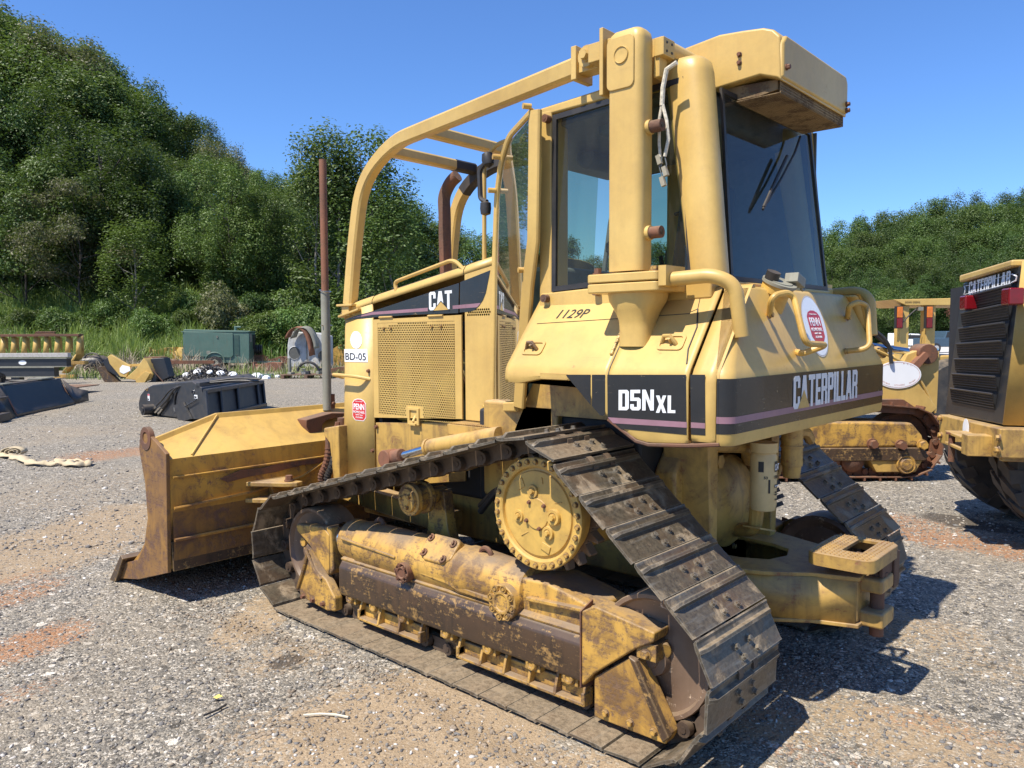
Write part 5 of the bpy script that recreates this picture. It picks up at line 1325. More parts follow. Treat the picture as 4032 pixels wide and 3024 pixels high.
# ================================================================== GROUND
D_PX = 1685.3                                   # focal length in 2212-wide display pixels
FH = Vector((_f.x, _f.y, 0)).normalized(); RH = Vector((_r.x, _r.y, 0)).normalized()
def gp(u, v, z=0.): return dp(u, v, 'z', z)
def ray_xy(u, D):
    """point at depth D on the column of display pixel u"""
    p = CAM + FH*D + RH*((u-1106)/D_PX*D); return Vector((p.x, p.y, 0))
def sstep(a, b, x):
    t = np.clip((x-a)/(b-a), 0, 1); return t*t*(3-2*t)
def fbm(x, y, seed=0, octv=4, f=1.):
    rng = np.random.default_rng(seed); out = 0*x; a = 1.
    for o in range(octv):
        for k in range(5):
            th = rng.uniform(0, 2*PI); ph = rng.uniform(0, 2*PI, 2); fr = f*2**o*rng.uniform(.7, 1.3)
            out = out + a*np.sin(fr*(x*math.cos(th)+y*math.sin(th))+ph[0]+1.3*np.sin(fr*.6*(x*math.sin(th)-y*math.cos(th))+ph[1]))/5
        a *= .55
    return out
def hill(x, y):
    dx, dy = x-CAM.x, y-CAM.y
    D = dx*FH.x+dy*FH.y; L = dx*RH.x+dy*RH.y
    u = 1106+D_PX*L/np.maximum(D, 1)
    left = sstep(900, 380, u)*np.minimum(13, .33*np.maximum(0, D-39))
    right = sstep(1750, 2200, u)*np.minimum(16, .22*np.maximum(0, D-100))
    return np.where(D > 5, left+right, 0)
def ground_h(x, y):
    r = np.hypot(x-CAM.x, y-CAM.y)
    n = fbm(x, y, 3, 4, 3.)*.010 + fbm(x, y, 5, 3, 14.)*.004
    # churned ridges beside the near track
    ridge = np.exp(-((y-1.42-.08*np.sin(x*3))/.10)**2)*.022*(fbm(x, y, 8, 3, 9.)+.9)*sstep(.9, .2, x)*sstep(-2.9, -2.2, x)
    bank = np.exp(-((y-1.95-.25*np.sin(x*1.3+1))/.16)**2)*.020*(fbm(x, y, 9, 4, 11.)+.8)*sstep(.3, -.4, x)
    under = sstep(1.34, 1.20, np.abs(y))*sstep(1.3, 1.0, x)*sstep(-2.6, -2.3, x)
    h = -.012+(n+np.maximum(ridge, 0)+np.maximum(bank, 0))
    h = h*(1-under)+under*(-.004)
    return h+hill(x, y)
NG = 460
uu = np.linspace(-1, 1, NG); wx = 7.5*uu+18*uu**3+45*uu**5+330*uu**9
gx, gy = np.meshgrid(wx-.8, wx+.8, indexing='ij')
gz = ground_h(gx, gy)
verts = np.stack([gx, gy, gz], -1).reshape(-1, 3)
idx = np.arange(NG*NG).reshape(NG, NG)
quads = np.stack([idx[:-1, :-1], idx[1:, :-1], idx[1:, 1:], idx[:-1, 1:]], -1).reshape(-1, 4)
def np_mesh(name, v, f):
    me = bpy.data.meshes.new(name); k = f.shape[1]
    me.vertices.add(len(v)); me.vertices.foreach_set('co', v.astype(np.float32).ravel())
    me.loops.add(len(f)*k); me.loops.foreach_set('vertex_index', f.astype(np.int32).ravel())
    me.polygons.add(len(f)); me.polygons.foreach_set('loop_start', np.arange(0, len(f)*k, k, dtype=np.int32)); me.polygons.foreach_set('loop_total', np.full(len(f), k, dtype=np.int32))
    me.update(calc_edges=True); return me
gm = np_mesh('ground', verts, quads); gm.polygons.foreach_set('use_smooth', [True]*len(quads))
# where soil, clay, oil and painted shade lie on the gravel: (centre, half size across the view, half size along it, amount)
def patch_mask(x, y, plist, seed):
    n = fbm(x, y, seed, 4, 2.2)*.45; m = 0*x
    for (u, v, ru, rv, a) in plist:
        c = gp(u, v); a_ = gp(u+ru, v); b_ = gp(u, v-rv)
        ra = max(.05, (a_-c).length); rb = max(.05, (b_-c).length)
        A = (a_-c).normalized(); B = (b_-c).normalized(); dx, dy = x-c.x, y-c.y
        d = np.sqrt(((dx*A.x+dy*A.y)/ra)**2+((dx*B.x+dy*B.y)/rb)**2)
        m = np.maximum(m, a*sstep(1.25, .55, d+n))
    return m
SOIL = [(120, 1180, 200, 90, .8), (560, 1330, 70, 60, .75), (900, 1560, 420, 110, .95), (1000, 1480, 240, 60, .8), (1500, 1700, 420, 90, .9), (2000, 1600, 260, 80, .7), (1850, 1330, 200, 40, .55), (620, 1420, 120, 40, .5), (180, 1060, 190, 30, .3), (2080, 1420, 160, 30, .35), (600, 890, 90, 14, .3), (1640, 1560, 160, 50, .8), (100, 940, 200, 22, .25)]
CLAY = [(60, 1385, 110, 40, .9), (20, 1285, 90, 30, .7), (230, 985, 110, 16, .85), (60, 1240, 80, 18, .5), (2080, 1165, 160, 26, .9), (1990, 1130, 90, 18, .7), (30, 1500, 80, 30, .5), (2010, 1560, 140, 26, .4), (1720, 1620, 130, 24, .35), (640, 765, 90, 6, .4)]
DARK = [(620, 1425, 40, 12, .7), (2080, 1125, 90, 16, .8), (1800, 1385, 30, 10, .3), (1700, 1480, 60, 12, .4), (430, 905, 90, 8, .3)]  # oil spots, and patches of shade painted dark on the gravel
nearm = (np.hypot(gx-CAM.x, gy-CAM.y) < 60)
for nm, pl, sd in (('soil', SOIL, 21), ('clay', CLAY, 22), ('dark', DARK, 23)):
    at_ = gm.attributes.new(nm, 'FLOAT', 'POINT'); at_.data.foreach_set('value', (patch_mask(gx, gy, pl, sd)*nearm).astype(np.float32).ravel())
dx, dy = gx-CAM.x, gy-CAM.y; Dm = dx*FH.x+dy*FH.y; Lm = dx*RH.x+dy*RH.y; Um = 1106+D_PX*Lm/np.maximum(Dm, 1)
gr = sstep(40, 46, Dm+fbm(gx, gy, 31, 3, .5)*3)*sstep(1000, 900, Um) + sstep(84, 92, Dm)*sstep(800, 1000, Um)
gr = np.clip(gr, 0, 1)
at_ = gm.attributes.new('verge', 'FLOAT', 'POINT'); at_.data.foreach_set('value', gr.astype(np.float32).ravel())
def ground_mat():
    t = NT('gravel_ground'); c = t.coord()
    A = lambda n: t.n('Attribute', {'attribute_name': n}).outputs['Fac']
    v1 = t.n('TexVoronoi', Vector=c, Scale=62., Randomness=1.); v2 = t.n('TexVoronoi', Vector=c, Scale=140.); v3 = t.n('TexVoronoi', Vector=c, Scale=30.)
    s1 = t.n('SeparateColor', Color=v1.outputs['Color']); s2 = t.n('SeparateColor', Color=v2.outputs['Color']); s3 = t.n('SeparateColor', Color=v3.outputs['Color'])
    ramp = lambda f: t.ramp(f, (0, (.045, .044, .042)), (.22, (.115, .112, .106)), (.45, (.19, .183, .168)), (.66, (.28, .262, .232)), (.80, (.36, .315, .25)), (.9, (.48, .455, .41)), (1, (.70, .67, .62)))
    g1 = ramp(s1.outputs[0]); g2 = ramp(s2.outputs[0]); g3 = ramp(s3.outputs[0])
    col = t.mix(t.ramp(t.noise(c, 30, 3), (.42, 0), (.58, 1)), g1, g2)
    col = t.mix(t.ramp(s3.outputs[1], (.86, 0), (.88, 1)), col, g3)
    big = t.noise(c, .55, 6, .6); mid = t.noise(c, 2.6, 6, .65)
    # wide tonal drift keeps the far gravel from reading flat
    col = t.mix(t.math('MULTIPLY', t.ramp(mid, (.35, 0), (.7, 1)), .22), col, (.31, .275, .215))
    col = t.mix(t.math('MULTIPLY', t.ramp(big, (.5, 0), (.62, 1)), .40), col, (.33, .285, .22))
    grain = t.noise(c, 130, 3, .7)
    soilc = t.mix(t.ramp(grain, (.3, 0), (.7, 1)), (.20, .145, .09), (.42, .325, .215))
    sm = t.ramp(t.math('ADD', A('soil'), t.math('MULTIPLY', t.math('SUBTRACT', s1.outputs[1], .5), .7)), (.30, 0), (.72, 1))
    col = t.mix(t.math('MULTIPLY', sm, .85), col, soilc)
    clayc = t.mix(t.ramp(grain, (.3, 0), (.7, 1)), (.28, .125, .055), (.44, .23, .11))
    cm = t.ramp(t.math('ADD', A('clay'), t.math('MULTIPLY', t.math('SUBTRACT', s1.outputs[2], .5), .8)), (.45, 0), (.95, 1))
    col = t.mix(t.math('MULTIPLY', cm, .8), col, clayc)
    dk = t.ramp(t.math('ADD', A('dark'), t.math('MULTIPLY', t.math('SUBTRACT', mid, .5), .9)), (.35, 0), (.6, 1))
    col = t.mix(t.math('MULTIPLY', dk, .75), col, (.045, .036, .03))
    vg = t.mix(t.ramp(t.noise(c, 1.5, 6), (.4, 0), (.6, 1)), (.055, .075, .02), (.16, .13, .07))
    col = t.mix(A('verge'), col, vg)
    col = t.mix(1., col, (1.04, .98, .88), 'MULTIPLY')
    hh = t.math('ADD', t.math('MULTIPLY', v1.outputs['Distance'], -1.), t.math('MULTIPLY', v2.outputs['Distance'], -.5))
    hh = t.math('ADD', hh, t.math('MULTIPLY', s1.outputs[0], .5))
    hh = t.math('ADD', hh, t.math('MULTIPLY', grain, .25))
    return t.pbr(Base_Color=col, Roughness=.88, Normal=t.bump(t.math('MULTIPLY', hh, t.math('SUBTRACT', 1., t.math('MULTIPLY', sm, .6))), .9, .010), Specular_IOR_Level=.3)
gm.materials.append(ground_mat())
GO = link('ground', gm, None, kind='structure', label='grey gravel yard with patches of tan soil and orange clay', category='ground')
# pale lot far behind on the right
g = MB(); a, b, c_, d = ray_xy(1600, 60), ray_xy(2500, 52), ray_xy(2600, 100), ray_xy(1650, 100)
lt = g.add([(p.x, p.y, .03) for p in (a, b, c_, d)], [(0, 1, 2, 3)]).build('pavement', plain('pale_lot', (.52, .50, .47), .9, 0, .15, vscale=1.2), None)
tag(lt, 'pale sunlit paved lot far behind the machines on the right', 'pavement', kind='structure')
# ------------------------------------------------------------------ loose stones
ico = bmesh.new(); bmesh.ops.create_icosphere(ico, subdivisions=1, radius=1); IV = np.array([v.co[:] for v in ico.verts]); IF = np.array([[v.index for v in f.verts] for f in ico.faces]); ico.free()
def stones(name, pts, sizes, label, mat):
    n = len(pts); V = np.repeat(IV[None], n, 0)
    V = V*(1+RNG.uniform(-.42, .42, (n, 12, 1)))*RNG.uniform(.4, 1.35, (n, 1, 3))
    th = RNG.uniform(0, 2*PI, n); c, s = np.cos(th), np.sin(th)
    X = V[..., 0]*c[:, None]-V[..., 1]*s[:, None]; Yv = V[..., 0]*s[:, None]+V[..., 1]*c[:, None]
    V = np.stack([X, Yv, V[..., 2]*.75], -1)*sizes[:, None, None]+pts[:, None, :]
    F = (IF[None]+np.arange(n)[:, None, None]*12).reshape(-1, 3)
    me = np_mesh(name, V.reshape(-1, 3), F)
    tn = me.attributes.new('tone', 'FLOAT', 'FACE'); tn.data.foreach_set('value', np.repeat(RNG.random(n), 20).astype(np.float32))
    me.materials.append(mat)
    return tag(link(name, me), label, 'gravel', kind='stuff')
def stone_mat():
    t = NT('loose_stone'); c = t.coord(); f = t.n('Attribute', {'attribute_name': 'tone'}).outputs['Fac']
    col = t.ramp(f, (0, (.07, .07, .075)), (.25, (.15, .147, .142)), (.5, (.22, .208, .185)), (.7, (.31, .28, .23)), (.83, (.37, .29, .20)), (.93, (.55, .52, .47)), (1, (.72, .70, .65)))
    n = t.noise(c, 90, 4, .7)
    return t.pbr(Base_Color=t.mix(t.math('MULTIPLY', n, .35), col, (.22, .17, .12)), Roughness=.85, Normal=t.bump(n, .4, .003))
SM = stone_mat()
def scatter(n, d0, d1, power, s0, s1, sp=2.2):
    D = d0+(d1-d0)*RNG.random(n)**power; u = RNG.uniform(-160, 2372, n)
    x = CAM.x+FH.x*D+RH.x*(u-1106)/D_PX*D; y = CAM.y+FH.y*D+RH.y*(u-1106)/D_PX*D
    sz = s0+(s1-s0)*RNG.random(n)**sp
    keep = ~((np.abs(np.abs(y)-.885) < .33) & (x < .9) & (x > -2.35))
    x, y, sz = x[keep], y[keep], sz[keep]
    return np.stack([x, y, ground_h(x, y)+sz*.1], -1), sz
p1, z1 = scatter(27000, 2.4, 7.5, 1.3, .003, .0125, 2.4)
p2, z2 = scatter(9000, 6, 20, 1.4, .007, .022, 1.8)
stones('gravel', np.r_[p1, p2], np.r_[z1, z2], 'loose grey gravel strewn over the yard', SM)
# bigger stones and clods thrown up along the near track
n = 2600; t_ = RNG.uniform(-3.4, 1.1, n); off = np.abs(RNG.normal(0, .28, n))
x = t_; y = 1.28+off*RNG.uniform(.3, 1.6, n); sz = .0025+.012*RNG.random(n)**4
x2 = RNG.uniform(-3.2, -.5, 1300); y2 = 1.9+RNG.normal(0, .3, 1300); sz2 = .0025+.012*RNG.random(1300)**4
x, y, sz = np.r_[x, x2], np.r_[y, y2], np.r_[sz, sz2]
stones('clods', np.stack([x, y, ground_h(x, y)+sz*.15], -1), sz, 'brown clods and stones churned up beside the near crawler track', paint('soil_clod', (.30, .235, .165), (.20, .16, .12), chips=.1, rust=(.4, .37, .33), grime=.2, dust=.2, rough=.9, scale=3))
# ================================================================== TREES AND VERGE
def leaf_mat(name, a, b, trans=.35, rough=.5):
    t = NT(name); c = t.coord(kind='Object'); oi = t.n('ObjectInfo')
    n = t.noise(c, .9, 4, .6); w = t.n('TexWhiteNoise', {'noise_dimensions': '3D'})
    geo = t.n('NewGeometry'); rp = geo.outputs['Random Per Island']
    col = t.mix(t.ramp(n, (.35, 0), (.65, 1)), a, b)
    col = t.mix(t.math('MULTIPLY', rp, .5), col, tuple(min(1, x*1.7) for x in b))
    col = t.n('HueSaturation', Hue=t.math('ADD', .485, t.math('MULTIPLY', oi.outputs['Random'], .03)), Saturation=.95, Value=t.math('ADD', .75, t.math('MULTIPLY', oi.outputs['Random'], .5)), Color=col).outputs[0]
    p = t.n('BsdfPrincipled', Base_Color=col, Roughness=rough, Specular_IOR_Level=.45)
    tr = t.n('BsdfTranslucent', Color=t.mix(.5, col, (.12, .20, .02)))
    mx = t.n('MixShader', Fac=trans, i1=p.outputs[0], i2=tr.outputs[0]); t.t.links.new(mx.outputs[0], t.out.inputs[0]); return t.m
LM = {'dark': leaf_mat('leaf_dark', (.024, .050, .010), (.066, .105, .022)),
      'mid': leaf_mat('leaf_mid', (.038, .078, .013), (.108, .158, .030)),
      'olive': leaf_mat('leaf_olive', (.055, .062, .020), (.16, .15, .068)),
      'bright': leaf_mat('leaf_bright', (.060, .115, .018), (.135, .205, .035)),
      'red': leaf_mat('leaf_red', (.12, .03, .025), (.22, .07, .05)),
      'grass': leaf_mat('grass_blade', (.11, .165, .030), (.25, .31, .075), .4)}
BARK = plain('bark', (.055, .045, .036), .9, 0, .4, vscale=8, bump=.6)
BIRCH = plain('pale_bark', (.22, .20, .17), .8, 0, .4, vscale=5, bump=.5)
def leaves(cent, nrm, size, rng, aspect=.55):
    """bent diamond leaves: 4 vertices, 2 triangles folded on the midrib"""
    n = len(cent); nrm = nrm/np.linalg.norm(nrm, axis=1, keepdims=True)
    t = rng.normal(size=(n, 3)); t[:, 2] -= .35; a = np.cross(nrm, t); a /= np.linalg.norm(a, axis=1, keepdims=True)+1e-9; b = np.cross(nrm, a)
    s = size[:, None]
    V = np.stack([cent-b*s*.5, cent+a*s*aspect*.5+nrm*s*.10, cent+b*s*.55, cent-a*s*aspect*.5+nrm*s*.10], 1).reshape(-1, 3)
    F = (np.array([[0, 1, 2], [0, 2, 3]])[None]+np.arange(n)[:, None, None]*4).reshape(-1, 3)
    return V, F
def crown_points(kind, n, rng):
    """unit tree: height 1, crown radius in the same units"""
    blobs = []
    if kind == 'broad':
        for i in range(62):
            z = rng.uniform(.06, .93); rr = .30*math.sin(min(1, (z-.05)/.55)*PI/2)*math.sqrt(max(.03, 1-((z-.5)/.52)**2 if z > .5 else 1))
            a = rng.uniform(0, 2*PI); r = rr*math.sqrt(rng.uniform(.1, 1)); blobs.append((r*math.cos(a), r*math.sin(a), z, rng.uniform(.035, .085)))
        blobs.append((0, 0, .93, .06))
    elif kind == 'tall':
        for i in range(34):
            z = rng.uniform(.10, .97); rr = .15*(1-abs(z-.45)*1.1)+.01; a = rng.uniform(0, 2*PI); r = rr*math.sqrt(rng.uniform(.05, 1))
            blobs.append((r*math.cos(a), r*math.sin(a), z, rng.uniform(.028, .062)))
    elif kind == 'layered':
        for i in range(26):
            z = rng.uniform(.3, .95); rr = .42*math.sqrt(max(.03, 1-((z-.45)/.55)**2)); a = rng.uniform(0, 2*PI); r = rr*math.sqrt(rng.uniform(.1, 1))
            blobs.append((r*math.cos(a), r*math.sin(a), z, rng.uniform(.07, .12)))
    elif kind == 'bush':
        for i in range(16):
            a = rng.uniform(0, 2*PI); r = .5*math.sqrt(rng.random()); z = rng.uniform(.15, .8)*(1-r*.7); blobs.append((r*math.cos(a), r*math.sin(a), z, rng.uniform(.13, .24)))
    elif kind == 'round':
        for i in range(26):
            d = rng.normal(size=3); d /= np.linalg.norm(d); r = .33*rng.uniform(.4, 1); blobs.append((d[0]*r, d[1]*r, .60+d[2]*r*.95, rng.uniform(.08, .13)))
    B = np.array(blobs); w = B[:, 3]**2; k = rng.choice(len(B), n, p=w/w.sum())
    d = rng.normal(size=(n, 3)); d /= np.linalg.norm(d, axis=1, keepdims=True)
    d[:, 2] = np.where((d[:, 2] < -.6), -d[:, 2], d[:, 2])
    rad = (.45+.75*rng.random(n)**.6)*(1+.25*np.sin(d[:, 0]*7+k)*np.sin(d[:, 1]*6+k*2.))
    fl = {'broad': 1.5, 'tall': 2.2, 'layered': .7, 'bush': .8, 'round': 1.1}[kind]
    P = B[k, :3]+d*(rad*B[k, 3])[:, None]*np.array([1, 1, fl])+rng.normal(size=(n, 3))*.008
    N = d*.8+rng.normal(size=(n, 3))*.55+np.array([0, .1, .5])
    return P, N, B
def tree_meshes(kind, n, leaf, mat, seed, bark=BARK, trunk_r=.016, aspect=.55):
    rng = np.random.default_rng(seed)
    P, N, B = crown_points(kind, n, rng); sz = leaf*rng.uniform(.6, 1.3, n)
    V, F = leaves(P, N, sz, rng, aspect); cr = np_mesh('crown', V, F); cr.materials.append(mat)
    g = MB(); r0 = trunk_r; top = .82 if kind != 'bush' else .3
    pts = [Vector((.012*math.sin(i*1.7+seed), .012*math.cos(i*1.3+seed), top*i/6)) for i in range(7)]; pts[0] = Vector((0, 0, -.03))
    for i in range(6):
        g.cyl(pts[i], pts[i+1], r0*(1-i/7), r0*(1-(i+1)/7), n=8, cap=(i == 0))
    for b in B[rng.choice(len(B), min(14, len(B)), replace=False)]:
        zz = max(.05, b[2]-.12-rng.uniform(0, .15)); k = min(5, int(zz/top*6)); o = pts[k].lerp(pts[k+1], (zz/top*6)-k) if k < 6 else pts[-1]
        m_ = o.lerp(Vector(b[:3]), .5)+Vector((0, 0, -.02)); g.cyl(o, m_, r0*.45, r0*.3, n=5, cap=False).cyl(m_, Vector(b[:3]), r0*.3, r0*.1, n=5, cap=False)
    tm = g.mesh('trunk'); tm.materials.append(bark)
    return cr, tm
TM = {}
def T(key):
    if key not in TM:
        kind, mat, seed = key
        n, leaf, tr = {'broad': (34000, .0135, .012), 'tall': (9500, .0135, .008), 'layered': (16000, .018, .009), 'bush': (9000, .042, .01), 'round': (16000, .022, .02)}[kind]
        TM[key] = tree_meshes(kind, n, leaf, LM[mat], seed, BIRCH if kind == 'tall' else BARK, tr)
    return TM[key]
def plant_tree(name, key, p, h, wid, label, cat, group=None, rz=None):
    cr, tm = T(key); t = thing(name, label, cat, (p.x, p.y, float(ground_h(np.array([p.x]), np.array([p.y]))[0])), random.uniform(0, 6.28) if rz is None else rz, group)
    a = link('crown', cr, t); b = link('trunk', tm, t)
    for o in (a, b): o.scale = (h*wid, h*wid, h)
    return t
SK_U = [-120, 0, 60, 130, 180, 260, 330, 370, 450, 520, 640, 740, 860, 900, 980, 1060, 1200, 1500, 1760, 1800, 1900, 1950, 2000, 2040, 2100, 2212, 2400]
SK_V = [10, 25, 85, 75, 110, 165, 245, 225, 285, 345, 375, 400, 430, 490, 485, 520, 520, 520, 505, 492, 478, 455, 450, 437, 438, 402, 360]
def place(u, D, key, wid, drop, name, label, cat, group):
    p = ray_xy(u, D); gz_ = float(hill(np.array([p.x]), np.array([p.y]))[0])
    h = (722-(np.interp(u, SK_U, SK_V)+drop))/D_PX*D+1.65-gz_
    return plant_tree(name, key, p, max(4., h), wid, label, cat, group)
GL, GRR = 'trees of the wooded slope on the left', 'trees of the far wood on the right'
kinds = [('broad', 'dark', 1), ('broad', 'mid', 2), ('broad', 'olive', 3), ('broad', 'mid', 4), ('broad', 'dark', 5)]
lab = {'dark': 'dark green broadleaf tree in the wooded slope on the left', 'mid': 'mid green broadleaf tree in the wooded slope on the left', 'olive': 'olive brown tinged tree in the wooded slope on the left'}
random.seed(5)
for row, (D, drop, step, u0, u1) in enumerate(((80, 6, 62, -150, 900), (68, 0, 72, -130, 860), (60, 55, 78, -110, 800), (53, 120, 95, -90, 660))):
    u = u0
    while u < u1:
        k = kinds[random.choice((0, 1, 1, 3, 4, 0, 2) if row < 3 else (0, 1, 3, 4))]
        if 40 < u < 260 and row == 1 and random.random() < .4: k = kinds[2]
        place(u+random.uniform(-14, 14), D+random.uniform(-3, 3), k, random.uniform(.95, 1.3) if row < 2 else random.uniform(1.0, 1.5), drop+random.uniform(-8, 26), 'broadleaf_tree', lab[k[1]].replace('tree in the wooded slope on the left', ('tree on the ridge of', 'tree just below the ridge of', 'tree halfway down', 'tree low on the front of')[row]+' the wooded slope on the left'), 'tree', GL)
        u += step*random.uniform(.8, 1.2)
# low dark trees that close the wood's foot
for u in range(-100, 1000, 58):
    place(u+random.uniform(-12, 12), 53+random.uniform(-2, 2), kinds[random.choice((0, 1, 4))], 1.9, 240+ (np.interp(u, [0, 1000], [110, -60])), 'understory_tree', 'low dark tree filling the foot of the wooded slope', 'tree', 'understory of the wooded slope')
# distinct individuals at the wood's edge
def single(u, D, v, key, wid, name, label):
    p = ray_xy(u, D); gz_ = float(hill(np.array([p.x]), np.array([p.y]))[0]); return plant_tree(name, key, p, (722-v)/D_PX*D+1.65-gz_, wid, label, 'tree')
single(60, 47, 350, ('layered', 'mid', 7), 1.05, 'mimosa_tree', 'feathery layered tree at the left edge above the tall grass')
single(180, 46, 395, ('layered', 'olive', 8), 1.0, 'mimosa_tree', 'spreading feathery tree right of the layered one, above the grass')
single(300, 44, 470, ('tall', 'bright', 9), 1.9, 'young_tree', 'slender young light green tree standing out of the grass on the left')
single(505, 48, 360, ('broad', 'bright', 10), 1.0, 'broadleaf_tree', 'lighter green tree in front of the dark wood, above the green compressor')
single(575, 49, 420, ('broad', 'mid', 4), 1.05, 'broadleaf_tree', 'mid green tree left of the tall poplars')
for u, v, w_, lb in ((690, 300, 1.0, 'slim poplar just left of the rusty pole top'), (738, 283, 1.15, 'tallest poplar right behind the rusty pole'), (800, 305, 1.2, 'poplar behind the bulldozer brush guard hoop'), (846, 382, 1.3, 'lower poplar right of the brush guard leg')):
    single(u, 46, v, ('tall', 'mid', 12 if u < 760 else 13), w_*1.12, 'poplar_tree', lb)
for u, v in ((930, 495), (985, 488), (1040, 515), (880, 470), (1100, 520)):
    single(u, 75, v, ('broad', 'mid', 2), 1.25, 'broadleaf_tree', 'far tree seen between the hood and the cab')['group'] = 'far trees behind the hood'
for o in [o for o in COL.objects if o.get('label') == 'far tree seen between the hood and the cab']: o['group'] = 'far trees behind the hood'
labr = {'dark': 'dark green tree in the far wood on the right', 'mid': 'mid green tree in the far wood on the right', 'olive': 'olive green tree in the far wood on the right'}
for rw_, (D, drop, step) in enumerate(((138, 0, 42), (122, 24, 48), (108, 62, 52), (98, 110, 60))):
    u = 1690
    while u < 2380:
        k = kinds[random.choice((0, 1, 3, 4, 1))]
        place(u+random.uniform(-8, 8), D+random.uniform(-3, 3), k, random.uniform(.9, 1.3), drop+random.uniform(-8, 16), 'broadleaf_tree', labr[k[1]].replace('in the far wood', ('on the skyline of the far wood', 'just below the skyline of the far wood', 'in the middle of the far wood', 'low in the far wood')[rw_]), 'tree', GRR); u += step*random.uniform(.8, 1.2)
for u in range(1700, 2380, 60): place(u, 92+random.uniform(-2, 2), kinds[0], 1.7, 150, 'understory_tree', 'low dark tree at the foot of the far wood', 'tree', 'understory of the far wood')
for u in range(1130, 1700, 80): place(u, 100, kinds[1], 1.2, random.uniform(0, 40), 'broadleaf_tree', 'far tree seen through the cab windows', 'tree', 'far trees behind the cab')
single(1935, 66, 622, ('round', 'bright', 14), 1.15, 'lot_tree', 'small round light green tree in the pale lot')
single(2085, 80, 640, ('round', 'red', 15), .8, 'red_maple', 'reddish leaved tree partly behind the wheel loader grille')
# bushes along the verge
BUSHL = ['greyish green rounded bush behind the green compressor', 'bright green bush between compressor and concrete section', 'bright green bush behind the white concrete section', 'mid green bush behind the foot of the rusty pole', 'bright green bush between the pole and the bulldozer hood',
         'mid green bush behind the left end of the green compressor', 'bright green bush behind the tilted yellow attachment', 'mid green bush right of the tall grass bank', 'mid green bush in the tall grass behind the dark tank', 'mid green bush behind the yellow ribbed blade',
         'mid green bush behind the front nose of the hood', 'mid green bush just above the hood rail', 'mid green bush above the middle of the green compressor', 'mid green bush left of the poplars', 'mid green bush at the far left edge of the grass', 'dark bush above the right end of the green compressor',
         'far bush seen left of the exhaust stack', 'far bush seen right of the exhaust stack', 'dark far bush seen beside the cab door']
for i, (u, D, v, m_, w_) in enumerate(((490, 43, 570, 'olive', 1.2), (560, 42, 650, 'bright', 1.7), (620, 43, 640, 'bright', 1.6), (690, 43, 630, 'mid', 1.6), (730, 41, 660, 'bright', 1.5), (400, 43, 650, 'mid', 1.8), (340, 42, 640, 'bright', 1.4), (240, 44, 620, 'mid', 1.6), (150, 43, 640, 'mid', 1.8), (60, 43, 645, 'mid', 1.8), (790, 50, 640, 'mid', 1.8), (850, 55, 630, 'mid', 2.), (440, 45, 600, 'mid', 1.5), (650, 46, 600, 'mid', 1.7), (-20, 44, 630, 'mid', 1.8), (545, 45, 610, 'dark', 1.6), (930, 60, 640, 'mid', 2.2), (1000, 62, 650, 'mid', 2.2), (1060, 62, 655, 'dark', 2.2))):
    p = ray_xy(u, D); plant_tree('roadside_bush', ('bush', m_, 20+i % 2), p, (722-v)/D_PX*D+1.65-float(hill(np.array([p.x]), np.array([p.y]))[0]), w_*.6, BUSHL[i], 'bush', 'bushes along the wood edge')
# tall grass: arched blades
def blades(n, usel, D0, D1, h0, h1, name, label, mat, seed, lean=.5, wid=.018, cat='grass'):
    rng = np.random.default_rng(seed); u = rng.uniform(usel[0], usel[1], n); D = D0+(D1-D0)*rng.random(n)
    # tufted: pull towards random centres
    cu = rng.uniform(usel[0], usel[1], 160); k = rng.integers(0, 160, n); u = np.where(rng.random(n) < .6, cu[k]+rng.normal(0, 6, n), u)
    x = CAM.x+FH.x*D+RH.x*(u-1106)/D_PX*D; y = CAM.y+FH.y*D+RH.y*(u-1106)/D_PX*D
    z = ground_h(x, y); h = h0+(h1-h0)*rng.random(n)**1.4*(1+.3*np.sin(u*.05)); th = rng.uniform(0, 2*PI, n); le = lean*rng.random(n)*h
    dxy = np.stack([np.cos(th), np.sin(th)], -1); sd = np.stack([-np.sin(th), np.cos(th)], -1)*wid*rng.uniform(.6, 1.6, n)[:, None]
    rows = []
    for t, wf in ((0, 1), (.45, .9), (.8, .6), (1, .05)):
        c = np.stack([x+dxy[:, 0]*le*t**2, y+dxy[:, 1]*le*t**2, z+h*(t-.25*t**3*(le/h))], -1)
        rows += [c+np.c_[sd*wf, np.zeros(n)], c-np.c_[sd*wf, np.zeros(n)]]
    V = np.stack(rows, 1).reshape(-1, 3); F = (np.array([[0, 1, 3, 2], [2, 3, 5, 4], [4, 5, 7, 6]])[None]+np.arange(n)[:, None, None]*8).reshape(-1, 4)
    me = np_mesh(name, V, F); me.materials.append(mat); return tag(link(name, me), label, cat, kind='stuff')
blades(30000, (-150, 440), 38, 52, .6, 1.7, 'tall_grass', 'tall bright green grass on the bank at the left', LM['grass'], 41, .9)
blades(17000, (330, 960), 40, 54, .4, 1.3, 'tall_grass', 'mixed green weeds at the foot of the wood behind the scrap', LM['bright'], 42, .8)
blades(3500, (150, 780), 30, 42, .10, .5, 'weeds', 'sparse weeds growing between the scrap pieces', LM['grass'], 43, .7, .014, 'weeds')
DRY = plain('dry_stem', (.33, .27, .19), .9, 0, .3)
blades(1700, (150, 430), 33, 40, .3, 1.3, 'dry_brush', 'dry grey brown brush between the scrap and the grass', DRY, 44, 2.2, .010, 'brush')
blades(900, (430, 760), 33, 42, .2, .9, 'dry_brush', 'thin dry stalks around the compressor and concrete section', DRY, 45, 1.0, .008, 'brush')
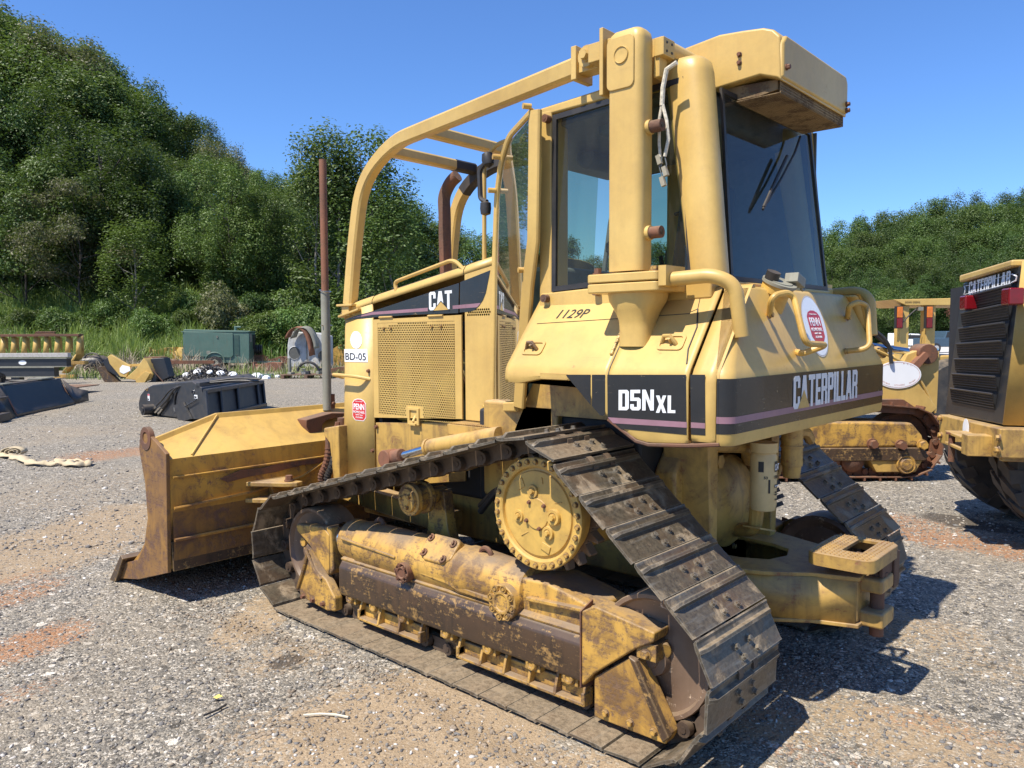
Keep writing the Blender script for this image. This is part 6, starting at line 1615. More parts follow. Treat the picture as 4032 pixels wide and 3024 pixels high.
def leafscatter(n, usel, D0, D1, z0, z1, name, label, mat, seed, size):
    rng = np.random.default_rng(seed); u = rng.uniform(*usel, n); D = D0+(D1-D0)*rng.random(n)
    x = CAM.x+FH.x*D+RH.x*(u-1106)/D_PX*D; y = CAM.y+FH.y*D+RH.y*(u-1106)/D_PX*D
    hh = z0+(z1-z0)*rng.random(n)*(.6+.4*np.sin(u*.045+D)); P = np.stack([x, y, ground_h(x, y)+hh], -1)
    V, F = leaves(P, rng.normal(size=(n, 3))+np.array([0, .3, .8]), size*rng.uniform(.6, 1.3, n), rng, .45); me = np_mesh(name, V, F); me.materials.append(mat)
    return tag(link(name, me), label, 'weeds', kind='stuff')
leafscatter(30000, (-140, 980), 42, 52, .1, 1.7, 'leafy_weeds', 'dense leafy weeds under the trees', LM['bright'], 51, .13)
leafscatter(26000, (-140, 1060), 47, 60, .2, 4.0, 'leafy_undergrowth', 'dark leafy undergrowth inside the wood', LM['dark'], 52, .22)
# ================================================================== SCRAP AND ATTACHMENTS ON THE LEFT
def stand(u0, v0, u1, v1):
    """local frame on the ground: x from the first to the second ground pixel, y away from the camera"""
    a, b = gp(u0, v0), gp(u1, v1); d = b-a
    return a, math.atan2(d.y, d.x), d.length
def facing(u, D, extra=0.):
    """frame at depth D, x to the right of the picture"""
    p = ray_xy(u, D); return p, math.atan2(RH.y, RH.x)+extra
def px(D): return D_PX/D
def standing(name, label, cat, p, rz, group=None): return thing(name, label, cat, p, rz, group)
BP, YD, RU_, RL = M['blackpaint'], M['yellow_dirty'], M['rust'], M['rust_light']
# ---- black blade attachment lying near the left edge
p, rz, L = stand(15, 905, 193, 866)
t = standing('plow_attachment', 'black steel dozer blade attachment lying on the gravel at the left edge', 'blade attachment', p, rz)
g = MB().prism([(0, .0), (.10, .0), (.30, .30), (.36, .62), (.30, .64), (.20, .34), (0, .06)], 'x', .45, L-.95)
g.prism([(.36, .60), (.36, .66), (.62, .66), (.62, .60)], 'x', .5, L-1.1)
g.build('moldboard', BP, t, bevel=.01)
g = MB().add([(.45, .28, .64), (.45, .02, .0), (-.15, -.12, .0), (-.45, -.10, .14), (-.55, .20, .30), (-.45, .35, .42), (.0, .30, .62)], [(0, 1, 2, 3, 4, 5, 6)])
o = g.build('end_plate', BP, t); sm = o.modifiers.new('s', 'SOLIDIFY'); sm.thickness = .03
g = MB().add([(L-.95, .30, .62), (L-.95, .02, .0), (L-.1, .0, .0), (L, .05, .26), (L-.25, .1, .30), (L-.55, .25, .42)], [(0, 1, 2, 3, 4, 5)]); o = g.build('end_plate', BP, t); sm = o.modifiers.new('s', 'SOLIDIFY'); sm.thickness = .03
MB().prism([(.0, .0), (-.02, .01), (.25, .62), (.28, .62)], 'x', .40, .46).build('stiffener', M['rust_light'], t)
MB().box((-.75, -.2, .0), (-.3, .15, .16)).box((-.35, .1, .40), (.35, .5, .44)).build('side_step', BP, t, bevel=.01)
g = MB().tube([(.1, .4, .46), (.35, .35, .95), (.45, .35, 1.2)], .035, 8).tube([(.45, .35, 1.2), (.55, .36, 1.25)], .02, 6); g.build('cylinder_stub', RU_, t)
for i in range(3): MB().tube(fillet([(.2+.2*i, .5, .45), (.6+.1*i, .55, .85+.05*i), (1.2+.1*i, .6, .80), (1.3, .7, .5)], .3, 6), .022, 6).build('hose', M['black'], t)
MB().box((.55, .3, .655), (1.0, .6, .68)).build('top_pad', M['greypipe'], t); MB().box((L-2.0, .3, .665), (L-1.4, .6, .69)).build('top_pad', M['greypipe'], t)
# ---- stacked beams with timber
p, rz = facing(-40, 27.5)
bd = [('steel_beam', 'wide black steel beam with a white oval sticker, under the grey timber', BP, -1.2, 3.0, .62, .88, .3), ('steel_beam', 'lower black steel beam below the one with the oval sticker', BP, -1.2, 2.55, .26, .56, .3), ('timber_beam', 'weathered grey timber lying on top of the black steel beams', plain('weathered_timber', (.42, .39, .35), .85, 0, .25), -1.2, 3.05, .93, 1.08, .22)]
for nm, lb, mt, x0, x1, z0, z1, dpth in bd:
    t = standing(nm, lb, 'beam', p, rz); e = MB().box((x0, 0, z0), (x1, dpth, z1)).build('web', mt, t, bevel=.008)
    if 'steel' in nm:
        MB().box((x0, -.05, z1), (x1+.03, dpth+.02, z1+.03)).build('flange', M['greypipe'], t); MB().box((x0, -.05, z0-.03), (x1+.03, dpth+.02, z0)).build('flange', M['greypipe'], t)
        if 'wide' in lb:
            MB().prism(blob(1.45, .745, .15, .09, 24), 'y', -.006, -.001).build('oval_sticker', M['greypipe'], t); MB().prism(blob(1.45, .745, .135, .078, 24), 'y', -.008, -.006).build('oval_print', M['whiteplain'], t)
t = standing('beam_rest', 'low dark stand carrying the stacked beams', 'stand', p, rz); MB().box((-1.0, .0, 0), (2.4, .35, .12)).box((1.0, .02, .12), (1.3, .3, .23)).box((-.6, .02, .12), (-.3, .3, .23)).build('bearer', BP, t)
# ---- yellow ribbed blade frame behind them
p, rz = facing(0, 31)
t = standing('ribbed_blade', 'yellow ribbed push blade frame with a rusty top bar behind the stacked beams', 'blade frame', p, rz)
MB().box((.05, -.1, 1.66), (3.22, .25, 1.76)).build('top_bar', RU_, t, bevel=.01)
for i in range(8):
    x = .08+.432*i; w_ = .14
    g = MB().add([(x, .0, 1.66), (x+w_, .05, 1.66), (x+w_+.02, .02, 1.3), (x+w_, .0, .95), (x-.04, -.10, .95), (x-.02, -.04, 1.3)], [(0, 1, 2, 3, 4, 5)]); o = g.build('rib', M['yellow'], t); sm = o.modifiers.new('s', 'SOLIDIFY'); sm.thickness = .04
    MB().add([(x+w_, .06, 1.64), (x+w_-.02, .26, 1.62), (x+w_+.01, .2, 1.0), (x+w_, .02, 1.3)], [(0, 1, 2, 3)]).build('rib_side', YD, t)
MB().box((1.3, .2, 1.76), (2.1, .3, 1.79)).build('rake_bar', RU_, t)
for i in range(12): MB().cyl((1.33+.065*i, .2, 1.81), (1.33+.065*i, .35, 1.85), .024, n=8).build('rake_tooth', RU_, t)
g = MB().add([(3.2, 0, 1.66), (3.32, .1, 1.66), (3.25, .2, .9), (2.6, .2, .18), (2.45, 0, .2), (3.05, 0, .95)], [(0, 1, 2, 3, 4, 5)]); o = g.build('brace', M['yellow'], t); sm = o.modifiers.new('s', 'SOLIDIFY'); sm.thickness = .08
MB().box((2.3, .0, .55), (3.35, .3, .68)).box((2.1, .0, .02), (2.9, .3, .14)).build('lower_bar', YD, t)
# ---- rusty plates between
p, rz = facing(95, 22.5); t = standing('rusty_plate', 'flat rusty steel channel on the gravel behind the black blade attachment', 'steel channel', p, rz)
MB().box((-.9, 0, .17), (.95, 1.2, .20)).box((.0, 0, 0), (.95, .05, .17)).box((-.1, 0, .0), (-.05, 1.2, .17)).build('channel', RU_, t, bevel=.01)
p, rz = facing(40, 20); t = standing('hose_pile', 'tangle of black hydraulic hoses behind the black blade attachment', 'hoses', p, rz)
for i in range(7):
    a0 = random.uniform(0, 6); MB().tube([(random.uniform(-.1, .1)+.5*math.cos(a0+q*.7)*(1+.2*i/7), .3+.4*math.sin(a0+q*.7), .15+.05*i+.1*math.sin(q)) for q in range(9)], .022, 6).build('hose', M['black'], t)
# ---- dark bundle
p, rz = facing(208, 35); t = standing('dark_tank', 'dark crumpled plastic tank left of the yellow grader attachment', 'plastic tank', p, rz)
MB().lathe([(0, -.55), (.33, -.5), (.38, -.1), (.36, .3), (.2, .55), (0, .58)], (0, 0, .45), (1, .2, 0), 14).build('shell', BP, t); MB().tube(arc((0, -.3, .5), (1, 0, 0), (0, 0, 1), .42, .2, 2.8, 8), .03, 6).build('strap', M['black'], t)
# ---- yellow grader attachment
p, rz = facing(280, 28.5)
t = standing('grader_attachment', 'tilted yellow and black road planer attachment with a white sticker', 'attachment', p, rz)
s_ = 28.5/D_PX
def q2(u, v): return ((u-280)*s_, (828-v)*s_+.02)
g = MB().prism([q2(*a) for a in ((236, 775), (243, 770), (285, 795), (275, 820), (262, 818), (240, 790))], 'y', -.12, .0); arm = g.build('arm_plate', M['yellow'], t, bevel=.02)
MB().prism([q2(*a) for a in ((262, 800), (268, 793), (284, 797), (285, 805), (270, 812), (262, 808))], 'y', -.135, -.122).build('white_sticker', M['whiteplain'], arm)
MB().prism([q2(*a) for a in ((258, 792), (328, 790), (328, 796), (262, 797))], 'y', .1, .25).build('cross_bar', M['yellow'], t)
g = MB().prism([q2(*a) for a in ((275, 822), (300, 800), (316, 778), (323, 785), (335, 812), (322, 838), (300, 826))], 'y', -.2, .45); hs = g.build('housing', M['yellow'], t, bevel=.02)
MB().prism([q2(*a) for a in ((300, 826), (303, 822), (322, 806), (332, 811), (320, 830), (305, 836))], 'y', -.32, -.2).build('side_box', M['yellow'], hs, bevel=.01)
MB().prism([q2(*a) for a in ((224, 788), (232, 778), (268, 812), (262, 822), (232, 805))], 'y', -.05, .3).build('side_frame', BP, t, bevel=.01)
MB().prism([q2(*a) for a in ((216, 800), (222, 795), (262, 836), (256, 843), (230, 828))], 'y', -.25, .25).build('skid_drum', M['worn_brown'], t, bevel=.03)
MB().prism([q2(*a) for a in ((322, 780), (352, 778), (362, 820), (345, 828), (330, 822))], 'y', .1, .6).build('rear_drum', BP, t, bevel=.02)
MB().cyl((q2(320, 830)[0], -.1, .14), (q2(320, 830)[0], .4, .14), .33, n=20).build('depth_wheel', BP, t)
for a, b in (((333, 800), (360, 832)), ((300, 838), (345, 835))): MB().tube([(q2(*a)[0], -.25, q2(*a)[1]), (q2(*b)[0], -.25, q2(*b)[1])], .02, 6).build('rod', RU_, t)
# ---- rusty box and yellow beam in front of the compressor
p, rz = facing(330, 33); t = standing('rusty_box', 'brown rusty steel box beside the green compressor', 'steel box', p, rz)
MB().box((-.35, 0, 0), (.35, .7, .78)).build('box', RU_, t, bevel=.02); MB().box((.3, -.05, .48), (2.6, .1, .62)).build('rail', RU_, t); MB().prism([(.36, 0), (.7, 0), (.5, .45), (.36, .5)], 'y', .1, .5).build('side', BP, t)
p, rz = facing(445, 32); t = standing('yellow_beam', 'short faded yellow beam end with rusty flange in front of the green compressor', 'beam', p, rz)
MB().box((-.32, 0, .0), (.32, .4, .40)).build('web', YD, t, bevel=.02); MB().box((.32, -.05, -.0), (.40, .45, .48)).build('flange', RL, t)
# ---- debris heap with tyre chains and white rags
p, rz = facing(452, 29.5); t = standing('chain_heap', 'heap of dark tyre chains over white rags', 'chains', p, rz)
g = MB(); rg = np.random.default_rng(5)
for i in range(1500):
    x, y = rg.normal(0, .62), rg.normal(0, .45); z = max(.03, .52*math.exp(-(x/.95)**2-(y/.7)**2))*rg.uniform(.55, 1.05); d = Vector(rg.normal(size=3)).normalized()*rg.uniform(.05, .12)
    c = Vector((x, y, z)); g.cyl(c-d, c+d, .014, n=4, cap=False)
g.build('chain_links', BP, t, kind='stuff')
g = MB().lathe([(.9, 0), (.8, .08), (.5, .20), (.3, .28), (0, .30)], (0, 0, 0), (0, 0, 1), 20); g.build('heap_core', M['dark'], t)
for i, (x, y, r_) in enumerate(((-.75, -.35, .14), (-.3, -.3, .22), (.55, -.35, .18), (.9, -.1, .2), (-.9, .1, .12), (.2, -.5, .12))):
    MB().lathe([(0, -r_*.4), (r_, -r_*.1), (r_*.8, r_*.3), (0, r_*.5)], (x, y, .35-abs(x)*.2), (random.uniform(-.5, .5), -.6, 1), 7).build('white_rag', M['whiteplain'], t)
# ---- green towable compressor
p, rz = facing(393, 37.5, .10)
GR = paint('green_paint', (.075, .145, .11), (.10, .175, .135), chips=.08, rust=(.14, .08, .045), grime=.12, dust=.1, rough=.55)
t = standing('air_compressor', 'green towable air compressor with louvred end panel', 'compressor', p, rz)
g = MB().prism([(.05, .36), (3.15, .32), (3.18, 1.80), (2.95, 1.90), (.15, 1.98), (.08, 1.85)], 'y', 0, 1.3); bd_ = g.build('body', GR, t, bevel=.03)
MB().box((.02, -.03, 1.83), (3.2, 1.33, 1.88)).build('roof_edge', GR, bd_, bevel=.01)
MB().prism([(.10, .70), (2.30, .60), (2.42, .72), (2.42, 1.78), (.16, 1.86)], 'y', -.05, 0).build('side_door', GR, t, bevel=.012)
for i in range(17): MB().box((2.48, -.03, .74+.058*i), (2.70, .01, .765+.058*i), None).build('louvre', GR, t)
for i in range(8): MB().box((3.14, .15, .8+.1*i), (3.2, .55, .83+.1*i)).build('louvre', GR, t)
MB().box((1.18, -.07, .78), (1.36, -.05, .94)).box((1.66, -.08, 1.55), (1.72, -.05, 1.66)).build('latch', M['greypipe'], t)
MB().box((3.18, .7, 1.0), (3.22, 1.1, 1.7)).build('control_opening', M['dark'], t); MB().box((3.18, .1, 1.35), (3.22, .35, 1.75)).build('gauge_panel', M['greypipe'], t)
MB().cyl((2.4, .6, 1.9), (2.4, .6, 2.1), .07, n=12).cyl((2.35, .6, 2.08), (2.65, .6, 2.08), .05, n=10).build('exhaust', GR, t)
w_ = MB().lathe([(.0, -.1), (.18, -.12), (.34, -.12), (.37, 0), (.34, .12), (.18, .12), (0, .1)], (1.55, .05, .34), (0, -1, 0), 28).build('tyre', M['black'], t, bevel=0); MB().lathe([(0, .0), (.15, .02), (.18, -.02)], (1.55, -.08, .34), (0, -1, 0), 20).build('rim', M['greypipe'], w_)
MB().lathe([(.0, -.1), (.18, -.12), (.34, -.12), (.37, 0), (.34, .12), (.18, .12), (0, .1)], (1.55, 1.25, .34), (0, -1, 0), 28).build('tyre', M['black'], t)
g = MB().tube(arc((1.55, -.07, .40), (1, 0, 0), (0, 0, 1), .46, .15, PI-.15, 12), .03, 6); g.build('mudguard', GR, t)
MB().box((3.1, .55, .30), (4.5, .72, .40)).cyl((4.45, .63, 0), (4.45, .63, .5), .05, n=10).build('drawbar', GR, t)
# ---- corrugated black pipe, concrete section with bent sheets
p, rz = facing(552, 39); t = standing('corrugated_pipe', 'short black corrugated drain pipe behind the green compressor', 'pipe', p, rz)
g = MB()
for i in range(9): g.lathe([(.20, -.03), (.27, -.02), (.27, .02), (.20, .03)], (-.35+.085*i, 0, .95), (1, .2, 0), 20)
g.build('pipe_wall', M['black'], t); MB().box((-.4, -.2, 0), (.4, .2, .70)).build('support', RU_, t)
p, rz = facing(622, 38); t = standing('concrete_section', 'white concrete manhole section with round openings', 'concrete section', p, rz)
cm = paint('pale_concrete', (.52, .52, .50), (.44, .45, .44), chips=.04, rust=(.3, .25, .2), grime=.25, dust=0, rough=.85)
g = MB().prism([(-.06, .1), (1.95, .1), (1.95, 1.62), (1.45, 1.78), (.1, 1.85), (-.02, 1.2)], 'y', .05, 1.2)
cs = g.build('shell', cm, t, bevel=.06)
for x, z, r_, mt in ((.32, .80, .30, 'rim'), (1.75, .62, .32, 'rim')):
    g = MB(); n_ = 28; vs = [(x+rr*math.cos(2*PI*i/n_), y, z+rr*1.12*math.sin(2*PI*i/n_)) for y, rr in ((.03, r_), (.01, r_*.92), (.03, r_*.9), (.06, r_*.86)) for i in range(n_)]
    g.add(vs, [(k*n_+i, k*n_+(i+1) % n_, (k+1)*n_+(i+1) % n_, (k+1)*n_+i) for k in range(3) for i in range(n_)]); g.build('opening_rim', cm, cs)
    MB().prism([(x+r_*.88*math.cos(2*PI*i/n_), z+r_*.98*math.sin(2*PI*i/n_)) for i in range(n_)], 'y', .03, .049).build('opening', plain('shaded_hole', (.10, .10, .09), .9), cs)
MB().box((.9, .03, .1), (.93, .06, 1.7)).build('joint', M['greypipe'], cs)
for k, (mt, lb, dx) in enumerate(((RL, 'brown', .0), (M['greypipe'], 'grey', .28))):
    t = standing('bent_sheet', 'narrow %s curved metal sheet draped over the white concrete section' % lb, 'metal sheet', *facing(622, 37.8))
    g = MB(); P_ = [(.10+dx, 1.55), (.25+dx, 1.90), (.55+dx, 2.12), (.85+dx, 2.05), (1.08+dx, 1.75), (1.22+dx, 1.30), (1.28+dx-.05*k, .70+.35*k)]
    vs = []; 
    P_ = [(p_.x, p_.z) for p_ in fillet([(a, 0, b) for a, b in P_], .25, 4)]
    for a, b in P_: vs += [(a, -.25+.05*k, b), (a+.02, .12, b+.02)]
    for i in range(len(P_)): pass
    g.add(vs, [(2*i, 2*i+1, 2*i+3, 2*i+2) for i in range(len(P_)-1)]); vs2 = []
    for a, b in P_: vs2 += [(a, -.25+.05*k, b), (a-.16, -.30, b-.06)]
    g.add(vs2, [(2*i, 2*i+1, 2*i+3, 2*i+2) for i in range(len(P_)-1)])
    o = g.build('sheet', mt, t); sm = o.modifiers.new('s', 'SOLIDIFY'); sm.thickness = .012
# ---- pallet with machine parts
p, rz = facing(605, 30); t = standing('pallet', 'low wooden pallet in front of the white concrete section', 'pallet', p, rz)
WD = paint('old_wood', (.16, .09, .06), (.22, .14, .09), chips=.1, dust=.3, rough=.9)
for i in range(6): MB().box((-.05, .05+.19*i, .12), (2.0, .17+.19*i, .15)).build('board', WD, t)
for x in (.0, .9, 1.8): MB().box((x, .05, 0), (x+.12, 1.15, .12)).build('bearer', WD, t)
t2 = standing('machine_parts', 'black and silver hydraulic parts lying on the wooden pallet', 'machine parts', p+Vector((0, 0, .15)), rz)
rg = np.random.default_rng(3)
MB().tube(arc((1.0, .3, .05), (1, 0, 0), (0, 0, 1), .42, .1, 3.0, 12), .05, 8).build('curved_hose', M['black'], t2)
for i in range(9):
    x, y = rg.uniform(.2, 1.9), rg.uniform(.1, .8); MB().box((-rg.uniform(.05, .16), -.08, 0), (rg.uniform(.06, .2), .08, rg.uniform(.07, .24)), Matrix.Translation((x, y, 0)) @ Matrix.Rotation(rg.uniform(0, 3), 4, 'Z')).build('fitting', [M['greypipe'], BP, M['rod']][i % 3], t2, bevel=.01)
MB().cyl((.22, .5, 0), (.22, .5, .62), .07, n=12).build('upright_tube', M['greypipe'], t2); MB().cyl((1.6, .5, 0), (1.6, .5, .78), .06, n=12).build('upright_tube', RL, t2)
# ---- assorted steel scrap
rg = np.random.default_rng(9)
def scrap(u, D, w, d, h, mt, label, name='scrap_steel', z=0., rot=0.):
    p, rz = facing(u, D, rot); t = standing(name, label, 'scrap metal', p+Vector((0, 0, z)), rz)
    MB().prism([(-w/2, 0), (w/2, 0), (w/2, h), (w*.1, h*1.08), (-w*.3, h*.8), (-w/2, h*.9)], 'y', 0, d).build('bar', mt, t, bevel=.015)
    MB().box((-w/2-.03, -.05, 0), (-w/2+.03, d+.05, h*1.1)).build('end_plate', mt, t); return t
scrap(355, 39, 1.3, .5, .5, YD, 'tilted worn yellow steel arm left of the green compressor', rot=.3, z=.55)
scrap(385, 38, .6, .5, .75, M['yellow'], 'bright yellow bracket against the left end of the compressor', rot=-.5, z=.3)
scrap(350, 36, 1.2, .6, .35, RU_, 'low rusty drum like scrap under the yellow arm', z=.2)
scrap(578, 36, 1.3, .4, .40, RL, 'orange rusty beam at the right end of the green compressor')
scrap(600, 40, 1.2, .4, .55, RU_, 'dark rusty beam between compressor and concrete section')
scrap(730, 40, 1.2, .7, 1.1, YD, 'yellow and brown worn machine part right of the pole')
scrap(728, 33, 1.0, .6, .30, RU_, 'rusty brown plate in front of the yellow machine part')
scrap(545, 31, 1.5, .3, .12, GR, 'green tow bar on the ground beside the debris')
for i, (u, D, r_) in enumerate(((555, 30.5, .25), (575, 30, .16), (598, 31, .12))):
    p, rz = facing(u, D); MB().lathe([(r_, 0), (r_*.9, r_*.5), (r_*.4, r_*.8), (0, r_*.7)], (0, 0, 0), (0, 0, 1), 7)
    o = MB().lathe([(r_, 0), (r_*.9, r_*.5), (r_*.4, r_*.8), (0, r_*.7)], (p.x, p.y, 0), (0, 0, 1), 7).build('white_rubble', M['whiteplain']); tag(o, ['larger white rubble lump near the compressor tow bar', 'middle white rubble lump near the compressor tow bar', 'smallest white rubble lump near the pallet'][i], 'rubble')
# ---- black sweeper bucket
p, rz, SL = stand(303, 893, 445, 914)
SWP = plain('sweeper_black', (.028, .031, .036), .42, 0, .15, dust=.25)
def q3(u, v):
    D = 16.3+(14.45-16.3)*(u-303)/142; return ((u-303)/142*SL, 1.6528-(v-722)/D_PX*D)
t = standing('sweeper_attachment', 'black rounded pickup sweeper attachment with looped hoses behind the blade', 'sweeper attachment', p, rz)
prof = [(300, 886), (300, 868), (305, 852), (318, 838), (335, 830), (420, 822), (438, 836), (448, 906), (410, 914), (352, 905), (350, 893), (318, 893)]
pf = [q3(*a) for a in prof]; pf = [(x, max(z, .02)) for x, z in pf]
# side shell nearest to the camera, body runs back to the right
bk = (gp(568, 882)-gp(445, 914)); cz_, sz_ = math.cos(-rz), math.sin(-rz); back = Vector((bk.x*cz_-bk.y*sz_, bk.x*sz_+bk.y*cz_, 0))
n_ = len(pf); vs = [(x, 0, z) for x, z in pf]+[(x+back.x, back.y, z) for x, z in pf]
g = MB().add(vs, [tuple(range(n_)), tuple(range(2*n_-1, n_-1, -1))]+[(i, (i+1) % n_, n_+(i+1) % n_, n_+i) for i in range(n_)])
bd_ = g.build('housing', SWP, t, bevel=.015)
g = MB(); a_ = Vector((q3(430, 835)[0], -.01, q3(430, 835)[1])); 
tp = [Vector((a_.x-.05, 0, a_.z-.02)), Vector((a_.x+.10, 0, a_.z-.02))]
bu = back.normalized()*2.2
g.add([tp[0], tp[1], tp[1]+bu, tp[0]+bu]+[q_+Vector((0, 0, .11)) for q_ in (tp[0], tp[1], tp[1]+bu, tp[0]+bu)], [(0, 1, 2, 3), (7, 6, 5, 4), (0, 4, 5, 1), (1, 5, 6, 2), (2, 6, 7, 3), (3, 7, 4, 0)])
g.build('top_frame', SWP, t, bevel=.01)
# mounting face on the right side: frame with tilted ribs
e0 = Vector((q3(446, 905)[0], .02, .04)); e1 = e0+back; up_ = Vector((-.10, 0, .56))
for f in (0, .22, .5, .88, 1.0):
    c = e0.lerp(e1, f); g = MB().sweep([c+Vector((.05, -.02, 0)), c+up_+Vector((.04, 0, 0))], rsec(.05, .12, .01), up=(1, 0, 0)); g.build('frame_rib', SWP, t)
MB().add([tuple(e0+Vector((.03, 0, 0))), tuple(e1+Vector((.03, 0, 0))), tuple(e1+up_+Vector((.01, 0, 0))), tuple(e0+up_+Vector((.01, 0, 0)))], [(0, 1, 2, 3)]).build('mount_plate', SWP, t)
MB().sweep([e0+up_+Vector((.05, 0, 0)), e1+up_+Vector((.05, 0, 0))], rsec(.09, .08, .01)).build('top_rail', SWP, t)
MB().sweep([e0+Vector((.05, 0, .05)), e1+Vector((.05, 0, .05))], rsec(.09, .08, .01)).build('bottom_rail', M['worn_brown'], t)
x, z = q3(340, 895); MB().cyl((x-.12, -.22, z+.1), (x-.12, .0, z+.1), .11, n=20).cyl((x-.12, -.24, z+.1), (x-.12, -.22, z+.1), .06, n=12).build('hydraulic_motor', BP, t)
g = MB().prism([q3(*a) for a in ((385, 875), (405, 868), (420, 905), (395, 912))], 'y', -.05, -.01); g.build('hinge_plate', SWP, t)
MB().tube([Vector((q3(385, 892)[0], -.04, q3(385, 892)[1])), Vector((q3(432, 862)[0], -.04, q3(432, 862)[1]))], .012, 6).build('prop_rod', BP, t)
for k, pts in enumerate((((338, 887), (365, 862), (385, 835), (440, 818), (465, 822)), ((345, 890), (375, 860), (392, 832), (445, 823), (462, 828)), ((350, 893), (372, 868), (380, 845), (400, 828), (440, 828)), ((385, 888), (384, 862), (390, 840), (410, 826)))):
    pp = [Vector((q3(*a)[0], -.08+.02*k+(.25*i if i > 2 else 0), q3(*a)[1])) for i, a in enumerate(pts)]
    h_ = MB().tube(fillet(pp, .25, 6), .018, 8).build('hose', M['black'], t)
    MB().tube([pp[0], pp[0].lerp(pp[1], .45)], .021, 8).build('hose_fitting', M['rod'], h_)
for (u, v, w_, h_, nm) in ((325, 857, .09, .14, 'warning_label'), (427, 856, .13, .07, 'warning_label')):
    x, z = q3(u, v); lb = MB().box((x-w_/2, -.005, z-h_/2), (x+w_/2, -.002, z+h_/2)).build(nm, M['whiteplain'], bd_)
    MB().box((x-w_/2+.004, -.0065, z+h_/2-.035 if h_ > .1 else z-h_/2), (x+w_/2-.004, -.0052, z+h_/2-.003)).build('warning_strip', M['red'] if h_ > .1 else M['lens_amber'], lb) if h_ > .1 else None
    MB().box((x-w_/2+.008, -.0065, z-h_/2+.008), (x+w_/2-.03, -.0052, z-h_/2+.045)).build('label_symbol', M['ink'], lb)
x, z = q3(423, 845); MB().cyl((x, -.03, z), (x, 0, z), .035, n=14).build('pivot_bush', M['rod'], bd_)
for u, v in ((319, 840), (324, 838), (322, 842)): x, z = q3(u, v); bolt(bd_, (x, 0, z), .012, None, (0, -1, 0))
# ---- canvas hose
CV = plain('canvas_hose', (.50, .40, .25), .85, 0, .15, vscale=30)
pts = [gp(u, v) for u, v in ((-40, 975), (10, 988), (42, 992), (62, 1003), (100, 1006), (140, 1003), (160, 1009), (200, 1004), (165, 1000), (120, 1000))]
c0 = pts[4]
t = thing('canvas_strap', 'beige flat canvas hose partly unrolled on the gravel at the left edge', 'hose', (c0.x, c0.y, 0))
g = MB(); pp = fillet(pts, .5, 5); vs = []
for i, p_ in enumerate(pp):
    d = (pp[min(i+1, len(pp)-1)]-pp[max(i-1, 0)]).normalized(); s__ = Vector((-d.y, d.x, 0)); tw = .035*math.sin(i*.9); w_ = .055+.02*math.sin(i*1.7)
    q = p_-c0; vs += [q-s__*w_+Vector((0, 0, .022-tw*.4)), q+Vector((0, 0, .05+.02*math.sin(i*1.3))), q+s__*w_+Vector((0, 0, .022+abs(tw)))]
g.add(vs, [(3*i+j, 3*i+j+1, 3*i+j+4, 3*i+j+3) for i in range(len(pp)-1) for j in (0, 1)]); o = g.build('flat_hose', CV, t, sharp=60); sm = o.modifiers.new('s', 'SOLIDIFY'); sm.thickness = .012
rp_ = gp(32, 985)-c0; g = MB()
spir = [rp_+Vector((.0, 0, .065))+RH*((.03+.0085*a)*math.cos(a))+Vector((0, 0, 1))*((.02+.0032*a)*math.sin(a))+RH*(.0) for a in [i*.35 for i in range(46)]]
vs = []
for p_ in spir: vs += [p_-FH*.06, p_+FH*.08]
g.add(vs, [(2*i, 2*i+1, 2*i+3, 2*i+2) for i in range(len(spir)-1)]); o = g.build('rolled_end', CV, t, sharp=60); sm = o.modifiers.new('s', 'SOLIDIFY'); sm.thickness = .010
# small litter on the gravel
for nm, u, v, lb, ct, mt, pr in (('twig', 700, 1545, 'pale dry twig lying on the gravel at the lower left', 'twig', plain('pale_twig', (.62, .56, .42), .8), [(-.09, 0), (-.02, .012), (.05, .004), (.11, -.02)]), ('black_strap', 470, 1540, 'short black strip lying on the gravel by a yellow leaf', 'strip', M['black'], [(-.04, -.05), (0, 0), (.02, .05)])):
    p_ = gp(u, v); z_ = float(ground_h(np.array([p_.x]), np.array([p_.y]))[0])+.012
    o = MB().tube([p_+RH*a+FH*b+Vector((0, 0, z_)) for a, b in pr], .005, 5).build(nm, mt); tag(o, lb, ct)
p_ = gp(470, 1512); z_ = float(ground_h(np.array([p_.x]), np.array([p_.y]))[0])+.016
o = MB().add([p_+RH*a+FH*b+Vector((0, 0, z_+c)) for a, b, c in ((-.02, 0, 0), (0, .016, .008), (.024, .002, .004), (.0, -.014, 0))], [(0, 1, 2, 3)]).build('fallen_leaf', plain('yellow_leaf', (.65, .52, .12), .6)); tag(o, 'small yellow fallen leaf on the gravel near the black strip', 'leaf')
# ================================================================== MACHINES ON THE RIGHT
# ---- wheel loader seen from behind, at the right edge
def wl_at(u, v, depth=None): pass
W0 = Vector((-2.33, -3.25, 0)); AX = Vector((-.88, -.476, 0)).normalized(); LX = Vector((.476, -.88, 0)).normalized()
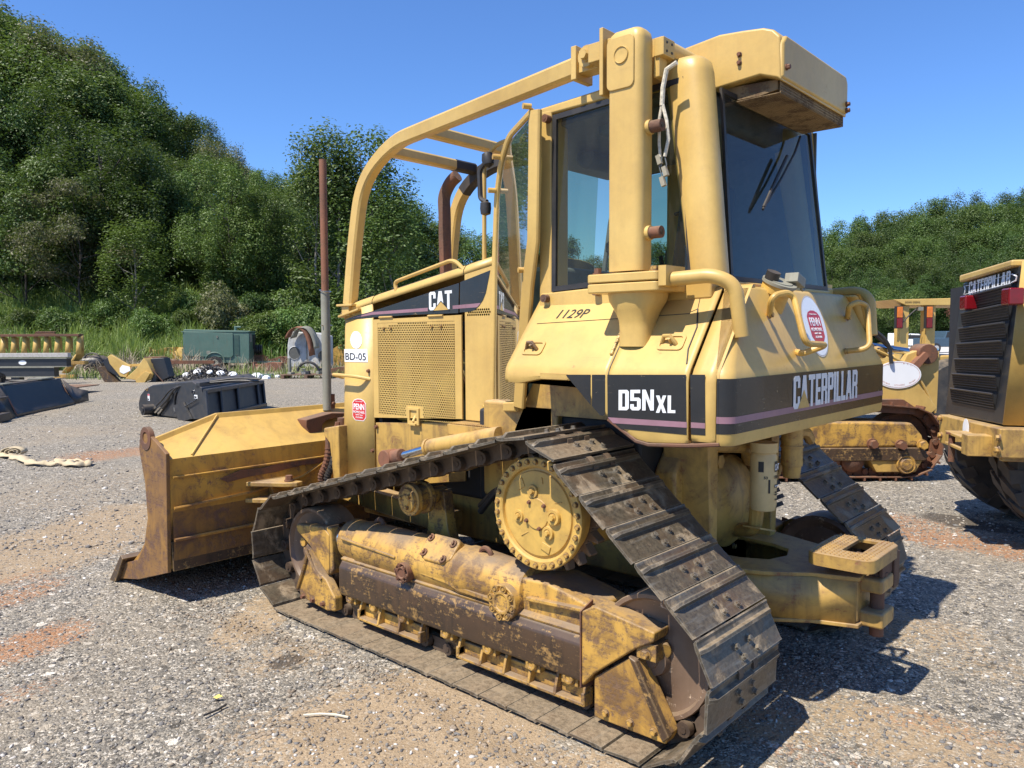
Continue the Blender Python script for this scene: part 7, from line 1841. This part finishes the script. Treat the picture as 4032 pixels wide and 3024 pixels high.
# local frame: x along the rear face away from the near corner, y forward along the machine
WL = thing('wheel_loader', 'yellow wheel loader cut by the right edge, seen from behind with black grille', 'wheel loader', W0, math.atan2(LX.y, LX.x))
IN = Matrix.Rotation(math.atan2(LX.y, LX.x), 4, 'Z').inverted() @ Matrix.Translation(-W0)
def wr(u, v, y=0.):
    """pixel -> local point on the rear plane y (metres in front of the face)"""
    n = AX; P0 = W0+AX*y; d = dp(u, v, 'z', 0)-CAM if v > 760 else dp(u, v, 'x', 0)-CAM
    t = (P0-CAM).dot(n)/d.dot(n); return IN @ (CAM+d*t)
def wside(u, v, x=0.):
    n = LX; P0 = W0+LX*x; d = dp(u, v, 'x', 0)-CAM; t = (P0-CAM).dot(n)/d.dot(n); return IN @ (CAM+d*t)
FWD = 1 if (IN.to_3x3() @ AX).y > 0 else -1
def RP(pts, y0, y1): return [(wr(*p).x, wr(*p).z) for p in pts]
# black rear grille frame
outer = RP([(2080, 612), (2208, 572), (2166, 918), (2040, 893)], 0, 0)
f = FWD
g = MB().prism(outer, 'y', 0, .06*f); gf = g.build('grille_frame', BP, WL, bevel=.012)
inn = RP([(2091, 640), (2196, 612), (2150, 886), (2058, 868)], 0, 0)
MB().prism(inn, 'y', -.004*f, -.001*f).build('grille_back', M['dark'], gf)
GM = plain('grille_mesh', (.030, .030, .031), .45, .3, .2)
nl = 7
A_, B_, C_, D_ = [Vector((a, 0, b)) for a, b in inn]
for i in range(nl):
    t0, t1 = i/nl+.01, (i+.86)/nl
    l0, l1 = A_.lerp(D_, t0), A_.lerp(D_, t1); r0_, r1_ = B_.lerp(C_, t0), B_.lerp(C_, t1)
    g = MB()
    # slanted slat of fine bars in two directions
    nb = 46
    for k in range(nb+1):
        q = k/nb; a = l0.lerp(r0_, q)+Vector((0, -.035*f, 0)); b = l1.lerp(r1_, q)+Vector((0, -.012*f, 0)); g.sweep([a, b], [(.0035, -.002), (.0035, .002), (-.0035, .002), (-.0035, -.002)], up=(0, 1, 0), cap=False)
    for k in range(6):
        q = k/5; a = l0.lerp(l1, q)+Vector((0, -.035*f+.023*f*q, 0)); b = r0_.lerp(r1_, q)+Vector((0, -.035*f+.023*f*q, 0)); g.sweep([a, b], [(.0, -.003), (.004, .0), (0, .003), (-.004, .0)], up=(0, 1, 0), cap=False)
    g.build('louvre', GM, gf)
    MB().sweep([l0+Vector((0, -.038*f, 0)), r0_+Vector((0, -.038*f, 0))], rsec(.012, .014, .003)).build('louvre_edge', BP, gf)
# name board
nb_ = RP([(2086, 617), (2200, 590), (2196, 611), (2083, 637)], 0, 0)
MB().prism(nb_, 'y', -.012*f, 0).build('name_board', M['ink'], gf, bevel=.004)
a, b, c = wr(2096, 637), wr(2186, 616), wr(2096, 610)
blocks('lettering', 'CATERPILLAR', (a.x, -.012*f, a.z), (b.x-a.x, 0, b.z-a.z), (0, 0, 1), .105, math.hypot(b.x-a.x, b.z-a.z), M['whiteplain'], gf, lift=.002 if True else 0, slant=.12)
for s_ in (0, 1):
    q = [wr(*p_) for p_ in (((2086, 636), (2089, 631), (2090, 624), (2088, 618)) if s_ == 0 else ((2192, 592), (2202, 597), (2200, 606), (2190, 611)))]
    MB().tube([p_+Vector((0, -.016*f, 0)) for p_ in q], .005, 6).build('board_bracket_line', M['whiteplain'], gf)
for pr in ([(2088, 636), (2192, 611)], [(2090, 618), (2192, 592)]):
    MB().tube([wr(*p_)+Vector((0, -.015*f, 0)) for p_ in pr], .003, 5).build('board_line', M['whiteplain'], gf)
for (u, v, w_, h_) in ((2090, 654, .145, .115), (2184, 641, .15, .12)):
    p_ = wr(u, v, -.06); MB().box((p_.x-w_/2, min(-.10*f, 0), p_.z-h_/2), (p_.x+w_/2, max(-.10*f, 0), p_.z+h_/2)).build('tail_light', M['lens_red'], WL, bevel=.012)
# yellow hood shell round the grille: top cap and near side
tc_ = wr(2205, 575); tl_ = wr(2084, 610)
MB().prism([(tl_.x-.02, tl_.z), (tc_.x+.03, tc_.z), (tc_.x+.03, tc_.z+.05), (tl_.x-.02, tl_.z+.06)], 'y', -.05*f, 1.8*f).build('hood_top', M['yellow'], WL, bevel=.015)
nx = wr(2208, 572).x; nx2 = wr(2166, 918).x
zt, zb_ = wr(2208, 572).z+.03, wr(2166, 918).z-.0
MB().prism([(0, zb_), (0, zt), (1.6*f, zt+.05), (1.6*f, zb_)], 'x', nx2-.06, nx2-.02) if False else None
g = MB().add([(nx2-.01, 0, zb_), (nx+.0-.01, 0, zt), (nx-.12, 1.9*f, zt+.04), (nx2-.12, 1.9*f, zb_), (nx2-.01, .0, zb_)], [(0, 1, 2, 3)])
o = g.build('hood_side', M['yellow'], WL); sm = o.modifiers.new('s', 'SOLIDIFY'); sm.thickness = .02
MB().box((min(nx2, 1.35)+.02, .05*f if f > 0 else -1.8, zb_), (1.30, 1.8 if f > 0 else -.05, zt-.1)).build('engine_bay', M['dark'], WL)
# counterweight / rear bumper
bo = [(wr(u, v, -.08).x, wr(u, v, -.08).z) for u, v in ((2028, 895), (2160, 926), (2157, 990), (2029, 957))]
MB().prism([(x, z) for x, z in bo], 'y', -.08*f, .25*f).build('counterweight', M['yellow_dirty'], WL, bevel=.012)
q = [wside(2172, 940), wside(2230, 935)]
g = MB(); xz = wr(2172, 930).x; zt2, zb2 = wr(2172, 932).z, wr(2168, 994).z
g.box((min(xz-.06, xz+.0), min(-.04*f, 1.6*f), zb2), (max(xz-.06, xz+.0), max(-.04*f, 1.6*f), zt2)); g.build('frame_side', M['yellow_dirty'], WL, bevel=.01)
cw = [o for o in WL.children if o.name.startswith('counterweight')][0]
for (u, v) in ((2034, 903), (2034, 940), (2160, 946), (2158, 972)): bolt(cw, wr(u, v, -.08)+Vector((0, 0, 0)), .024, None, (0, -f, 0))
p_ = wr(2087, 927, -.08); MB().prism(blob(p_.x, p_.z, .075, .085, 28), 'y', -.082*f, -.0835*f).build('white_disc_sticker', M['whiteplain'], cw)
# pin hitch standing proud of the counterweight
J = -.22
g = MB()
for v in (942, 967):
    z = wr(2070, v, J).z; x0, x1 = wr(2046, v, J).x, wr(2080, v, J).x; g.box((min(x0, x1), min(-.24*f, -.06*f), z-.012), (max(x0, x1), max(-.24*f, -.06*f), z+.012))
x0, x1 = wr(2083, 950, J).x, wr(2097, 950, J).x
g.box((min(x0, x1), min(-.24*f, -.06*f), wr(2090, 983, J).z), (max(x0, x1), max(-.24*f, -.06*f), wr(2090, 938, J).z)); g.build('tow_bracket', M['yellow_dirty'], WL, bevel=.006)
p_ = wr(2056, 950, J); MB().cyl((p_.x, J*f, wr(2057, 998, J).z), (p_.x, J*f, wr(2057, 936, J).z), .024, n=16).cyl((p_.x, J*f, wr(2057, 938, J).z), (p_.x, J*f, wr(2057, 934, J).z), .042, n=16).build('tow_pin', RU_, WL)
# underside parts

MB().box((-.02, min(.45*f, .6*f), .42), (.08, max(.45*f, .6*f), zb2)).build('axle_bracket', YD, WL, bevel=.02)
# tyres with chunky lugs
def lug_tyre(b, c, ax, r, w, n=22):
    c = Vector(c); ax = Vector(ax).normalized()
    b.lathe([(r*.55, -w*.42), (r*.72, -w*.5), (r*.9, -w*.48), (r*.955, -w*.36), (r*.96, 0), (r*.955, w*.36), (r*.9, w*.48), (r*.72, w*.5), (r*.55, w*.42)], c, ax, 48)
    a, bb, d = frame(ax)
    for i in range(n):
        for s in (-1, 1):
            th = 2*PI*(i+(.5 if s > 0 else 0))/n
            def P(t, rr, off): return c+a*(rr*math.cos(t))+bb*(rr*math.sin(t))+d*off
            dt = .085; sk = .16*s
            vs = []
            for rr in (r*.94, r):
                vs += [P(th-dt, rr, 0.01*s), P(th+dt, rr, .01*s), P(th+dt+sk, rr*(.985 if rr == r else .97), w*.46*s), P(th-dt+sk, rr*(.985 if rr == r else .97), w*.46*s)]
            vs2 = vs
            b.add(vs2, [(0, 1, 2, 3), (7, 6, 5, 4), (0, 4, 5, 1), (1, 5, 6, 2), (2, 6, 7, 3), (3, 7, 4, 0)])
            vs = [P(th-dt+sk, r*.985, w*.46*s), P(th+dt+sk, r*.985, w*.46*s), P(th+dt+sk, r*.83, w*.52*s), P(th-dt+sk, r*.83, w*.52*s), P(th-dt+sk, r*.97, w*.38*s), P(th+dt+sk, r*.97, w*.38*s), P(th+dt+sk, r*.8, w*.44*s), P(th-dt+sk, r*.8, w*.44*s)]
            b.add(vs, [(0, 1, 2, 3), (7, 6, 5, 4), (0, 4, 5, 1), (1, 5, 6, 2), (2, 6, 7, 3), (3, 7, 4, 0)])
TYM = plain('dusty_tyre', (.028, .027, .026), .7, 0, .3, dust=.45)
TR = .66
for x, y in ((.12, .74), (1.22, .70)):
    g = MB(); lug_tyre(g, (x, y*f, TR), (1, 0, 0), TR, .46); w_ = g.build('tyre', TYM, WL, sharp=40)
    MB().lathe([(0, -.1), (.15, -.1), (.3, -.04), (.37, -.16), (.37, .16), (0, .1)], (x, y*f, TR), (1, 0, 0), 28).build('rim', M['yellow_dirty'], w_)
# ---- crawler loader between, side on
CP, crz = facing(1860, 8.65, .0)
s9 = 8.65/D_PX
def q4(u, v, dd=0.): return ((u-1860)*s9, 1.6528-(v-722)*s9)
CL = thing('crawler_loader', 'rusty yellow crawler loader parked behind the bulldozer with a white oval sticker', 'crawler loader', CP, crz)
g = MB().prism([q4(*a) for a in ((1640, 922), (1700, 912), (1780, 915), (1890, 915), (1975, 918), (1998, 945), (2005, 970), (1640, 975))], 'y', .0, .45)
g.build('track_frame', M['yellow_worn'], CL, bevel=.03)
MB().prism([q4(*a) for a in ((1640, 972), (1995, 972), (2012, 990), (2003, 1000), (1690, 1000), (1640, 992))], 'y', -.02, .45).build('guard_rail', M['worn_brown'], CL, bevel=.01)
for u, v in ((1888, 963), (1950, 966), (1997, 966)): 
    x, z = q4(u, v); bolt(CL, (x, 0, z), .05, BOLTR if u < 1990 else BOLT, (0, -1, 0))
g = MB().prism([q4(*a) for a in ((1885, 1000), (2000, 1000), (1985, 1026), (1900, 1026))], 'y', .0, .3); g.build('roller_guard', YD, CL, bevel=.01)
x, z = q4(1963, 1008); MB().lathe([(0, .04), (.06, .04), (.075, .02), (.10, .03), (.11, 0)], (x, -.0, z), (0, -1, 0), 20).build('guide_wheel', M['yellow_worn'], CL)
for u in (1800, 1852, 1748, 1696): x, z = q4(u, 1002); MB().lathe([(0, .06), (.04, .06), (.10, .03), (.13, .0), (.13, -.3)], (x, .05, z), (0, -1, 0), 20).build('track_roller', RU_, CL)
# its own belt of shoes
cx0, cx1 = q4(1600, 0)[0], q4(1965, 0)[0]; zc = .42
bp = []
for i in range(15):
    a = -PI/2+PI*i/14; bp.append((cx1+.42*math.cos(a)*1.0, zc+.02+.40*math.sin(a)*(1 if a < 0 else 1.0)))
bp = [(cx0, .03), (cx1, .03)]+[(cx1+.02+.40*math.cos(-PI/2+PI*i/12), .43+.40*math.sin(-PI/2+PI*i/12)) for i in range(1, 12)]+[(cx1, .83), (cx1-.8, .90), (cx0, .86)]
Pb = np.array(bp); sg = np.hypot(*(Pb[1:]-Pb[:-1]).T); cm_ = np.r_[0, np.cumsum(sg)]
sm_ = MB().box((-.085, 0, -.012), (.085, .45, .0)).box((-.02, 0, 0), (.0, .45, .035)).box((-.075, .10, -.09), (.075, .14, -.012)).cyl((-.05, .08, -.055), (-.05, .16, -.055), .035, n=8).mesh('track_shoe', 30); sm_.materials.append(M['rust'])
s_ = 0
while s_ < cm_[-1]:
    i = min(np.searchsorted(cm_, s_, 'right')-1, len(sg)-1); tt = (s_-cm_[i])/sg[i]; p_ = Pb[i]*(1-tt)+Pb[i+1]*tt; d = (Pb[i+1]-Pb[i])/sg[i]
    X = Vector((d[0], 0, d[1])); Z = Vector((d[1], 0, -d[0])); Yv = Z.cross(X); mm = Matrix((X, Yv, Z)).transposed().to_4x4()
    if Yv.y < 0: mm = Matrix((-X, -Yv, Z)).transposed().to_4x4()
    mm.translation = (p_[0], 0, p_[1]); o = link('track_shoe', sm_, CL); o.matrix_local = mm; s_ += .175
MB().lathe([(0, .06), (.08, .05), (.22, .0), (.30, .02), (.32, .0), (.32, -.2)], (cx1+.02, .2, .43), (0, -1, 0), 32).build('idler', RU_, CL)
FRP = plain('faded_red_print', (.5, .25, .2), .6)
# body plate with oval sticker, arm, cylinder
g = MB().prism([q4(*a) for a in ((1700, 870), (1790, 838), (1884, 775), (1900, 770), (1945, 788), (1990, 830), (2060, 905), (2060, 925), (1990, 905), (1915, 880), (1890, 862), (1880, 855), (1700, 905))], 'y', .22, .32)
g = MB().prism([q4(*a) for a in ((1860, 800), (1884, 772), (1950, 790), (1995, 822), (2048, 890), (2030, 905), (1960, 878), (1905, 868), (1860, 868))], 'y', .18, .28)
bp_ = g.build('body_plate', M['yellow'], CL, bevel=.01)
x, z = q4(1958, 815); n_ = 40
MB().prism([(x+.26*math.cos(2*PI*i/n_), z+.155*math.sin(2*PI*i/n_)) for i in range(n_)], 'y', .17, .179).build('oval_sticker', M['whiteplain'], bp_)
MB().tube([(x+.245*math.cos(2*PI*i/n_), .1695, z+.142*math.sin(2*PI*i/n_)) for i in range(n_+1)], .0018, 4).build('oval_line', FRP, bp_)
for txt, rr, a0, a1 in (('Trucking - Grading - Paving', .115, PI*1.18, PI*1.82), ('J.R.  Inc.', .10, PI*.80, PI*.22)):
    for i, ch in enumerate(txt):
        if ch == ' ': continue
        a = a0+(a1-a0)*i/(len(txt)-1); pz_ = Vector((x+.225*math.cos(a), .169, z+.125*math.sin(a))); tx = Vector((-math.sin(a)*.225, 0, math.cos(a)*.125)).normalized(); tx = tx if a0 < a1 else -tx
        lettering('oval_print', ch, pz_-tx*.006, tx, Vector((0, 0, 1)), .016, .010, FRP, bp_, lift=-.001) if ch.isalpha() else None
MB().prism([q4(*a) for a in ((1860, 868), (1960, 868), (1985, 885), (1985, 900), (1860, 893))], 'y', .05, .5).build('track_cover', RU_, CL)
MB().box((q4(1700, 0)[0], .3, .85), (q4(1990, 0)[0], 1.6, 1.2)).build('body', YD, CL, bevel=.03)
a, b = q4(1885, 748), q4(2000, 765); MB().tube([(a[0], .4, a[1]+.0), (b[0], .4, b[1])], .042, 14).build('chrome_rod', M['rod'], CL)
MB().tube([(q4(1846, 735)[0], .42, q4(1846, 735)[1]), (a[0]+.02, .4, a[1])], .07, 14).build('lift_cylinder', M['yellow'], CL)
x, z = q4(2032, 770); MB().cyl((x, .25, z), (x, .5, z), .115, n=20).build('cylinder_eye', RU_, CL, bevel=.01)
MB().prism([q4(*a) for a in ((1990, 770), (2040, 752), (2062, 765), (2060, 900), (2040, 895), (2010, 850), (1975, 800))], 'y', .3, .42).build('lift_arm', M['yellow'], CL, bevel=.01)
MB().prism([q4(*a) for a in ((1985, 800), (2020, 765), (2030, 772), (1995, 815))], 'y', .2, .3).build('lever_link', RL, CL)
MB().tube(fillet([(q4(u, v)[0], .2, q4(u, v)[1]) for u, v in ((1850, 730), (1920, 765), (1980, 790), (2020, 840), (2045, 900))], .3, 5), .016, 8).build('steel_pipe', M['yellow'], CL)
for k, pts in enumerate((((1848, 690), (1900, 715), (1935, 745), (1940, 790)), ((1850, 712), (1890, 735), (1905, 760), (1900, 790)), ((1846, 725), (1880, 742), (1895, 775), (1890, 800)), ((1885, 700), (1930, 738), (1955, 760)))):
    MB().tube(fillet([(q4(u, v)[0], .15+.05*k, q4(u, v)[1]) for u, v in pts], .3, 6), .022, 8).build('hose', M['black'], CL)
for u, v in ((1895, 745), (1925, 758)): x, z = q4(u, v); MB().cyl((x, .2, z-.05), (x, .5, z), .06, n=12).build('valve_body', YD, CL)
# ---- canopy of a machine further back
P5, r5 = facing(1995, 13.5, 0); s5 = 13.5/D_PX
def q5(u, v): return ((u-1995)*s5, 1.6528-(v-722)*s5)
BH = thing('backhoe', 'yellow backhoe with a flat roof canopy behind the crawler loader', 'backhoe', P5, r5)
g = MB(); r_ = [q5(1926, 651), q5(1985, 648), q5(2080, 648), q5(2080, 663), q5(1960, 664)]
rf_ = MB().add([(q5(1926, 0)[0], 0, q5(0, 651)[1]), (q5(2140, 0)[0], 0, q5(0, 647)[1]), (q5(2140, 0)[0], .0, q5(0, 664)[1]), (q5(1955, 0)[0], .0, q5(0, 664)[1]),
                (q5(1926, 0)[0]+.25, 1.5, q5(0, 651)[1]+.02), (q5(2140, 0)[0], 1.5, q5(0, 647)[1]), (q5(2140, 0)[0], 1.5, q5(0, 664)[1]), (q5(1955, 0)[0]+.2, 1.5, q5(0, 664)[1])], [(0, 1, 2, 3), (7, 6, 5, 4), (0, 4, 5, 1), (1, 5, 6, 2), (2, 6, 7, 3), (3, 7, 4, 0)]).build('canopy_roof', M['yellow'], BH, bevel=.01)
a = q5(1944, 660); 
lettering('lettering', 'JOHN DEERE', (a[0]+.06, -.004, a[1]+.005), (1, 0, 0), (0, 0, 1), .035, .26, M['ink'], rf_, lift=.001)
for u in (1945, 2002):
    w_ = 20*s5; x = q5(u, 0)[0]; MB().box((x, .05, .9), (x+w_, .25, q5(0, 664)[1])).build('canopy_post', M['yellow'], BH, bevel=.008)
for u in (1932, 1996):
    x = q5(u, 0)[0]; z0, z1, z2 = q5(0, 712)[1], q5(0, 690)[1], q5(0, 667)[1]
    h_ = MB().box((x, -.03, z0-.01), (x+.12, .04, z2+.01)).build('lamp_housing', BP, BH)
    MB().box((x+.01, -.06, z0), (x+.10, -.03, z1-.01)).build('red_lamp', M['lens_red'], h_, bevel=.006); MB().box((x+.01, -.06, z1), (x+.10, -.03, z2)).build('amber_lamp', M['lens_amber'], h_, bevel=.006)
MB().tube(fillet([(q5(u, v)[0], -.02, q5(u, v)[1]) for u, v in ((1947, 700), (1960, 685), (1975, 672))], .2, 4), .012, 6).build('lamp_wire', M['black'], BH)
MB().box((q5(1982, 0)[0], .0, q5(0, 675)[1]), (q5(1992, 0)[0], .08, q5(0, 667)[1])).build('work_lamp', M['greypipe'], BH)
MB().box((q5(1900, 0)[0], .2, .5), (q5(2120, 0)[0], 1.8, 1.25)).build('body', M['yellow'], BH, bevel=.03)
MB().lathe([(0, -.2), (.5, -.2), (.6, 0), (.5, .2), (0, .2)], (q5(2060, 0)[0], .1, .6), (0, 1, 0), 30).build('tyre', TYM, BH)
# ---- parked pickup far behind
p, rz = facing(2062, 62); t = thing('pickup_truck', 'blue grey pickup truck parked under the far trees, partly hidden', 'pickup truck', p, rz+.1)
PT = plain('truck_paint', (.05, .085, .12), .3, 0, .1)
g = MB().prism([(-2.4, .5), (2.6, .5), (2.6, 1.05), (2.4, 1.2), (1.2, 1.25), (.7, 1.75), (-.7, 1.75), (-.9, 1.2), (-2.4, 1.2)], 'y', 0, 1.8); g.build('body', PT, t, bevel=.06)
MB().prism([(1.05, 1.25), (.66, 1.68), (-.65, 1.68), (-.78, 1.25)], 'y', -.01, .0).build('side_window', M['dark'], t)
for x in (-1.6, 1.7):
    w_ = MB().lathe([(0, -.1), (.25, -.12), (.40, -.1), (.40, .1), (0, .1)], (x, .05, .40), (0, -1, 0), 24).build('tyre', M['black'], t); MB().lathe([(0, .0), (.22, .02), (.25, -.02)], (x, -.07, .40), (0, -1, 0), 20).build('rim', M['rod'], w_)
p, rz = facing(1968, 75); t = thing('white_van', 'small pale vehicle far behind the canopy posts', 'van', p, rz)
MB().prism([(-1.5, .4), (1.6, .4), (1.6, 1.1), (1.1, 1.5), (-1.5, 1.6)], 'y', 0, 1.7).build('body', M['whiteplain'], t, bevel=.08); MB().prism([(1.05, 1.05), (.9, 1.4), (-1.2, 1.45), (-1.2, 1.05)], 'y', -.02, 0).build('side_window', M['dark'], t)
for x in (-.9, 1.0): MB().cyl((x, -.02, .33), (x, .2, .33), .33, n=20).build('tyre', M['black'], t)
